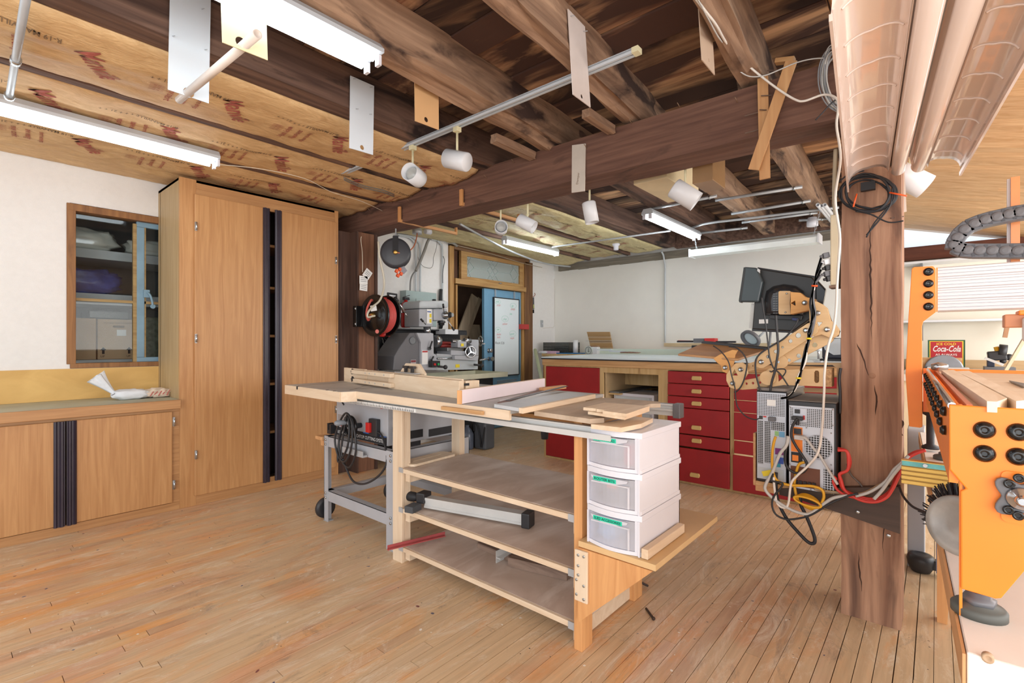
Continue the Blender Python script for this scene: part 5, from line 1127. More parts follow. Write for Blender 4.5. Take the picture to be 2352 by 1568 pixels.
p = at(1357, 800, x=5.87); ks = thing('kitchen_scale', 'white dial scale on the back table near the mesh trays', 'scale', (5.9, p.y, 1.046))
obj('body', B().box(5.86, 5.94, p.y-.11, p.y+.03, 1.0465, 1.15), WHT, ks, .01)
obj('dial', B().lathe((5.86, p.y+.02, 1.10), (-1,0,0), [(0,.062),(.02,.062),(.022,.055),(.012,.05)], 28), plain('dial_face', (206,212,206), .4), ks)
obj('dial_ring', B().tube([(5.838, p.y+.02+.048*math.cos(a), 1.10+.048*math.sin(a)) for a in [i*math.pi/10 for i in range(20)]], .003, 6, closed=True), DGREY, ks)
obj('pointer', B().bar((5.845,p.y+.02,1.075),(5.845,p.y+.02,1.13),.004,.002,(1,0,0)).bar((5.845,p.y+.035,1.09),(5.845,p.y+.005,1.09),.005,.002,(1,0,0)), INK, ks)
obj('pan', B().box(5.87, 5.93, p.y-.10, p.y+.05, 1.155, 1.165).cyl((5.9,p.y,1.15),(5.9,p.y,1.156),.01), plain('brown_pan', (150,110,90), .5), ks)
a_, b_ = at(1352, 762, x=6.15), at(1404, 762, x=6.15); a2, b2_ = at(1360, 812, x=6.1), at(1409, 812, x=6.1)
sl_ = thing('slatted_board', 'wooden slatted board leaning on the back wall behind the scale', 'board', (6.1, a2.y, 1.126))
for k in range(4):
    t0, t1 = k/4, (k+.94)/4; L0 = a_.lerp(a2, t0); L1 = a_.lerp(a2, t1); R0 = b_.lerp(b2_, t0); R1 = b_.lerp(b2_, t1)
    obj('slat', B().prism([(L0.y,L0.z),(R0.y,R0.z),(R1.y,R1.z),(L1.y,L1.z)], [], (6.1,0,0), (0,1,0), (0,0,1), .018), wood('slat_wood_%d' % k, (186,150,104), (150,116,74), 'Y', 14), sl_)
obj('metal_bar', B().bar((6.09, a_.y+.01, a_.lerp(a2,.42).z), (6.09, b2_.y+.01, a_.lerp(a2,.42).z), .012, .006), ALU, sl_)
solo('pink_box', B().box(5.87, 5.97, at(1279,805,x=5.9).y, at(1245,805,x=5.9).y, 1.0465, 1.085), plain('pinkish_box', (206,172,196), .6, var=.1), 'small pinkish box left end of the back table', 'box', bev=.003)
solo('white_rag', lumpy((5.87, at(1247,812,x=5.87).y, 1.0465), (.03,.08,.018), 55, 6, .3), CLOTHW, 'white rag beside the pinkish box', 'rag')
solo('blue_strip', B().bar(at(1267,811,x=5.9), at(1350,811,x=5.95), .04, .012), plain('bright_blue', (34,122,190), .4), 'bright blue strip lying behind the left end of the white top', 'strip')
solo('leaning_tube', B().cyl(at(1244,872,x=5.2) + (at(1244,872,x=5.2) - at(1229,803,x=5.5)) * (at(1244,872,x=5.2).z / (at(1229,803,x=5.5).z - at(1244,872,x=5.2).z)), at(1229,803,x=5.5), .024, seg=14), plain('pale_green_tube', (190,196,160), .5), 'pale green cardboard tube leaning left of the red bench', 'tube')
lt = B().bar(at(1400,806,x=5.6), at(1436,808,x=5.6), .02, .02).bar(at(1402,806,x=5.6), at(1403,801,x=5.6), .012, .012)
solo('caulking_gun', lt.bar(at(1405,804,x=5.6), at(1372,803,x=5.6), .03, .016), GREYL, 'pale grey tool lying at the back of the white top', 'tool')
solo('small_parts', lumpy(tuple(at(1446,811,x=5.5)), (.03,.12,.008), 61, 9, .5), plain('mixed_parts', (150,110,90), .6, var=.6, scale=60), 'little heap of mixed fittings on the white top', 'fittings', kind='stuff')
# benchtop saw at the back right of the table
ms_ = thing('tile_saw', 'black and red sliding saw at the back of the white bench', 'saw', (5.6, at(1620,795,x=5.6).y, 1.06))
g = lambda a, b_: at(a, b_, x=5.6)
obj('base', B().box(5.55, 5.75, g(1690,800).y, g(1592,800).y, 1.0595, g(1640,793).z), BLKM, ms_, .004)
obj('guide_bar', B().bar(g(1556,784), g(1600,784), .03, .02), BLKM, ms_); obj('guide_bar', B().bar(g(1640,785), g(1690,785), .03, .02), BLKM, ms_)
obj('red_bar', B().bar(g(1558,782.5), g(1620,783.5), .02, .012), REDPL, ms_)
obj('motor', B().box(5.56, 5.66, g(1620,780).y, g(1595,780).y, g(1608,787).z, g(1608,777).z), DGREY, ms_, .006)
obj('red_body', B().box(5.55, 5.66, g(1645,780).y, g(1621,780).y, g(1632,786).z, g(1632,776.5).z), REDPL, ms_, .004)
# magnifier lamp
mg = thing('magnifier_lamp', 'grey magnifier lamp on a thin arm above the bench', 'lamp', (4.6, at(1775,800,x=4.6).y, 1.06))
g = lambda a, b_: at(a, b_, x=4.6)
c = g(1726,776); n_ = Vector((-.75,.35,-.6)).normalized()
obj('head', B().lathe(c, n_, [(-.03,.03),(-.02,.06),(.0,.085),(.025,.088),(.028,.07),(.012,.066)], 28), DGREY, mg); obj('lens', B().lathe(c, n_, [(.010,.066),(.014,.05),(.016,.01)], 24), plain('lens', (190,206,212), .08), mg)
for (P, Q) in (((1738,778),(1770,748)), ((1770,748),(1775,755))): obj('arm', B().cyl(g(*P), g(*Q), .009, seg=8), GREYL, mg)
obj('arm', B().cyl(g(1770,758), g(1766,822), .010, seg=8), GREYP, mg)
# machine behind clear guard near the post
pc_ = thing('guarded_machine', 'dark machine with a clear curved guard beside the rough post', 'machine', (4.7, .6, 1.06))
g = lambda a, b_: at(a, b_, x=4.7)
obj('body', B().box(4.72, 5.1, g(1960,800).y, g(1887,800).y, 1.0755, g(1915,776).z), plain('dark_machine', (50,52,62), .4), pc_, .01)
obj('clear_guard', B().prism([(g(a,b_).y, g(a,b_).z) for a, b_ in ((1887,779),(1931,777),(1931,814),(1915,815),(1895,803))], [], (4.69,0,0), (0,1,0), (0,0,1), .004), glass('clear_guard', (.9,.94,.96), .6, .05), pc_)
obj('base_plate', B().box(4.62, 5.1, g(1960,800).y, g(1887,800).y, 1.0585, 1.075), BLKM, pc_)
cl = thing('clamp', 'chrome clamp post standing on the white bench top', 'clamp', tuple(at(1880,823,x=4.3)))
obj('rod', B().cyl(at(1880,824,x=4.3), at(1880,795,x=4.3), .008, seg=10), CHROME, cl); obj('collar', B().cyl(at(1880,806,x=4.3), at(1880,800,x=4.3), .022, seg=12), GREYL, cl); obj('foot', B().box(4.25,4.35, at(1888,0,x=4.3).y, at(1872,0,x=4.3).y, 1.059, 1.068), STEEL, cl)
# wall items by the door
k = at(1225, 684, y=4.66)
kn = thing('hanging_knife', 'utility knife hanging from a bent hook on the wall right of the doorway', 'knife', k)
obj('hook', B().tube([(k.x-.03,4.68,k.z+.035),(k.x+.0,4.66,k.z+.02),(k.x+.03,4.65,k.z+.05),(k.x+.015,4.65,k.z+.075)], .005, 6), plain('rust_hook', (150,84,70), .6), kn)
obj('blade_case', B().bar((k.x,4.665,k.z+.01),(k.x+.01,4.668,k.z-.17),.03,.012), DGREY, kn); obj('yellow_insert', B().bar((k.x+.002,4.657,k.z-.10),(k.x+.006,4.657,k.z-.16),.02,.004), plain('pale_yellow', (214,214,140), .5), kn); obj('tip', B().bar((k.x+.01,4.668,k.z-.175),(k.x+.014,4.668,k.z-.23),.022,.01), BLKM, kn)
k = at(1245, 743, y=4.68); sw_ = thing('wall_switch', 'grey metal switch plate on the wall right of the doorway', 'switch', k); obj('plate', B().box(k.x-.03, k.x+.03, 4.678, 4.689, k.z-.055, k.z+.055), STEEL, sw_, .002); obj('toggle', B().box(k.x-.006, k.x+.006, 4.668, 4.6775, k.z-.012, k.z+.012), WHTP, sw_)
P = [at(a, b_, y=4.683) for a, b_ in ((1247,753),(1262,752),(1272,750),(1274,730),(1274,680),(1273,640))]
solo('thin_cable', B().tube(P, .003, 5), WHTW, 'thin white cable from the wall switch up to the ceiling ledger', 'cable')
k = at(1202, 750, y=4.64); solo('red_holder', B().box(k.x-.085, k.x+.085, 4.60, 4.653, k.z-.04, k.z+.035), plain('red_holder', (186,58,56), .5), 'small red box screwed on the right door post', 'box', bev=.003)
wbd = thing('whiteboard', 'tall whiteboard with coloured scribbles hung on the blue door', 'whiteboard', (5.3, 4.67, 1.29))
obj('board', B().box(5.035, 5.565, 4.665, 4.68, .745, 1.835), plain('whiteboard_face', (226,236,240), .2, var=.01), wbd)
fb = B().prism([(5.02,.735),(5.575,.735),(5.575,1.847),(5.02,1.847)], [[(5.036,.748),(5.563,.748),(5.563,1.833),(5.036,1.833)]], (0,4.683,0), (1,0,0), (0,0,1), .024); obj('black_frame', fb, BLKM, wbd)
for x in (5.06, 5.47): obj('hanger', B().box(x-.006, x+.006, 4.66, 4.684, 1.85, 1.955), STEEL, wbd)
GRN = plain('green_marker', (90,190,160), .6); REM = plain('red_marker', (206,110,110), .6)
for (x, z, m_, s) in ((5.06,1.77,GRN,'todo'),(5.08,1.72,REM,'order'),(5.40,1.73,GRN,'jigs'),(5.38,1.68,REM,'clamps'),(5.36,1.61,GRN,'bits'),(5.20,1.46,REM,'cabinet'),(5.22,1.53,GRN,'shop'),(5.08,1.38,GRN,'saw'),(5.08,1.31,REM,'blades'),(5.09,1.27,REM,'belts'),(5.37,1.32,GRN,'wood'),(5.37,1.26,REM,'maple')):
    text('handwriting', s, .045, (x, 4.6645, z), (1,0,.04), (0,0,1), m_, wbd, shear=.3, sx=.8)
text('handwriting', 'Room 5/26', .05, (5.05, 4.6645, 1.19), (1,0,-.02), (0,0,1), INK, wbd, shear=.3, sx=.85)
for (x, z, r, m_) in ((5.10,1.785,.05,GRN),(5.44,1.745,.055,GRN),(5.26,1.55,.06,GRN),(5.11,1.39,.05,GRN),(5.43,1.34,.06,GRN)): obj('scribble_ring', B().tube([(x+r*1.2*math.cos(a), 4.6645, z+r*.7*math.sin(a)) for a in [i*math.pi/8 for i in range(16)]], .0012, 4, closed=True), m_, wbd)
# ================================================================ LEFT FAR CORNER: lathe, reels, electrics
Y4 = lambda a, b_, y=4.1: at(a, b_, y=y)
la = thing('metal_lathe', 'grey metal lathe with chip tray and milling head in the far corner', 'lathe', (3.7, 4.2, 0))
def flat(px, y, th, m, name, parent, bev=0):   # plate with its outline in the X,Z plane at depth y
    q = [at(a, b_, y=y) for a, b_ in px]; return obj(name, B().prism([(p.x, p.z) for p in q], [], (0,y+th,0), (1,0,0), (0,0,1), th), m, parent, bev)
obj('stand', B().box(2.95, 3.25, 4.05, 4.4, 0, .80), BLKM, la, .006); obj('stand', B().box(4.0, 4.35, 4.05, 4.4, 0, .80), BLKM, la, .006)
tray = B().prism([(2.9,3.9),(4.42,3.88),(4.42,4.42),(2.9,4.42)], [], (0,0,.802), (1,0,0), (0,1,0), .012)
for (P, Q) in (((2.9,3.9),(4.42,3.88)),((4.42,3.88),(4.42,4.42)),((2.9,4.42),(4.42,4.42)),((2.9,3.9),(2.9,4.42))): tray.bar((P[0],P[1],.83),(Q[0],Q[1],.83),.008,.055)
obj('chip_tray', tray, plain('olive_cream_tray', (206,204,180), .4), la)
flat([(903,850),(906,818),(916,800),(941,764),(957,764),(967,786),(967,850)], 4.06, .32, DGREY, 'gear_cover', la, .008)
flat([(957,764),(996,765),(997,812),(1003,815),(1003,850),(967,850),(967,786)], 4.03, .34, GREYM, 'headstock', la, .008)
c = Y4(948,782,4.055); obj('cover_boss', B().lathe(c, (0,-1,0), [(0,.04),(.004,.04),(.005,.028),(.002,.012)]), GREYP, la)
q = Y4(951,836,4.054); obj('warning_label', B().box(q.x-.045,q.x+.025,4.052,4.054,q.z-.055,q.z+.045), plain('label_grey', (176,170,172), .5), la); obj('label_header', B().box(q.x-.04,q.x+.02,4.050,4.052,q.z+.02,q.z+.04), plain('label_maroon', (130,50,56), .5), la)
q = Y4(976,820,4.024); obj('data_plate', B().box(q.x-.038,q.x+.038,4.023,4.026,q.z-.075,q.z+.07), PAPERW, la); obj('label_header', B().box(q.x-.034,q.x+.034,4.021,4.0225,q.z+.05,q.z+.066), plain('label_red', (190,60,60), .5), la)
for (a, b_, a2_, b2) in ((993,783,987,800),(996,818,990,828),): obj('lever', B().cyl(Y4(a,b_,3.99), Y4(a2_,b2,4.0), .009, seg=8).cyl(Y4(a2_,b2,4.0), Y4(a2_,b2,4.04), .018, seg=12), BLKP, la)
c = Y4(997,784,4.16); obj('chuck', B().lathe(c, (1,0,0), [(0,.055),(.01,.066),(.05,.066),(.055,.06),(.07,.06),(.072,.03)], 28), CHROME, la)
flat([(1000,817),(1098,822),(1098,848),(1000,850)], 4.08, .18, GREYL, 'bed', la, .006)
flat([(1003,812),(1096,817),(1096,822),(1003,818)], 4.05, .22, STEEL, 'bed_ways', la)
obj('lead_screw', B().cyl(Y4(1004,823,4.05), Y4(1050,824,4.05), .010, seg=10), CHROME, la)
flat([(1036,804),(1068,806),(1068,816),(1036,815)], 4.03, .24, GREYM, 'saddle', la, .004)
flat([(1045,816),(1100,817),(1098,828),(1045,825)], 4.0, .05, GREYM, 'apron', la, .004)
flat([(1028,798),(1062,800),(1062,807),(1028,806)], 4.04, .2, plain('cross_slide', (120,122,124), .35, .5), 'cross_slide', la, .004)
flat([(1052,783),(1072,784),(1072,799),(1052,798)], 4.05, .12, GREYM, 'tool_post', la, .006)
q = Y4(1062,791,4.045); obj('tool_label', B().box(q.x-.02,q.x+.02,4.044,4.0455,q.z-.02,q.z+.012), YELL, la)
obj('compound_handle', B().cyl(Y4(1038,783,4.1), Y4(1075,786,4.1), .018, seg=12).cyl(Y4(1066,782,4.1), Y4(1080,783,4.1), .028, seg=14), CHROME, la)
flat([(1080,779),(1100,780),(1100,817),(1088,817),(1084,792),(1080,790)], 4.12, .1, GREYM, 'tailstock', la, .008)
obj('tailstock_quill', B().cyl(Y4(1044,784,4.17), Y4(1080,784,4.17), .022, seg=12), STEEL, la)
def wheel(c, ax, r, nm, m, n=3):
    ax = Vector(ax).normalized(); a = ax.orthogonal().normalized(); q_ = ax.cross(a); c = Vector(c)
    w_ = obj(nm, B().tube([c + a*r*math.cos(t) + q_*r*math.sin(t) for t in [i*math.pi/10 for i in range(20)]], r*.13, 7, closed=True), m, la)
    s = B()
    for i in range(n): t = 2*math.pi*i/n; s.bar(c, c + a*r*math.cos(t) + q_*r*math.sin(t), r*.16, r*.1, ax)
    s.lathe(c - ax*r*.15, ax, [(0,r*.2),(r*.3,r*.2)], 12); obj('spoke', s, m, w_)
wheel(Y4(1081,808,3.97), (-.35,-1,0), .062, 'hand_wheel', CHROME); wheel(Y4(1103,783,4.17), (1,-.35,0), .058, 'hand_wheel', CHROME)
obj('wheel_grip', B().cyl(Y4(1102,827,3.98), Y4(1118,824,3.94), .010, seg=8), CHROME, la); obj('wheel_grip', B().cyl(Y4(1106,790,4.1), Y4(1114,789,4.06), .008, seg=8), CHROME, la)
for (P, Q) in (((1088,837),(1107,839)), ((1005,841),(1023,843))): obj('lever', B().cyl(Y4(*P,3.98), Y4(*Q,3.93), .012, seg=10).sphere(Y4(*Q,3.93), .024), BLKP, la)
q = Y4(994,836,4.01); ctl = obj('control_box', B().box(q.x-.05,q.x+.06,3.96,4.02,q.z-.03,q.z+.035), BLKM, la, .004)
obj('green_button', B().lathe((q.x+.03,3.96,q.z), (0,-1,0), [(0,.012),(.01,.012)]), plain('green_button', (40,160,90), .4), ctl); obj('red_button', B().lathe((q.x-.02,3.96,q.z), (0,-1,0), [(0,.012),(.012,.012)]), REDPL, ctl)
q = Y4(1051,840,4.075); obj('yellow_plate', B().box(q.x-.03,q.x+.03,4.0735,4.0765,q.z-.018,q.z+.018), YELL, la)
# red pipes behind
for z_, lab in ((787, 'dark red roller behind the lathe chuck, upper one'), (794, 'dark red roller behind the lathe chuck, lower one')): solo('red_roller', B().cyl(Y4(1011,z_,4.3), Y4(1036,z_+1,4.3), .018, seg=12), plain('dark_red_%d' % z_, (176,58,50), .4), lab, 'roller')
solo('blue_rag', lumpy(tuple(Y4(1017,812,4.28)), (.07,.05,.03), 71, 7, .4), plain('blue_rag', (54,90,160), .8), 'blue rag lying on the lathe bed beside the chuck', 'rag')
# milling head
mh = thing('milling_head', 'grey drill press head on a column above the lathe', 'drill press', tuple(Y4(980,765,4.2)))
flat([(964,692),(970,690),(1024,690),(1031,693),(1031,707),(963,708)], 4.1, .30, GREYL, 'belt_cover', mh, .02)
flat([(963,709),(995,709),(995,750),(963,750)], 4.11, .26, GREYM, 'body', mh, .012)
flat([(995,709),(1028,709),(1026,728),(1018,736),(996,736)], 4.13, .18, GREYM, 'gear_case', mh, .012)
obj('cap_knob', B().lathe(Y4(997,690,4.24), (0,0,1), [(0,.02),(.008,.025),(.015,.012)]), BLKM, mh)
obj('column', B().cyl(Y4(981,768,4.22), Y4(981,750,4.22), .04, seg=20).cyl(Y4(981,768,4.22), Y4(981,764,4.22), .055, seg=20), CHROME, mh)
obj('quill', B().lathe(Y4(1014,736,4.2), (0,0,-1), [(0,.036),(.02,.05),(.03,.034),(.05,.034),(.055,.02),(.09,.01),(.092,.004)], 20), plain('quill_dark', (88,88,92), .3, .8), mh)
q = Y4(986,728,4.108); lb = obj('front_label', B().box(q.x-.035,q.x+.03,4.105,4.108,q.z-.07,q.z+.085), PAPERW, mh)
for dz in (-.055, .0): obj('yellow_mark', B().box(q.x+.0,q.x+.026,4.1025,4.1045,q.z+dz-.004,q.z+dz+.036), YELL, lb)
obj('blue_mark', B().box(q.x-.03,q.x+.02,4.1025,4.1045,q.z+.052,q.z+.062), plain('blue_mark', (40,80,160), .5), lb)
h_ = Y4(1020,725,4.08); obj('feed_hub', B().lathe(Y4(1018,724,4.15), (.1,-1,0), [(0,.045),(.04,.045),(.05,.03),(.14,.022)], 20), CHROME, mh); obj('feed_star', B().lathe(Y4(1031,723,4.02), (1,-.4,0), [(0,.03),(.02,.034),(.024,.02)], 12), BLKP, mh)
for (P, Q) in (((1020,720),(1018,700)), ((1027,733),(1042,757)), ((978,745),(968,734))):
    obj('lever', B().cyl(Y4(*P,4.06), Y4(*Q,4.03), .006, seg=8), CHROME, mh); v = (Y4(*Q,4.03)-Y4(*P,4.06)).normalized(); obj('lever_grip', B().cyl(Y4(*Q,4.03)-v*.035, Y4(*Q,4.03)+v*.01, .011, seg=8), BLKP, mh)
# black backsplash with shelf
bs_ = thing('pegboard_backsplash', 'black perforated backsplash with shelf lip behind the lathe', 'pegboard', (3.5, 4.5, .84))
q = [Y4(a,b_,4.47) for a,b_ in ((874,850),(874,757),(1058,760),(1058,850))]
obj('panel', B().prism([(p_.x,p_.z) for p_ in (q[0],q[1],q[2])] + [(q[2].x, q[0].z)], [], (0,4.50,0), (1,0,0), (0,0,1), .02), BLKM, bs_)
obj('shelf', B().box(q[1].x, q[2].x, 4.36, 4.49, q[1].z, q[1].z+.014), BLKM, bs_, .002)
dots = B()
for i in range(0, 40):
    for j in range(0, 9):
        x = q[1].x + .03 + i*.028; z = q[0].z + .06 + j*.04
        if x < q[2].x - .03: dots.box(x-.0028, x+.0028, 4.477, 4.4795, z-.0028, z+.0028)
tag(obj('peg_holes', dots, plain('peg_hole_grey', (120,120,120), .8), bs_), kind='stuff')
t_ = text('lettering', 'CRAFTSMAN', .042, (Y4(1019,766,4.355).x, 4.352, Y4(1019,766,4.355).z), (1,0,0), (0,0,1), plain('grey_letters', (150,156,160), .5), bs_, sx=.75)
obj('shelf_apron', B().prism([(q[2].x-.42, q[1].z-.045),(q[2].x, q[1].z-.045),(q[2].x, q[1].z-.001),(q[2].x-.42, q[1].z-.001)], [], (0,4.362,0), (1,0,0), (0,0,1), .006), BLKM, bs_)
for (a, b_) in ((878,783),(885,784),(892,785),(899,775),(906,785),(897,795)):
    p_ = Y4(a,b_,4.46); obj('peg_hook', B().tube([(p_.x,4.476,p_.z+.02),(p_.x,4.45,p_.z+.02),(p_.x,4.44,p_.z-.02),(p_.x+.012,4.43,p_.z-.04),(p_.x+.03,4.43,p_.z-.03)], .004, 6), ZINC, bs_)
p_ = Y4(1057,761,4.1); solo('white_box', B().box(p_.x-.09, p_.x+.11, 4.25, 4.42, p_.z-.03, p_.z+.028), WHT, 'flat white box on the shelf lip at the right of the lathe', 'box', bev=.003)
# electrics on the wall
pn = thing('electric_panel', 'grey green electric panel with door on the wall behind the lathe', 'electric panel', (3.7, 4.62, 1.40))
obj('cabinet', B().box(3.46, 3.915, 4.58, 4.689, 1.40, 1.805), plain('panel_green_grey', (160,178,176), .45), pn, .004)
obj('door', B().box(3.60, 3.86, 4.571, 4.579, 1.42, 1.72), plain('panel_door_grey', (166,184,182), .45), pn, .002); obj('chart', B().box(3.65, 3.76, 4.568, 4.5705, 1.60, 1.70), PAPERW, pn)
fe = thing('fire_extinguisher', 'red fire extinguisher on the wall beside the electric panel', 'fire extinguisher', tuple(Y4(932,752,4.45)))
c = Y4(932,752,4.45); obj('cylinder', B().lathe(c, (0,0,1), [(0,.045),(.01,.05),(.24,.05),(.27,.042),(.29,.02),(.31,.018)], 24), REDPL, fe)
obj('valve', B().box(c.x-.03,c.x+.035,4.43,4.47,c.z+.305,c.z+.335).bar((c.x-.03,4.45,c.z+.335),(c.x+.05,4.45,c.z+.36),.02,.006).bar((c.x-.035,4.45,c.z+.32),(c.x+.05,4.45,c.z+.315),.02,.006), BLKM, fe)
obj('strap', B().lathe((c.x,c.y,c.z+.16), (0,0,1), [(0,.0525),(.012,.0525)], 24), BLKM, fe); obj('bracket', B().box(c.x+.03,c.x+.06,4.46,4.68,c.z+.1,c.z+.28), BLKM, fe)
c = Y4(913,752,4.42); sb = thing('spray_bottle', 'small clear bottle with yellow band beside the fire extinguisher', 'bottle', c)
obj('bottle', B().lathe(c, (0,0,1), [(0,.032),(.10,.032),(.14,.018),(.15,.016)], 16), plain('clear_grey_plastic', (196,196,190), .3), sb); obj('cap', B().lathe((c.x,c.y,c.z+.15),(0,0,1), [(0,.02),(.03,.02),(.04,.012)], 14), BLKP, sb); obj('band', B().lathe((c.x,c.y,c.z+.115),(0,0,1), [(0,.03),(.02,.026)], 14), YELL, sb)
def wcable(pts, y, r, m, lab, nm='wall_conduit', cat='pipe'): return solo(nm, B().tube([at(a, b_, y=y) for a, b_ in pts], r, 8), m, lab, cat)
wcable([(1050,565),(1020,543),(1000,541),(985,550),(975,575),(965,600),(955,622)], 4.6, .017, plain('grey_flex', (140,138,134), .6), 'thick grey flexible conduit sweeping down from the ceiling in the corner', 'flexible_conduit')
wcable([(955,622),(948,630),(943,645),(942,670)], 4.62, .009, plain('grey_flex_thin', (128,128,126), .6), 'dark cable tail below the thick flexible conduit', 'cable', 'cable')
wcable([(955,672),(955,570),(950,555),(938,545),(915,541)], 4.66, .011, GREYL, 'grey conduit up the wall, left one of the bent pair')
wcable([(965,672),(965,572),(958,553),(944,543),(912,538)], 4.66, .011, GREYL, 'grey conduit up the wall, right one of the bent pair')
wcable([(1016,690),(1016,575),(1012,560),(1003,552),(990,549)], 4.66, .012, GREYL, 'grey conduit running down to the right of the milling head')
wcable([(1018,588),(1021,600),(1017,625),(1017,650)], 4.64, .004, DGREY, 'thin grey cord with plug beside the right wall conduit', 'cord', 'cord')
wcable([(1012,755),(1012,690),(1013,664)], 4.655, .02, BLKM, 'black sleeve at the foot of the right wall conduit', 'conduit_sleeve')
wcable([(960,590),(966,605),(975,613),(990,615),(995,605),(996,590),(1002,570),(1005,545)], 4.62, .003, plain('thin_grey_wire', (120,116,112), .6), 'thin grey wire looping on the wall left of the right conduit', 'wire', 'wire')
wcable([(1025,556),(1060,566),(1110,578),(1160,592),(1200,604),(1245,614)], 4.58, .004, plain('pale_wire', (170,160,140), .6), 'thin wire running along the top of the door frame', 'wire', 'wire')
P = [at(a, b_, z=2.40) for a, b_ in ((1055,513),(1100,524),(1160,541),(1220,557),(1285,577))]; 
solo('conduit_pipe', B().tube([at(1056,514,z=2.39), at(1170,575,z=2.33), at(1250,604,z=2.33), at(1310,612,z=2.33)], .012, 8), STEEL, 'long grey conduit along the ceiling edge over the doorway', 'pipe')
# cord reel hanging from the ceiling
c = at(909, 582, y=3.75); rl2 = thing('cord_reel', 'black round cord reel with orange cord hung near the dark post', 'cord reel', c); ax = Vector((-.62,-.78,0)).normalized()
obj('drum', B().lathe(c - ax*.05, ax, [(0,.115),(.01,.135),(.03,.137),(.032,.12),(.07,.12),(.072,.137),(.092,.135),(.10,.11),(.105,.03)], 36), plain('reel_black', (58,60,66), .4), rl2)
obj('hub', B().lathe(c + ax*.055, ax, [(0,.02),(.02,.018),(.022,.008)], 14), BRASS, rl2)
obj('bracket', B().bar(c + ax*.06 + Vector((0,0,.0)), c + ax*.045 + Vector((0,0,.15)), .05, .006, ax).bar(c + ax*.05 + Vector((0,0,.15)), c - ax*.04 + Vector((0,0,.155)), .04, .008), BLKM, rl2)
obj('hanger', B().cyl(c + Vector((0,0,.15)), (c.x, c.y, 2.44), .006, seg=8), STEEL, rl2)
obj('orange_cord', B().tube([c + ax*.07, at(930,582,y=3.68), at(944,573,y=3.68), at(952,562,y=3.72), at(957,545,y=3.8), at(958,536,y=3.85)], .0055, 7), plain('orange_cord', (196,110,74), .5), rl2)
p_ = at(922,612,y=3.72); obj('tag', B().bar(p_ + Vector((-.03,0,.03)), p_ + Vector((.045,0,-.05)), .055, .003, (0,1,0)), plain('grey_tag', (150,148,158), .5), rl2)
for a, b_ in ((911,623),(918,619),(914,633),(921,629)): p_ = at(a,b_,y=3.71); obj('orange_plug', B().bar(p_ + Vector((-.012,0,.008)), p_ + Vector((.012,0,-.004)), .028, .02, (0,1,0)), ORGPL, rl2)
c = at(958, 533, y=4.12); solo('junction_box', B().lathe(c - Vector((0,0,.02)), (0,0,1), [(0,.05),(.05,.05)], 16), STEEL, 'round steel junction box on the ceiling behind the beam', 'junction box')
c = at(982, 532, y=4.12); solo('lamp_socket', B().lathe(c, (1,0,.1), [(-.03,.026),(.04,.03)], 16), WHTP, 'small white lamp socket beside the round junction box', 'socket')
# hose reel on the post
c = at(860, 724, y=3.82); hr = thing('hose_reel', 'big black reel of red air hose mounted on the dark post', 'hose reel', c)
ax = Vector((.97,.12,.0)).normalized(); fc = at(858,724,y=3.83)
def disc(p, nm): obj(nm, B().lathe(p, ax, [(0,.13),(.004,.175),(.0,.186),(.008,.19),(.014,.186),(.014,.02)], 40), BLKG, hr)
obj('side_disc', B().lathe(fc, ax, [(0,.02),(.002,.125),(.012,.13),(.014,.178),(.004,.186),(.012,.191),(.022,.186),(.022,.02)], 40), BLKG, hr)
obj('side_disc', B().lathe(fc + ax*.135, ax, [(0,.02),(.002,.125),(.012,.13),(.014,.178),(.004,.186),(.012,.191),(.022,.186),(.022,.02)], 40), BLKG, hr)
for k in range(6):
    cc = fc + ax*(.034 + .018*k); a_ = ax.orthogonal().normalized(); q_ = ax.cross(a_)
    obj('hose_turn', B().tube([cc + a_*.15*math.cos(t) + q_*.15*math.sin(t) for t in [i*math.pi/14 for i in range(28)]], .0098, 8, closed=True), plain('red_hose_%d' % k, (206,86,82), .5), hr)
obj('hose_core', B().lathe(fc + ax*.02, ax, [(0,.142),(.115,.142)], 36), plain('hose_core', (170,66,62), .6), hr)
obj('hub', B().lathe(fc, -ax, [(-.02,.03),(.02,.02),(.04,.012)], 16), BRASS, hr)
obj('base_bracket', B().box(2.46, 2.55, 3.99, 4.046, fc.z-.10, fc.z+.09), BLKG, hr, .004)
for dz in (-.075, .065): obj('bolt', B().lathe((2.465, 4.0, fc.z+dz), (0,-1,0), [(0,.014),(.006,.014),(.008,.008)], 10), ZINC, hr)
obj('stub_hose', B().tube([fc - ax*.03, at(846,735,y=3.74), at(842,722,y=3.72), at(844,706,y=3.72), at(852,690,y=3.73), at(855,690,y=3.76)], .010, 8), plain('stub_red', (196,90,80), .5), hr)
lq = at(858,709,y=3.72); obj('sticker', B().bar(lq + Vector((-.03,0,0)), lq + Vector((.03,0,.012)), .05, .002, (0,1,0)), PAPERW, hr)
lq = at(866,761,y=3.74); obj('logo_sticker', B().lathe(lq, (0,-1,0), [(0,.018),(.002,.018)], 18), plain('logo_white_red', (226,120,110), .5), hr)
obj('red_guide', B().lathe(at(884,773,y=3.9), (0,0,1), [(0,.045),(.01,.05),(.06,.05)], 20), REDPL, hr)
solo('clear_hose', B().tube([at(a, b_, y=3.68) for a, b_ in ((869,555),(871,585),(876,610),(882,640),(881,665),(872,690),(855,705),(845,718),(845,728),(856,726),(861,725))], .009, 8), plain('clear_yellowish_hose', (196,190,172), .3), 'clear plastic hose dropping from the beam into the hose reel', 'hose')
c = at(899, 685, y=3.85); gn = thing('hose_guide', 'black square roller guide with air gun fitting above the hose reel', 'hose guide', c)
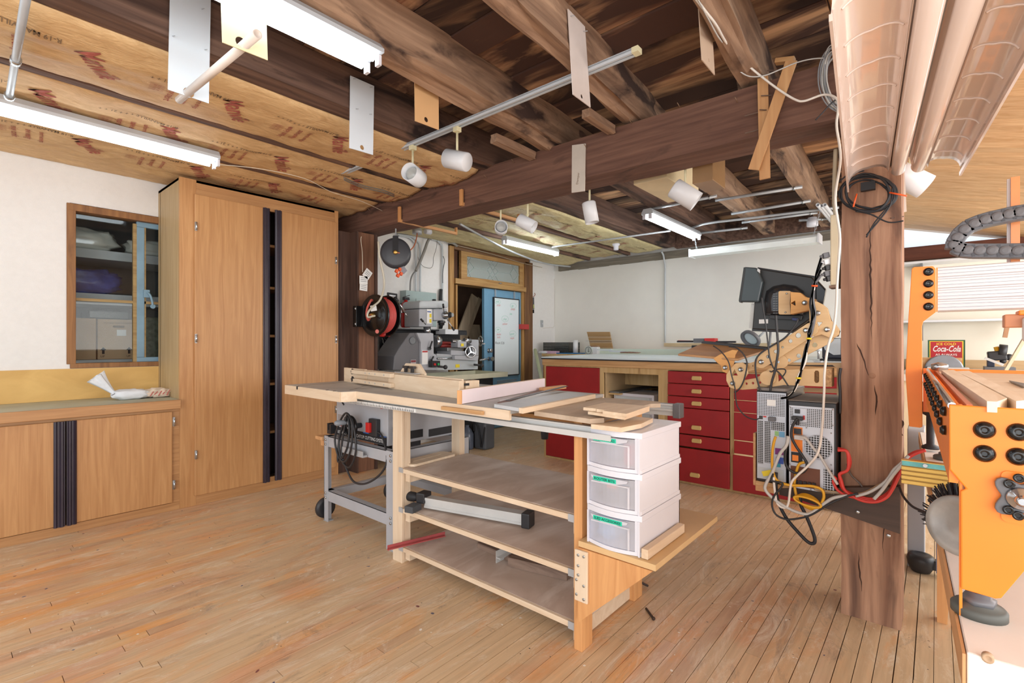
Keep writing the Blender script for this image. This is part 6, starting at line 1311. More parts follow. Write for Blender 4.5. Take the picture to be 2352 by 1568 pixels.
obj('plate', B().prism(roundrect(-.05,.06,-.045,.05,.006), [roundrect(-.03,.04,-.025,.03,.004)], (c.x,c.y,c.z), (1,0,-.05), (0,0,1), .01), BLKM, gn)
obj('roller', B().cyl((c.x-.03,c.y-.005,c.z+.026),(c.x+.04,c.y-.005,c.z+.022),.009,seg=10).cyl((c.x-.03,c.y-.005,c.z-.022),(c.x+.04,c.y-.005,c.z-.026),.009,seg=10), WHT, gn)
obj('red_bar', B().cyl((c.x-.09,c.y,c.z-.004),(c.x+.05,c.y-.012,c.z),.007,seg=8), REDPL, gn)
obj('air_gun', B().cyl(at(912,689,y=3.8), at(929,716,y=3.78), .009, seg=8).cyl(at(929,716,y=3.78), at(936,728,y=3.78), .005, seg=8).bar(at(920,700,y=3.8), at(922,718,y=3.8), .012, .01), CHROME, gn); obj('coupler', B().cyl(at(906,682,y=3.82), at(914,692,y=3.8), .015, seg=10), BLKP, gn)
# papers on the post
P = [at(a, b_, y=4.03) for a, b_ in ((830,543),(829,552),(832,580),(833,625))]; hg = thing('hang_tag', 'bundle of white printed tags hanging on a string from the dark post', 'tag', P[-1])
obj('string', B().tube(P, .003, 5), ROPE, hg)
for (a, b_, w, h, ang_) in ((844,629,.075,.085,35),(835,643,.085,.075,0),(835,660,.08,.06,3)):
    p_ = at(a,b_,y=4.02); M = Matrix.Rotation(R(ang_), 3, 'Y'); pg = obj('paper', B().obox(p_, (w,.002,h), M), PAPERW, hg)
    for k in range(3): obj('print_line', B().obox(p_ + M @ Vector((0,-.0018,.02-.016*k)), (w*.7,.0008,.004), M), GREYP, pg)
solo('water_jug', B().lathe(at(1073,1030,z=0)+Vector((.0,.0,0)), (0,0,1), [(0,.07),(.02,.075),(.17,.075),(.22,.045),(.25,.02),(.27,.02)], 22), plain('smoky_blue_jug', (96,104,120), .25, var=.2), 'smoky plastic jug of dark liquid on the floor under the saw table', 'jug')
jg = at(1106,1030,z=0); vc = thing('jerry_can', 'dark grey plastic canister with black hose beside the jug', 'canister', jg)
obj('canister', B().box(jg.x-.05,jg.x+.12,jg.y-.10,jg.y+.08,.0,.30), plain('canister_grey', (88,92,98), .5), vc, .025); obj('hose', B().tube([jg+Vector((-.06,.06,.20)), jg+Vector((-.07,.05,.30)), jg+Vector((-.06,.0,.26)), jg+Vector((-.06,-.04,.12)), jg+Vector((-.07,-.06,.04)), jg+Vector((-.06,-.08,.12)), jg+Vector((-.05,-.10,.26))], .009, 8), BLKM, vc)
# ================================================================ COMPUTERS AND THE PLYWOOD MONITOR ARM
def perf(name, base, hole, pitch, r=.34, metal=.6):
    m, t, bs = nt(name); v = t.nodes.new('ShaderNodeTexVoronoi'); v.inputs['Scale'].default_value = 1/pitch; v.inputs['Randomness'].default_value = 0
    t.links.new(mapping(t), v.inputs['Vector']); lt_ = t.nodes.new('ShaderNodeMath'); lt_.operation = 'LESS_THAN'; lt_.inputs[1].default_value = r
    v.voronoi_dimensions = '2D'
    tc = t.nodes.new('ShaderNodeTexCoord'); sp_ = t.nodes.new('ShaderNodeSeparateXYZ'); cm = t.nodes.new('ShaderNodeCombineXYZ'); t.links.new(tc.outputs['Object'], sp_.inputs[0])
    t.links.new(sp_.outputs['Y'], cm.inputs[0]); t.links.new(sp_.outputs['Z'], cm.inputs[1]); t.links.new(cm.outputs[0], v.inputs['Vector'])
    t.links.new(v.outputs['Distance'], lt_.inputs[0]); c = mixc(t, lt_.outputs[0], srgb(*base), srgb(*hole)); t.links.new(c, bs.inputs['Base Color']); bs.inputs['Roughness'].default_value = .4; bs.inputs['Metallic'].default_value = 0
    return m
PANEL = plain('silver_case_panel', (206,212,222), .35, .15, var=.04); CASEB = plain('case_black', (44,44,48), .35); CASED = plain('dusty_case_top', (128,120,114), .6, var=.12)
PERF = perf('perforated_silver', (200,206,216), (30,30,34), .0075, .33); PERFB = perf('perforated_fan', (200,206,216), (20,20,22), .0105, .40); PERFS = perf('perforated_slots', (176,180,186), (30,30,34), .0085, .38)
PX = 2.55
def gx(a, b_, x=PX): return at(a, b_, x=x)
def rect(b, a0, b0, a1, b1, x, th=.002):   # rectangle seen at pixels on the plane x, thickness towards the room
    p = at((a0+a1)/2, b0, x=x); q = at((a0+a1)/2, b1, x=x); ya = at(a0, b0, x=x).y; yb = at(a1, b0, x=x).y
    return b.box(x - th, x, yb, ya, q.z, p.z)
sf = thing('computer_shelf', 'wooden bracket shelf on the post carrying the two computers', 'shelf', (2.7, .45, .49))
z0 = .535
obj('shelf_board', B().box(2.585, 2.98, .345, .665, z0-.022, z0-.002), FIRY, sf, .002); obj('side_board', B().box(2.60, 2.98, .668, .68, z0-.03, .76), FIRX, sf, .002)
obj('cleat', B().box(2.60, 2.66, .50, .67, z0-.055, z0-.024), FIRX, sf, .003)
pc1 = thing('computer_tower', 'silver backed computer tower with round fan grille beside the post', 'computer', (2.76, .43, z0))
ya, yb = .330, .517; zt = .935
obj('case', B().box(2.556, 2.97, ya, yb, z0, zt), CASEB, pc1, .003); obj('case_top', B().box(2.556, 2.97, ya, yb, zt+.001, zt+.004), CASED, pc1)
obj('rear_panel', B().box(2.550, 2.555, ya+.008, yb-.004, z0+.004, zt-.02), PANEL, pc1, .001)
hh = zt - .02 - z0 - .004; zz = lambda t: zt - .02 - hh*t
yl = lambda t: yb - .004 - (yb - ya - .012)*t   # left to right
def pr(name, t0, t1, u0, u1, m, th=.0022, par=None, x=2.55, bev=0): return obj(name, B().box(x-th, x-.0002, yl(t1), yl(t0), zz(u1), zz(u0)), m, par or pc1, bev)
psu = pr('power_supply', .03, .97, .02, .24, PERF); pr('psu_switch_plate', .10, .40, .03, .19, PANEL, .003, psu, 2.5475)
pr('switch', .14, .26, .04, .09, BLKP, .005, psu, 2.5445); pr('red_switch', .33, .37, .11, .16, REDPL, .004, psu, 2.5445)
fg = obj('fan_grille', B().cyl((2.5495, yl(.66), zz(.475)), (2.5478, yl(.66), zz(.475)), .052, seg=36), PERFB, pc1)
obj('grille_rim', B().tube([(2.5478, yl(.66)+.054*math.cos(a), zz(.475)+.054*math.sin(a)) for a in [i*math.pi/14 for i in range(28)]], .0015, 5, closed=True), PANEL, fg)
pr('orange_shield', .05, .31, .26, .56, ORG); pr('port_cavity', .05, .31, .565, .69, BLKM); pr('inner_orange', .08, .22, .60, .67, ORG, .003, None, 2.548)
pr('socket', .12, .29, .275, .34, BLKP, .008)
pr('slot_cavity', .04, .70, .735, .975, plain('rust_brown_cavity', (120,80,64), .8)); pr('side_vent', .78, .97, .71, .985, PERFB)
for k in range(5): pr('terminal', .14+.10*k, .21+.10*k, .90, .945, BLKP, .012)
for (t_, u_) in ((.03,.02),(.97,.015),(.97,.20),(.02,.72),(.97,.99),(.5,.99),(.40,.255),(.94,.29),(.94,.66),(.40,.66)): obj('screw', B().sphere((2.548, yl(t_), zz(u_)), .0035), ZINC, pc1)
pgc = at(1832, 960, x=2.53); obj('power_plug', B().box(2.515, 2.545, pgc.y-.022, pgc.y+.022, pgc.z-.009, pgc.z+.009).cyl((2.53,pgc.y,pgc.z),(2.525,pgc.y+.0,pgc.z-.03),.008,seg=10), BLKP, pc1, .003)
pgc = at(1838, 1004, x=2.53); obj('grey_plug', B().box(2.512, 2.542, pgc.y-.018, pgc.y+.022, pgc.z-.01, pgc.z+.010), GRYW, pc1, .003)
# slim tower
pc2 = thing('computer_tower', 'slim older computer tower with dotted vents and coloured ports, left of the silver one', 'computer', (2.78, .60, z0))
a0, a1 = .528, .660; zt2 = .985
obj('case', B().box(2.582, 3.0, a0, a1, z0+.0, zt2-.012), CASEB, pc2, .006); obj('case_top', B().prism(roundrect(2.575,3.0,a0,a1,.02), [], (0,0,zt2-.012), (1,0,0), (0,1,0), .014), CASED, pc2, .004)
yl2 = lambda t: a1 - (a1-a0)*t; zz2 = lambda t: zt2 - .02 - (zt2 - .03 - z0)*t
def pr2(name, t0, t1, u0, u1, m, th=.0022, x=2.58, bev=0): return obj(name, B().box(x-th, x-.0002, yl2(t1), yl2(t0), zz2(u1), zz2(u0)), m, pc2, bev)
pr2('rear_panel', .03, .97, .0, .99, PANEL, .003, 2.582); pr2('psu_vent', .05, .93, .01, .26, PERF); pr2('sticker', .36, .64, .08, .15, PAPERW, .003)
pr2('slot_vent', .06, .24, .33, .82, PERFS); pr2('slot_vent', .27, .47, .33, .80, PERFS); pr2('slot_vent', .50, .93, .33, .42, PERFS)
for (t0, t1, u0, u1, c_) in ((.62,.74,.43,.48,(150,200,130)),(.76,.93,.43,.49,(110,170,210)),(.63,.90,.62,.69,(130,50,130)),(.66,.90,.72,.79,(60,90,180)),(.66,.80,.79,.83,(60,160,190)),(.10,.22,.27,.31,(60,60,60)),(.24,.34,.27,.285,(200,60,50))):
    pr2('port', t0, t1, u0, u1, plain('port_%d_%d' % (c_[0], int(u0*100)), c_, .4), .005)
pr2('lower_plate', .06, .9, .86, .985, GREYL, .003); pr2('power_plug', .42, .66, .27, .32, DGREY, .02, 2.58, .003)
yt = at(1763, 1086, x=2.545); obj('yellow_note', B().bar(yt + Vector((0,.022,-.008)), yt + Vector((0,-.022,.008)), .001, .024, (0,0,1)), YELL, pc2)
# monitor seen from behind
XM = 2.86
mo = thing('monitor', 'big black flat monitor seen from behind on the plywood arm', 'monitor', tuple(at(1800, 700, x=XM)))
def outl(pts, x): return [(at(a, b_, x=x).y, at(a, b_, x=x).z) for a, b_ in pts]
def slab(name, pts, x, th, m, par, bev=0, holes=()): return obj(name, B().prism(outl(pts, x), [outl(h, x) for h in holes], (x,0,0), (0,1,0), (0,0,1), th), m, par, bev)
MBLK = plain('monitor_black', (46,46,46), .4, var=.05); MGL = plain('monitor_glossy', (52,52,55), .2)
slab('back_shell', [(1743,617),(1868,637),(1893,668),(1882,720),(1826,761),(1731,756)], XM, -.03, MBLK, mo, .006)
slab('screen_bezel', [(1741,614),(1872,634),(1897,666),(1885,724),(1828,765),(1728,760)], XM+.032, -.012, MGL, mo, .003)
slab('side_strip', [(1725,697),(1739,697),(1735,755),(1720,753)], XM-.01, .02, plain('pale_strip', (206,206,202), .4), mo, .002)
for k in range(5): p_ = at(1736 - k*.6, 709 + k*6, x=XM-.012); obj('button', B().lathe(p_, (-1,0,0), [(0,.006),(.003,.005)], 10), BLKP, mo)
w1 = slab('speaker_wing', [(1711,614),(1742,616),(1756,648),(1746,695),(1699,694)], XM-.035, -.03, plain('wing_grey_green', (62,72,76), .35), mo, .008)
slab('wing_front', [(1708,614),(1713,614),(1702,695),(1698,694)], XM-.066, .03, MBLK, w1); slab('wing_hinge', [(1740,616),(1745,619),(1745,627),(1739,622)], XM-.07, .01, ALU, w1)
slab('speaker_wing', [(1876,640),(1899,665),(1892,704),(1876,712)], XM-.01, -.03, MGL, mo, .006)
hb = B(); rings = []
base = [(1757,724),(1755,690),(1760,668),(1776,657),(1800,652),(1828,656),(1846,668),(1852,690),(1848,724)]
base = base[:1] + [tuple(p) for p in base[1:]]
for t in (0, .35, .7, .9, 1.0):
    k = math.sqrt(max(0, 1 - (t*.75)**2)); rings.append([at(1802 + (a-1802)*k, 695 + (b_-695)*k, x=XM-.031 - .075*t) for a, b_ in base])
V = [[hb.bm.verts.new(p) for p in r_] for r_ in rings]
for i in range(4):
    for j in range(len(base)): f = hb.bm.faces.new((V[i][j], V[i][(j+1)%9], V[i+1][(j+1)%9], V[i+1][j])); f.smooth = True
hb.bm.faces.new(V[4]); hb.bm.faces.new(V[0][::-1]); obj('rear_bulge', hb, MGL, mo)
p_ = at(1754, 738, x=XM-.031); obj('sticker', B().box(XM-.0335, XM-.031, p_.y-.022, p_.y+.022, p_.z-.011, p_.z+.011), PAPERW, mo)
for k in range(9):
    for j in range(2): p_ = at(1779+j*6, 675+k*5.5, x=XM-.10); obj('vent_slot', B().box(XM-.1085, XM-.106, p_.y-.005, p_.y+.005, p_.z-.0018, p_.z+.0018), GREYP, mo)
slab('port_block', [(1770,724),(1845,726),(1842,735),(1770,732)], XM-.035, -.03, BLKP, mo, .003); slab('blue_connector', [(1820,729),(1834,731),(1833,737),(1820,735)], XM-.07, -.015, plain('vga_blue', (40,52,110), .4), mo, .002)
# plywood arm
ar = thing('monitor_support', 'jointed birch plywood arm with round holes holding the monitor and tray', 'monitor support', tuple(at(1830, 870, x=2.7)))
EDGE = wood('plywood_edge', (206,164,112), (150,108,70), 'X', 60, 1, .6)
def link(name, P, Q, r, x, th, holes=(), m=PLYARM, bev=.002):
    p = at(*P, x=x); q_ = at(*Q, x=x); d = Vector((q_.y-p.y, q_.z-p.z)); L_ = d.length; a = math.atan2(d.y, d.x)
    out = [(p.y + r*math.cos(a + math.pi/2 + math.pi*i/12), p.z + r*math.sin(a + math.pi/2 + math.pi*i/12)) for i in range(13)] + [(q_.y + r*math.cos(a - math.pi/2 + math.pi*i/12), q_.z + r*math.sin(a - math.pi/2 + math.pi*i/12)) for i in range(13)]
    hs = []
    for (hx, hy, hr) in holes: h = at(hx, hy, x=x); hs.append(circ(h.y, h.z, hr, 14))
    return obj(name, B().prism(out, hs, (x,0,0), (0,1,0), (0,0,1), th), m, ar, bev)
def bolt(a, b_, x, par=None): c = at(a, b_, x=x); return obj('bolt', B().lathe(c, (-1,0,0), [(0,.012),(.002,.012),(.003,.009),(.008,.008),(.009,.005),(.018,.005)], 14), ZINC, par or ar)
h1 = ((1833,770,.012),(1815,783,.009),(1797,797,.006),(1781,807,.009),(1764,819,.009))
for x in (2.585, 2.655): link('upper_link', (1748,831), (1862,756), .030, x, .014, h1)
h2 = ((1871,792,.011),(1834,817,.010),(1812,827,.008))
link('lower_link', (1790,831), (1898,775), .029, 2.625, .014, h2)
slab('base_board', [(1755,864),(1757,853),(1766,846),(1780,845),(1800,849),(1891,845),(1893,888),(1800,884),(1775,888),(1760,882)], 2.60, .016, PLYARM, ar, .002, holes=([(1870,855),(1873,851),(1878,851),(1881,855),(1881,875),(1878,879),(1873,879),(1870,875)],[(1786,857),(1800,866),(1788,876)]))
slab('base_board', [(1800,849),(1908,846),(1908,886),(1800,884)], 2.66, .014, EDGE, ar)
slab('base_spacer', [(1893,846),(1910,846),(1910,888),(1893,888)], 2.60, .074, EDGE, ar)
slab('mount_frame', [(1780,832),(1932,833),(1932,908),(1922,908),(1922,845),(1912,838),(1780,838)], 2.69, .02, PLYARM, ar); slab('mount_rail', [(1846,891),(1932,894),(1932,903),(1846,900)], 2.70, .04, FIRY, ar)
el = [(1858,690),(1876,692),(1890,699),(1901,708),(1905,722),(1909,736),(1920,745),(1928,757),(1927,768),(1918,775),(1905,776),(1887,768),(1870,773),(1862,764),(1859,735)]
for x in (2.60, 2.628, 2.672): slab('elbow_plate', el, x, .012, PLYARM, ar, .002, holes=([(1876,739),(1889,740),(1880,750)],))
slab('elbow_core', [(1898,712),(1903,726),(1908,740),(1918,748),(1926,760),(1922,772),(1906,774),(1900,752)], 2.6135, .058, EDGE, ar)
slab('monitor_plate', roundrect(1788,1817,668,722,4), 2.735, .02, PLYARM, ar, .003)
slab('monitor_bracket', [(1815,670),(1838,672),(1850,682),(1872,686),(1874,704),(1858,712),(1842,716),(1815,722)], 2.68, .054, wood('orange_ply', (222,166,100), (196,140,78), 'Y', 14, bmp=.1), ar, .003, holes=([(1816,696),(1826,690),(1827,702)],))
for a, b_ in ((1807,674),(1804,717)): obj('screw', B().sphere(at(a,b_,x=2.734), .005), ZINC, ar)
tri = [(1668,860),(1678,846),(1689,834),(1705,832),(1716,840),(1717,858),(1707,874),(1703,888),(1690,895),(1675,889),(1668,874)]
for x in (2.60, 2.67): slab('tray_elbow', tri, x, .014, PLYARM, ar, .002, holes=([(1687,848),(1694,862),(1679,862)],))
link('tray_link', (1701,848), (1746,836), .019, 2.63, .014, ((1730,840,.004),))
slab('curved_link', [(1690,872),(1712,872),(1735,868),(1757,856),(1775,866),(1775,880),(1762,888),(1735,893),(1705,895),(1688,893)], 2.632, .014, PLYARM, ar, .002, holes=tuple([[(a+3*math.cos(t), 881+3*math.sin(t)-(a-1714)*.08) for t in [k*math.pi/4 for k in range(8)]] for a in (1714,1729,1745)]))
for k, x in enumerate((2.61, 2.633, 2.656, 2.68)): slab('tray_bracket', [(1638,823),(1652,814),(1682,803),(1694,804),(1688,815),(1686,830),(1682,846),(1670,858),(1659,853),(1655,839),(1646,832)], x, .012, wood('bracket_ply_%d' % k, (222,166,100), (196,140,78), 'Y', 14, bmp=.1), ar, .002)
for a, b_, x in ((1848,695.3,2.678),(1878,718.8,2.598),(1851.4,758.6,2.583),(1899.4,756.5,2.598),(1748.4,831,2.583),(1790,831,2.623),(1762.6,867.8,2.598),(1701.4,848.4,2.598),(1683,880,2.598),(1665.6,844,2.608)): bolt(a, b_, x)
link('pivot_disc', (1788,831), (1791,831), .034, 2.607, .014); link('pivot_disc', (1762,868), (1764,868), .034, 2.578, .014)
A_, B__, C_, D_ = at(1557,817,x=2.64), at(1617,791,x=2.86), at(1768,806,x=2.86), at(1694,829,x=2.60)
tray = B().quadbox([A_, B__, C_, D_, A_+Vector((0,0,.012)), B__+Vector((0,0,.012)), C_+Vector((0,0,.012)), D_+Vector((0,0,.012))])
ty = obj('keyboard_tray', tray, wood('tray_ply', (196,150,104), (172,126,84), 'Y', 12, bmp=.1), ar, .003); 
kb = solo('keyboard', B().quadbox([p + Vector((0,0,.0135)) for p in (A_.lerp(B__,.9), B__, C_, D_.lerp(C_,.9))] + [p + Vector((0,0,.022)) for p in (A_.lerp(B__,.9), B__, C_, D_.lerp(C_,.9))]), BLKP, 'thin black keyboard at the back of the plywood tray', 'keyboard')
# power strip and plugs
p0, p1_ = at(1912, 495, x=2.64), at(1922, 655, x=2.64)
ps = thing('power_strip', 'long beige power strip with plugs on the side of the rough post', 'power strip', (2.66, .345, (p0.z+p1_.z)/2))
obj('body', B().box(2.62, 2.69, .330, .362, p1_.z, p0.z), plain('beige_strip', (206,190,160), .5), ps, .004); obj('cap', B().box(2.615, 2.695, .329, .366, p1_.z-.012, p1_.z-.001), plain('brown_cap', (120,90,70), .5), ps)
obj('lead', B().tube([(2.65,.345,p0.z), (2.65,.35,p0.z+.10), (2.65,.345,p0.z+.3)], .009, 8), plain('beige_lead', (190,176,150), .5), ps)
for i, (a, b_, m_) in enumerate(((1890,588,DGREY),(1892,603,WHT),(1895,616,BLKP),(1893,630,DGREY),(1898,641,BLKP))):
    c = at(a, b_, x=2.63); q_ = at(a+14, b_-3, x=2.64)
    obj('plug', B().bar(c, q_, .024, .024).cyl(c, c + (c-q_)*.5, .007, seg=8), m_, ps, .004)
z8 = lambda pts, x: [(1680 + a/4.9, 580 + b_/4.9, x) for a, b_ in pts]
zc = lambda pts, x=2.515: [(1720 + a/3.825, 860 + b_/3.825, x) for a, b_ in pts]
bd = thing('cable_bundle', 'thick bundle of black cables hanging from the power strip to the computers', 'cables', tuple(at(1865, 740, x=2.56)))
rs = random.Random(12)
starts = [(1030,55,7),(1040,110,2),(1030,185,4),(1030,250,3)]
for k in range(7):
    o_ = lambda s_: rs.uniform(-s_, s_)
    s_ = starts[k % 4]; mid = [(s_[0]-20,s_[1]+5),(960,180+s_[1]*.5+20),(940,330),(932+o_(6),375),(905+o_(18),550),(920+o_(22),700),(888+o_(22),880),(875+o_(8),960),(855+o_(16),1060),(820+o_(18),1220),(760+o_(14),1400),(735+o_(10),1480)]
    if k < 3: mid += [(700,1560),(640,1620),(560,1640)]
    cab(z8(mid, 2.555), 2.555, .0052, WHTW if k == 1 else (DGREY if k % 2 else BLKP), '', par=bd, name='cable')
for (a, b_, c_, w) in ((1871,656,ORGPL,14),(1858,777,YELL,12),(1834,868,YELL,12)): obj('tie', B().tube([at(a-w/2, b_, x=2.54), at(a+w/2, b_+.5, x=2.54)], .0045, 6), c_, bd)
def loose(pts, r, m, lab, x=2.515, cat='cable', nm='cable', f=zc): 
    P = [at(*(p[:2]), x=p[2]) for p in f(pts, x)]; return solo(nm, B().tube(P, r, 7), m, lab, cat)
loose([(340,500),(355,620),(372,720),(390,850),(410,1020),(430,1180),(470,1290),(500,1320),(560,1380),(640,1500)], .0035, BLKP, 'thin black cable falling from the left monitor speaker past the arm', 2.56, f=z8)
loose([(500,700),(510,850),(525,1080),(512,1200),(490,1330),(455,1450),(436,1560)], .0055, BLKP, 'black monitor cable hanging straight down between arm links', 2.56, f=z8)
loose([(750,750),(715,825),(600,960),(450,1050),(320,1140),(272,1230),(280,1380),(330,1568)], .0042, BLKP, 'black video cable looping under the monitor to the slim computer', 2.565, f=z8)
loose([(430,1330),(450,1340),(500,1315),(590,1310),(610,1340),(580,1390)], .003, BLKP, 'small black cable loop at the arm base board', 2.56, f=z8)
loose([(-30,1055),(60,1075),(140,1150),(175,1250),(150,1400),(110,1500),(60,1560),(30,1568)], .0035, BLKP, 'black keyboard cable curling below the plywood tray', 2.58, f=z8)
P = [at(a, b_, x=2.57) for a, b_ in ((1638,794),(1655,806),(1673,830),(1680,860),(1688,890),(1690,915),(1695,935),(1712,955),(1732,963),(1743,961))]; solo('cable', B().tube(P, .003, 6), BLKP, 'thin black cable from the keyboard tray to the slim computer side', 'cable')
loose([(450,550),(500,560),(560,640),(620,710),(700,840),(780,965)], .006, GRYW, 'grey power cord crossing the fan grille of the silver computer')
loose([(430,385),(385,450),(375,540),(410,620),(470,710),(510,780),(495,840),(440,865),(380,850),(330,800),(318,720),(330,640)], .006, BLKP, 'black power cord looping beside the orange plate')
loose([(240,860),(240,1000),(260,1120),(330,1260),(430,1380),(520,1470),(570,1480),(580,1440),(550,1350),(500,1230),(460,1150),(450,1060)], .0075, BLKM, 'thick black cord loop hanging lowest under the computers')
loose([(345,540),(330,620),(270,700),(210,850),(150,960),(150,1020),(230,1100),(340,1170),(450,1215),(540,1220),(640,1150),(740,1085),(870,1063)], .0072, GRYW, 'thick grey cable sweeping under the computers towards the red cables', 2.50)
loose([(215,870),(200,930),(290,950),(285,990),(220,1070),(205,1150),(240,1230),(330,1270),(450,1260),(560,1225),(700,1140),(860,1070),(960,1045)], .0045, BLKP, 'thin black cable curving under the computers to the post', 2.495)
loose([(235,545),(215,620),(205,720),(210,830),(240,920),(330,965),(450,975),(560,980),(640,1010),(660,1070),(640,1130)], .006, YELW, 'yellow network cable from the slim computer to the yellow coil', 2.505)
loose([(490,770),(440,790),(412,880),(400,960),(412,1040),(430,1090)], .006, YELW, 'short yellow cable in front of the silver computer', 2.52)
yc_ = thing('yellow_cable_coil', 'bundled yellow network cable hanging below the silver computer', 'cable coil', tuple(at(1855, 1150, x=2.50)))
for k in range(7):
    P = [at(1720 + (515 + (118 - 4*k)*math.cos(t) + 8*k*.3)/3.825, 860 + (1118 + (34 + 4*k)*math.sin(t) + 36*math.cos(t))/3.825, x=2.49 + .004*k) for t in [i*math.pi/9 for i in range(18)]]
    obj('cable_turn', B().tube(P, .005, 7, closed=True), YELW, yc_)
z75 = lambda pts, x=2.53: [(1820 + a/2.614, 700 + b_/2.614, x) for a, b_ in pts]
for k, lab in enumerate(('red cable from behind the computers along the post to the orange machine, top strand', 'red cable along the post to the orange machine, middle strand', 'red cable along the post to the orange machine, lowest strand')):
    d = k*9
    loose([(272,862+d*.6),(325,878),(346-d*.5,940),(330,992),(290-d*.3,1015),(285+d*.4,1050),(310+d*.4,1110+d*.3),(400,1150+d),(490,1165+d),(560,1140+d),(600,1095+d*.6),(632+d*.3,1010+d),(680,925+d*.5),(735,885+d*.5),(800,872)], .0065, REDW, lab, 2.53 - k*.006, f=z75)
loose([(246,1030),(262,1045),(245,1060),(270,1110),(320,1142),(370,1155)], .006, REDW, 'short red cable tail at the left of the post', 2.52, f=z75)
loose([(380,1148),(470,1120),(560,1060),(610,990),(650,955),(700,905)], .0065, GRYW, 'grey cable running with the red ones, upper one', 2.515, f=z75)
loose([(490,1165),(540,1110),(590,1040),(630,990),(690,925)], .0065, GRYW, 'grey cable running with the red ones, lower one', 2.505, f=z75)
for k in range(5):
    loose([(130,1098+3*k),(200,1112+4*k),(260,1120+3*k),(330,1128+2*k),(430,1135-3*k),(520,1100-6*k),(570,1060)], .0018, plain('thin_wire_%d' % k, ((200,170,120),(120,110,100),(220,200,170),(90,80,76),(170,140,100))[k], .6), ('thin tan wire','thin brown wire','thin cream wire','thin dark wire','thin ochre wire')[k] + ' fanned out under the silver computer', 2.535, nm='wire', cat='wire', f=z75)
P = [at(a, b_, x=2.60) for a, b_ in ((1931,845),(1928,870),(1930,905),(1929,950))]; solo('cable', B().tube(P, .006, 7), BLKP, 'black cable running down the left edge of the post', 'cable')
P = [at(a, b_, x=2.59) for a, b_ in ((1945,1065),(1955,1090),(1975,1110),(1980,1122),(1965,1135),(1940,1142))]; solo('cable', B().tube(P, .004, 7), plain('brown_grey_cable', (110,100,92), .5), 'brown grey cable curling over the red cables on the post', 'cable')
# ================================================================ ORANGE CNC MACHINE ON ITS WHITE TABLE
TZ = .735
cnt = thing('machine_table', 'white topped table on a blue frame carrying the orange router machine', 'table', (2.2, -.6, 0))
obj('table_top', B().prism([(1.008,-.035),(3.35,.065),(3.40,-1.4),(1.06,-1.4)], [], (0,0,TZ-.055), (1,0,0), (0,1,0), .055), plain('worn_white_top', (238,232,226), .45, var=.06, scale=4), cnt, .003)
obj('edge_ply', B().prism([(1.005,-.034),(3.35,.066),(3.35,.070),(1.005,-.030)], [], (0,0,TZ-.054), (1,0,0), (0,1,0), .052), FIRX, cnt)
c = at(2270,1517,x=1.0); obj('screw_hole', B().lathe((1.0085+.006,c.y,c.z), (-1,0,0), [(0,.007),(.009,.007),(.009,.004),(.006,.002)], 14), plain('tan_ring', (190,160,130), .6), cnt)
obj('blue_frame', B().box(1.06, 1.12, -1.3, -.10, .60, TZ-.056).box(1.06, 3.3, -.13, -.07, .60, TZ-.056), plain('blue_grey_frame', (96,108,140), .5), cnt)
for (x, y) in ((1.09,-.13),(3.25,-.03),(1.09,-1.25),(3.25,-1.25)): obj('leg', B().box(x-.03, x+.03, y-.03, y+.03, .06, .60), plain('blue_leg_%d%d' % (int(x*10), int(-y*10)), (96,108,140), .5), cnt)
for (x, y) in ((1.09,-.13),(1.09,-1.25)): obj('foot', B().lathe((x, y, 0), (0,0,1), [(0,.035),(.015,.035),(.02,.012),(.06,.012)]), BLKP, cnt)
# router machine
cn = thing('router_machine', 'orange steel router machine with white ribbed gantry on the white table', 'router machine', (1.9, -.5, TZ))
XN = 1.13
pn_ = [(2180,929),(2352,939),(2500,947),(2500,1500),(2380,1330)]
plo = [(2180,929),(2181,1078),(2219,1122),(2206,1128),(2207,1352),(2286,1375),(2300,1374),(2352,1313),(2440,1230),(2440,944)]
o_ = [(at(a, b_, x=XN).y, at(a, b_, x=XN).z) for a, b_ in plo]
obj('front_plate', B().prism(o_, [], (XN,0,0), (0,1,0), (0,0,1), .006), ORG, cn, .002)
for (a, b_) in ((2261,987),(2339,992),(2261,1041),(2338,1048)):
    c = at(a, b_, x=XN); w_ = obj('bolt_head', B().lathe(c, (-1,0,0), [(0,.0142),(.002,.0142),(.006,.011),(.008,.008),(.0081,.004),(.005,.0035)], 24), BLKG, cn)
c0 = at(2299,1079,x=XN); c1 = at(2352+30,1200,x=XN)
obj('bearing_pad', B().prism(roundrect(at(2400,1140,x=XN).y, at(2299,1140,x=XN).y, at(2299,1195,x=XN).z, at(2299,1079,x=XN).z, .008), [], (XN-.0005,0,0), (0,1,0), (0,0,1), -.003), ORG, cn)
fl_ = at(2343,1142,x=XN-.004); fo = []
for i in range(40):
    t = 2*math.pi*i/40; r_ = .030 + .008*math.cos(4*t); fo.append((fl_.y + r_*math.cos(t+math.pi/4), fl_.z + r_*math.sin(t+math.pi/4)))
bf = obj('flange_bearing', B().prism(fo, [], (XN-.0045,0,0), (0,1,0), (0,0,1), -.009), DGREY, cn, .003)
obj('shaft_end', B().lathe((XN-.0135,fl_.y,fl_.z), (-1,0,0), [(0,.016),(.002,.018),(.006,.016),(.006,.009),(.018,.008),(.022,.005)], 24), CHROME, bf)
for (a, b_) in ((2318,1110),(2340,1097),(2316,1170),(2338,1183)): c = at(a, b_, x=XN-.0135); obj('socket_screw', B().lathe(c, (-1,0,0), [(0,.007),(.005,.007),(.0052,.0035),(.003,.003)], 16), BLKG, bf)
obj('side_flange', B().prism([(XN+.007,.735),(XN+.007,1.095),(XN+.02,1.095),(XN+.02,.74)], [], (0,-.030,0), (1,0,0), (0,0,1), .004), ORG, cn)
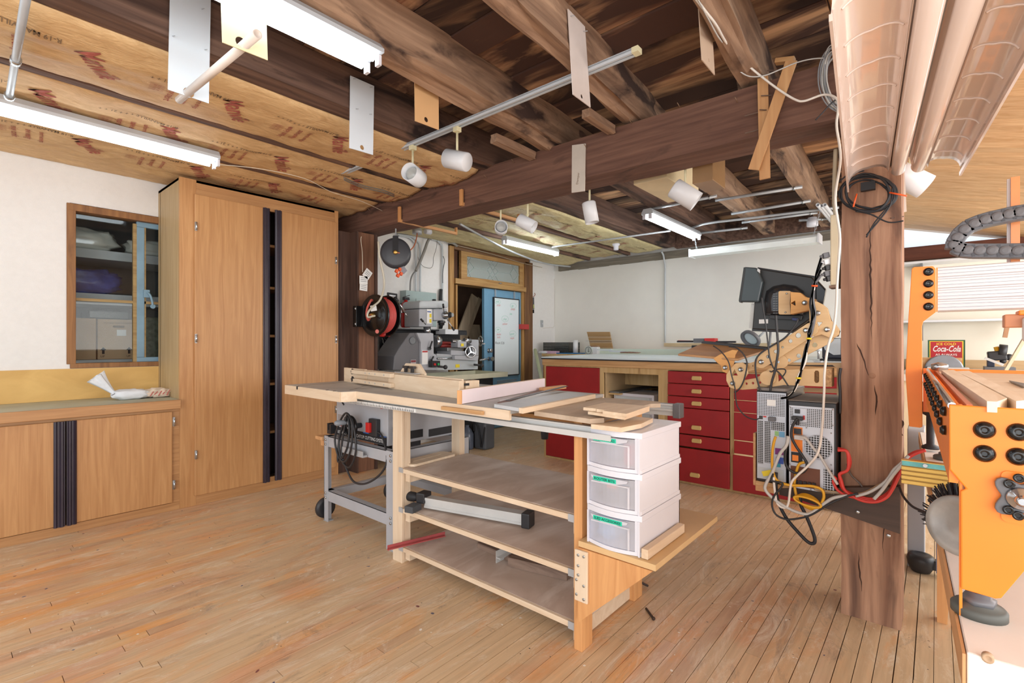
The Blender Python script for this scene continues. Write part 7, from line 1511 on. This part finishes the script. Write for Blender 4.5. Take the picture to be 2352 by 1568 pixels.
nr = at(2180,929,x=XN); yb0 = nr.y; bz = 1.094; XF = 2.62; yf = .03
obj('side_rail', B().quadbox([(XN+.008,yb0-.012,.96),(XF,yf-.012,.96),(XF,yf,.96),(XN+.008,yb0,.96),(XN+.008,yb0-.012,bz-.008),(XF,yf-.012,bz-.008),(XF,yf,bz-.008),(XN+.008,yb0,bz-.008)]), ORG, cn)
for k in range(11):
    t = (k + .5)/11; x = XN + .02 + (XF-XN-.05)*t; y = yb0 + (yf-yb0)*t
    for dz in (-.02, -.055): obj('rail_bolt', B().lathe((x, y+.001, bz+dz), (0,1,0), [(0,.009),(.005,.009),(.009,.005)], 12), BLKG, cn)
obj('rail_rod', B().cyl((XN+.01,yb0-.004,bz-.002),(XF-.02,yf-.004,bz-.002),.006,seg=12), CHROME, cn)
obj('orange_lip', B().quadbox([(XN+.008,yb0-.03,bz-.012),(XF,yf-.03,bz-.012),(XF,yf-.022,bz-.012),(XN+.008,yb0-.022,bz-.012),(XN+.008,yb0-.03,bz+.002),(XF,yf-.03,bz+.002),(XF,yf-.022,bz+.002),(XN+.008,yb0-.022,bz+.002)]), plain('deep_orange', (226,120,60), .4), cn)
obj('bed_board', B().prism([(XN+.007,yb0-.034),(XF,yf-.034),(XF,-1.15),(XN+.007,-1.15)], [], (0,0,bz-.028), (1,0,0), (0,1,0), .02), BIRCHY, cn)
obj('end_plate', B().box(XF+.001, XF+.007, -1.2, yf+.01, .92, bz+.004), ORG, cn)
obj('diagonal_brace', B().prism([(XN+.01,1.0),(XN+.01,.94),(XF-.3,.80),(XF-.05,.95)], [], (0,yb0-.02,0), (1,0,0), (0,0,1), .004), plain('peach_steel', (226,156,116), .5), cn)
obj('leg_plate', B().box(XF-.1, XF+.03, yf-.05, yf-.045, .79, 1.0), BLKM, cn)
for (x, y, r_) in ((1.165, at(2248,1395,x=1.165).y, .037), (2.62, -.03, .04)):
    ft_ = obj('levelling_foot', B().lathe((x, y, TZ), (0,0,1), [(0,r_),(.012,r_),(.016,r_*.9),(.02,.02),(.026,.02),(.028,.013),(.06,.013)], 28), plain('grey_rubber_%d' % int(x*10), (86,88,84), .6), cn)
    obj('stud', B().lathe((x, y, TZ+.02), (0,0,1), [(0,.024),(.008,.024),(.01,.018),(.02,.018)], 6), DGREY, ft_)
# gantry
XG = 2.60
gp = [(2094,617),(2099,613),(2143,611),(2149,617),(2150,716),(2121,738),(2118,748),(2119,980),(2113,982),(2088,979),(2083,905),(2080,860),(2086,737)]
g1_ = obj('gantry_leg', B().prism([(at(a,b_,x=XG).y, at(a,b_,x=XG).z) for a,b_ in gp], [], (XG,0,0), (0,1,0), (0,0,1), .006), ORG, cn, .002)
obj('gantry_leg_side', B().prism([(XG+.007, at(2150,716,x=XG).z),(XG+.007,at(2150,614,x=XG).z),(XG+.12,at(2150,614,x=XG).z),(XG+.12,at(2150,700,x=XG).z)], [], (0,at(2149,650,x=XG).y-.002,0), (1,0,0), (0,0,1), .004), ORG, cn)
for b_ in (624, 651, 677.5, 704): c = at(2132.5, b_, x=XG); obj('bolt_head', B().lathe(c, (-1,0,0), [(0,.0165),(.003,.0165),(.008,.010),(.0082,.005),(.004,.004)], 20), BLKG, g1_)
zt_, zb_ = at(2152,613,x=XG+.01).z, at(2152,716,x=XG+.01).z; hh_ = (zt_-zb_)/4
y_s = at(2151,650,x=XG).y - .004
pf = []
for k in range(4):
    zl = zb_ + k*hh_; pf += [(XG+.015,zl+.002),(XG+.008,zl+.006),(XG+.008,zl+hh_*.30),(XG+.014,zl+hh_*.32),(XG+.014,zl+hh_*.38),(XG+.008,zl+hh_*.40),(XG+.008,zl+hh_*.60),(XG+.014,zl+hh_*.62),(XG+.014,zl+hh_*.68),(XG+.008,zl+hh_*.70),(XG+.008,zl+hh_-.006),(XG+.015,zl+hh_-.002)]
pf += [(XG+.06,zt_),(XG+.06,zb_)]
bb = B(); f0 = [bb.bm.verts.new((x, y_s, z)) for x, z in pf]; f1 = [bb.bm.verts.new((x, -1.25, z)) for x, z in pf]
for i in range(len(pf)): j = (i+1) % len(pf); bb.bm.faces.new((f0[i], f0[j], f1[j], f1[i]))
bb.bm.faces.new(f0); bb.bm.faces.new(f1[::-1]); obj('gantry_beam', bb, plain('white_aluminium', (214,212,214), .4, .1, var=.01), cn)
obj('roller', B().lathe((XG-.12, .015, 1.11), (0,-1,0), [(0,.010),(.02,.018),(.03,.018),(.05,.010)], 16), CHROME, cn)
obj('carriage_plate', B().box(XG-.03, XG+.0, -.62, -.42, 1.10, 1.56), ORG, cn, .004)
# cable chain
ch = thing('cable_chain', 'grey plastic cable chain curling over the white gantry', 'cable chain', tuple(at(2250, 500, x=2.72)))
cp_ = [(2352,488),(2330,491),(2303,497),(2275,503),(2250,510),(2225,520),(2205,537),(2192,557),(2190,570)]; cp_ = [(2379,484)] + cp_
cp2 = [(2194,568),(2210,575),(2235,577),(2264,577),(2293,577),(2322,577),(2351,577),(2380,577)]
CHG = plain('chain_grey', (96,98,104), .5, var=.1)
def chain(pts):
    P = [at(a, b_, x=2.72) for a, b_ in pts]
    for i in range(len(P)-1):
        a, q_ = P[i], P[i+1]; d = (q_-a).normalized(); n_ = Vector((1,0,0)).cross(d)
        b = B().bar(a - d*.004, q_ + d*.004, .050, .056, (0,0,1)); l_ = obj('chain_link', b, CHG, ch, .004)
        m_ = (a+q_)/2; obj('link_rivet', B().lathe(m_ + Vector((-.0255,0,0)), (-1,0,0), [(0,.019),(.003,.019),(.003,.013),(.005,.009)], 16), DGREY, l_)
        obj('link_bar', B().obox(q_ + Vector((-.026,0,0)), (.003, .010, .046)), plain('chain_dark_%d' % (i % 3), (70,72,78), .5), l_)
chain(cp_); chain(cp2)
for (x_, r_, lab) in ((.0, 0, 'cream vertical hose behind the cable chain'),): pass
p_ = at(2332, 460, x=2.75); solo('copper_post', B().box(2.78, 2.81, at(2343,500,x=2.78).y, at(2322,500,x=2.78).y, 1.50, 1.86), plain('orange_translucent_pipe', (230,150,96), .3), 'orange vertical bar behind the cable chain', 'bar'); solo('white_rail', B().box(2.80, 2.815, at(2321,500,x=2.8).y, at(2313,500,x=2.8).y, 1.50, 1.86), WHT, 'narrow white vertical rail left of the orange bar', 'rail')
ed = thing('router_spindle', 'orange clamped spindle carriage hanging under the right of the gantry', 'spindle', tuple(at(2330,745,x=2.55)))
obj('mount', B().box(2.52, 2.60, at(2375,740,x=2.55).y, at(2305,740,x=2.55).y, at(2330,752,x=2.55).z, at(2330,722,x=2.55).z), plain('copper_wood', (206,140,100), .5), ed, .004)
obj('clamp', B().box(2.50, 2.60, at(2400,730,x=2.55).y, at(2336,730,x=2.55).y, at(2360,724,x=2.55).z, at(2360,713,x=2.55).z), ORG, ed, .004); obj('white_arm', B().box(2.49, 2.53, at(2385,760,x=2.5).y, at(2349,760,x=2.5).y, at(2352,785,x=2.5).z, at(2352,727,x=2.5).z), WHT, ed, .01)
# planks on the bed
for (pts, lab) in (([(2162,849),(2190,848),(2313,912),(2290,920),(2267,919)], 'left pale oak strip lying on the router bed'), ([(2196,851),(2225,850),(2340,903),(2352,917),(2334,919),(2260,882)], 'right pale oak strip with chipped edge lying on the router bed')):
    P = [at(a, b_, z=bz+.012) for a, b_ in pts]; solo('oak_strip', B().prism([(p.x, p.y) for p in P], [], (0,0,bz-.0075), (1,0,0), (0,1,0), .018), wood('limed_oak_%d' % int(pts[0][0]), (250,234,212), (232,208,180), 'X', 26, .1, .6), lab, 'strip')
P = [at(a, b_, z=bz) for a, b_ in ((2318,871),(2352,877),(2352,885))]; solo('steel_pick', B().prism([(p.x,p.y) for p in P], [], (0,0,bz-.007), (1,0,0), (0,1,0), .004), plain('dark_pick', (80,70,66), .4, .6), 'dark pointed steel tool on the router bed', 'tool')
# brush, dust disc, gold extrusion on the left of the table
gd = thing('gold_extrusion', 'gold anodised extrusion with turquoise strip sticking out left of the orange machine', 'extrusion', tuple(at(2120,1080,x=2.05)))
A0 = at(2070,1110,x=2.05); fr3 = frame(A0, Vector((0,-1,0)))
GOLD = plain('gold_anodised', (206,170,90), .3, .5, var=.03)
ztp = at(2070,1055,x=2.05).z; zbt = at(2070,1110,x=2.05).z
o_, U_, V_, W_ = fr3; fr3 = (Vector((A0.x, A0.y, zbt)), U_, V_, W_); LN = .36; hh3 = ztp - zbt
for k in range(4): obj('rib', lbox(B(), fr3, 0, LN, 0, .03, hh3*(.02+.19*k), hh3*(.16+.19*k)), GOLD, gd, .001)
obj('core', lbox(B(), fr3, .002, LN, .004, .026, 0, hh3*.76), plain('gold_dark', (150,116,56), .4, .5), gd); obj('top_rib', lbox(B(), fr3, 0, LN, 0, .03, hh3*.965, hh3), GOLD, gd)
tq = obj('turquoise_strip', lbox(B(), fr3, .002, LN, .001, .028, hh3*.77, hh3*.96), plain('worn_turquoise', (96,168,166), .5, var=.3, scale=20), gd)
for u_ in (.06, .16): obj('screw', B().lathe(L(fr3, u_, .001, hh3*.865), (-1,0,0), [(0,.007),(.002,.006)], 10), ZINC, tq)
P = [at(a, b_, x=x_) for a, b_, x_ in ((2066,1118,2.3),(2075,1140,2.2),(2095,1162,2.1),(2120,1174,2.0),(2140,1180,1.9))]; solo('cable', B().tube(P, .004, 7), BLKM, 'black cable looping from the gold extrusion to the brush', 'cable')
cb2 = at(2207,1207,x=1.40); br = thing('brush_disc', 'round dust shoe with long black bristles beside the orange plate', 'brush', cb2)
axb = Vector((-.80,.55,.10)).normalized()
obj('disc', B().lathe(cb2 + Vector((0,0,0)), axb, [(0,.02),(.0,.058),(.008,.062),(.015,.059),(.013,.046),(.003,.040),(.004,.02)], 40), plain('clouded_disc', (150,146,140), .3, var=.3, scale=12), br)
bq = B(); rs = random.Random(2); a_ = Vector((0,0,1)); a_ = (a_ - axb*a_.dot(axb)).normalized(); q_ = axb.cross(a_)
for k in range(260):
    t = rs.uniform(-1.9, 1.9); r0_ = .058; c = cb2 + Vector((0,0,0)) - axb*rs.uniform(0,.03); dv = a_*math.cos(t) + q_*math.sin(t)
    bq.bar(c + dv*r0_, c + dv*(r0_ + rs.uniform(.026,.034)) - axb*rs.uniform(.0,.02), .0022, .0022)
tag(obj('bristle', bq, BLKM, br), kind='stuff')
bp2 = at(2137,1000,x=2.4); solo('grey_box', B().box(3.40, 3.60, at(2124,1000,x=3.4).y, at(2084,1000,x=3.4).y, .0, at(2100,985,x=3.4).z), GREYM, 'grey metal box on the floor below the gantry leg', 'box', bev=.004)
solo('black_jack_foot', B().lathe(at(2137,1030,x=2.78), (0,0,1), [(0,.03),(.01,.03),(.02,.014),(.14,.014),(.15,.03),(.2,.03)], 16), BLKM, 'black screw foot standing behind the gold extrusion', 'foot')
# caster leg
k = at(2120,1290,x=3.25); cs = thing('caster', 'black swivel caster under the white machine table near the post', 'caster', (3.1,.07,0))
cc_ = at(2115,1287,x=3.36); obj('hood', B().lathe((cc_.x, cc_.y, .005), (0,0,1), [(0,.04),(.03,.055),(.06,.06),(.08,.055),(.088,.045),(.09,.03),(.086,.02)], 28), BLKP, cs); obj('arm', B().bar((cc_.x,cc_.y,.055),(cc_.x+.0,cc_.y-.14,.05),.05,.05), BLKP, cs, .006); obj('wheel', B().cyl((cc_.x+.03,cc_.y,.035),(cc_.x+.05,cc_.y,.035),.034,seg=24), BLKM, cs)
obj('wooden_leg', B().prism([(at(2152,1150,x=2.8).y,.70),(at(2152,1150,x=2.8).y,.0),(at(2176,1150,x=2.8).y,.0),(at(2200,1150,x=2.8).y,.70)], [], (2.8,0,0), (0,1,0), (0,0,1), .05), FIRZ, cs)
# ================================================================ RIGHT WING: shelves, sign, saws on the back wall
w = lambda a, b_, x=6.45: at(a, b_, x=x)
for (ya_px, lab) in ((603, 'long white wall shelf of the wing, upper one'), (734, 'long white wall shelf of the wing, lower one')):
    p = w(2066, ya_px + (6 if ya_px < 700 else 4)); sh_ = thing('wall_shelf', lab, 'shelf', (6.35, p.y, p.z))
    obj('shelf_board', B().box(6.25, 6.499, -1.35, p.y + .05, p.z - .02, p.z), WHT, sh_, .002)
    for yk in (.12, -1.1): obj('bracket', B().prism([(6.499,p.z-.021),(6.27,p.z-.021),(6.499,p.z-.2)], [], (0,yk,0), (1,0,0), (0,0,1), .02), GREYP, sh_)
solo('wall_rail_board', B().box(6.47, 6.499, -1.35, .24, w(2200,850).z, w(2200,826).z), wood('tan_wall_board', (206,176,134), (180,146,104), 'Y', 10), 'tan board along the lower wall of the wing', 'board')
c = [at(a, b_, x=6.1) for a, b_ in ((2131,780.5),(2217,780.5),(2219,827),(2134,822))]
sg = thing('tin_sign', 'red advertising sign with white script and green border leaning on the wing wall', 'sign', tuple((c[0]+c[2])/2))
y0_, y1_ = at(2217,800,x=6.1).y, at(2131,800,x=6.1).y; zt3 = at(2174,780.5,x=6.1).z; zb3 = .957
obj('plate', B().box(6.1, 6.104, y0_, y1_, zb3, zt3), plain('sign_green', (44,92,62), .4), sg); obj('yellow_border', B().box(6.0985, 6.0998, y0_+.012, y1_-.012, zb3, zt3-.010), plain('sign_yellow', (240,206,60), .4), sg)
obj('red_field', B().box(6.0972, 6.0984, y0_+.02, y1_-.02, zb3, zt3-.016), plain('sign_red', (186,34,44), .35, var=.03), sg)
Uu = (0,-1,0); Vv = (0,0,1); wS = y1_ - y0_; ycn = (y0_+y1_)/2
def sgt(s_, size, dy, z, m, shear=0, fit=.1): return text('lettering', s_, size, (6.0968, ycn + dy*wS, z), Uu, Vv, m, sg, shear=shear, fit=fit*wS, align='CENTER', bold=.02)
hS = zt3 - at(2174,828,x=6.1).z
sgt('ICE COLD', .16*hS, 0, zt3-.25*hS, plain('sign_yellow_text', (240,206,60), .4), 0, .52); sgt('Coca-Cola', .40*hS, 0, zt3-.56*hS, PAPERW, .35, .74); sgt('AS ALWAYS', .14*hS, 0, zt3-.76*hS, PAPERW, 0, .58)
sgt('FIVE', .15*hS, .28, zt3-.97*hS, PAPERW, 0, .22); sgt('5', .30*hS, 0, zt3-1.0*hS, plain('sign_yellow_five', (240,206,60), .4), .15, .13); sgt('CENTS', .15*hS, -.28, zt3-.97*hS, PAPERW, 0, .28)
ss = thing('disc_sander', 'grey round sanding disc with wooden fence near the red sign', 'sander', tuple(at(2168,845,x=5.2)))
obj('back_board', B().box(5.2, 5.22, at(2209,838,x=5.2).y, at(2112,838,x=5.2).y, .957, at(2160,821,x=5.2).z), FIRY, ss, .002)
obj('disc', B().lathe(at(2168,849,x=5.19), (-1,0,0), [(0,.118),(.008,.118),(.01,.11)], 40), plain('sanding_disc', (140,144,150), .4, .3, var=.2), ss)
obj('table_ledge', B().box(5.0, 5.19, at(2225,845,x=5.1).y, at(2130,845,x=5.1).y, at(2170,846,x=5.1).z-.02, at(2170,843,x=5.1).z), ALU, ss)
gs = thing('small_grinder', 'small black and yellow power tool on the wing counter beside a leaning board', 'power tool', tuple(at(2300,820,x=5.9)))
g = lambda a, b_, x=5.9: at(a, b_, x=x)
obj('body', B().bar(g(2268,818), g(2312,815), .10, .08), BLKP, gs, .01); obj('yellow_knob', B().cyl(g(2285,806), g(2296,804), .035, seg=14), plain('tool_yellow', (226,176,40), .4), gs); obj('motor', B().cyl(g(2293,806), g(2312,808), .06, seg=16), BLKP, gs)
obj('stand', B().box(5.86, 5.96, g(2284,830).y, g(2267,830).y, 1.0, g(2275,824).z), plain('navy_stand', (50,58,80), .4), gs, .004); obj('base', B().box(5.8, 6.0, g(2330,843).y, g(2260,843).y, 1.0-.04, .999), DGREY, gs); obj('chain_blade', B().bar(g(2262,822,5.8), g(2305,838,5.8), .02, .02), ALU, gs)
obj('knob', B().sphere(g(2318,820), .028).sphere(g(2304,829), .022), BLKP, gs)
wc = solo('wing_counter', B().box(5.0, 6.46, -1.9, .22, .90, .955), plain('wing_counter_white', (226,220,208), .5), 'pale counter along the wall of the wing behind the orange machine', 'counter', bev=.003)
solo('counter_front', B().box(5.05, 5.07, -1.9, .20, .0, .899), plain('wing_front_cream', (226,206,172), .6), 'cream cabinet front under the wing counter', 'cabinet')
solo('leaning_board', B().bar(at(2310,850,x=5.6), at(2375,740,x=5.6), .02, .09, (1,0,0)), plain('pale_board', (226,206,176), .6), 'pale board leaning diagonally at the right edge of the wing', 'board')
solo('hanging_saw_blade', B().bar(at(2308,775,x=6.3), at(2316,735,x=6.3), .03, .05, (1,0,0)).bar(at(2316,735,x=6.3), at(2330,742,x=6.3), .03, .1, (1,0,0)), wood('copper_wood_b', (196,150,110), (160,112,80), 'Z', 14), 'small wooden bracket with steel leg hanging under the lower wing shelf', 'bracket')
k = at(2071,840,x=5.3); 
solo('post_nail', B().bar(at(2046,501,x=2.60), at(2075,497,x=2.66), .004, .004), plain('rust_nail_p', (90,70,60), .6, .6), 'nail sticking out of the right edge of the post under the black coil', 'nail')
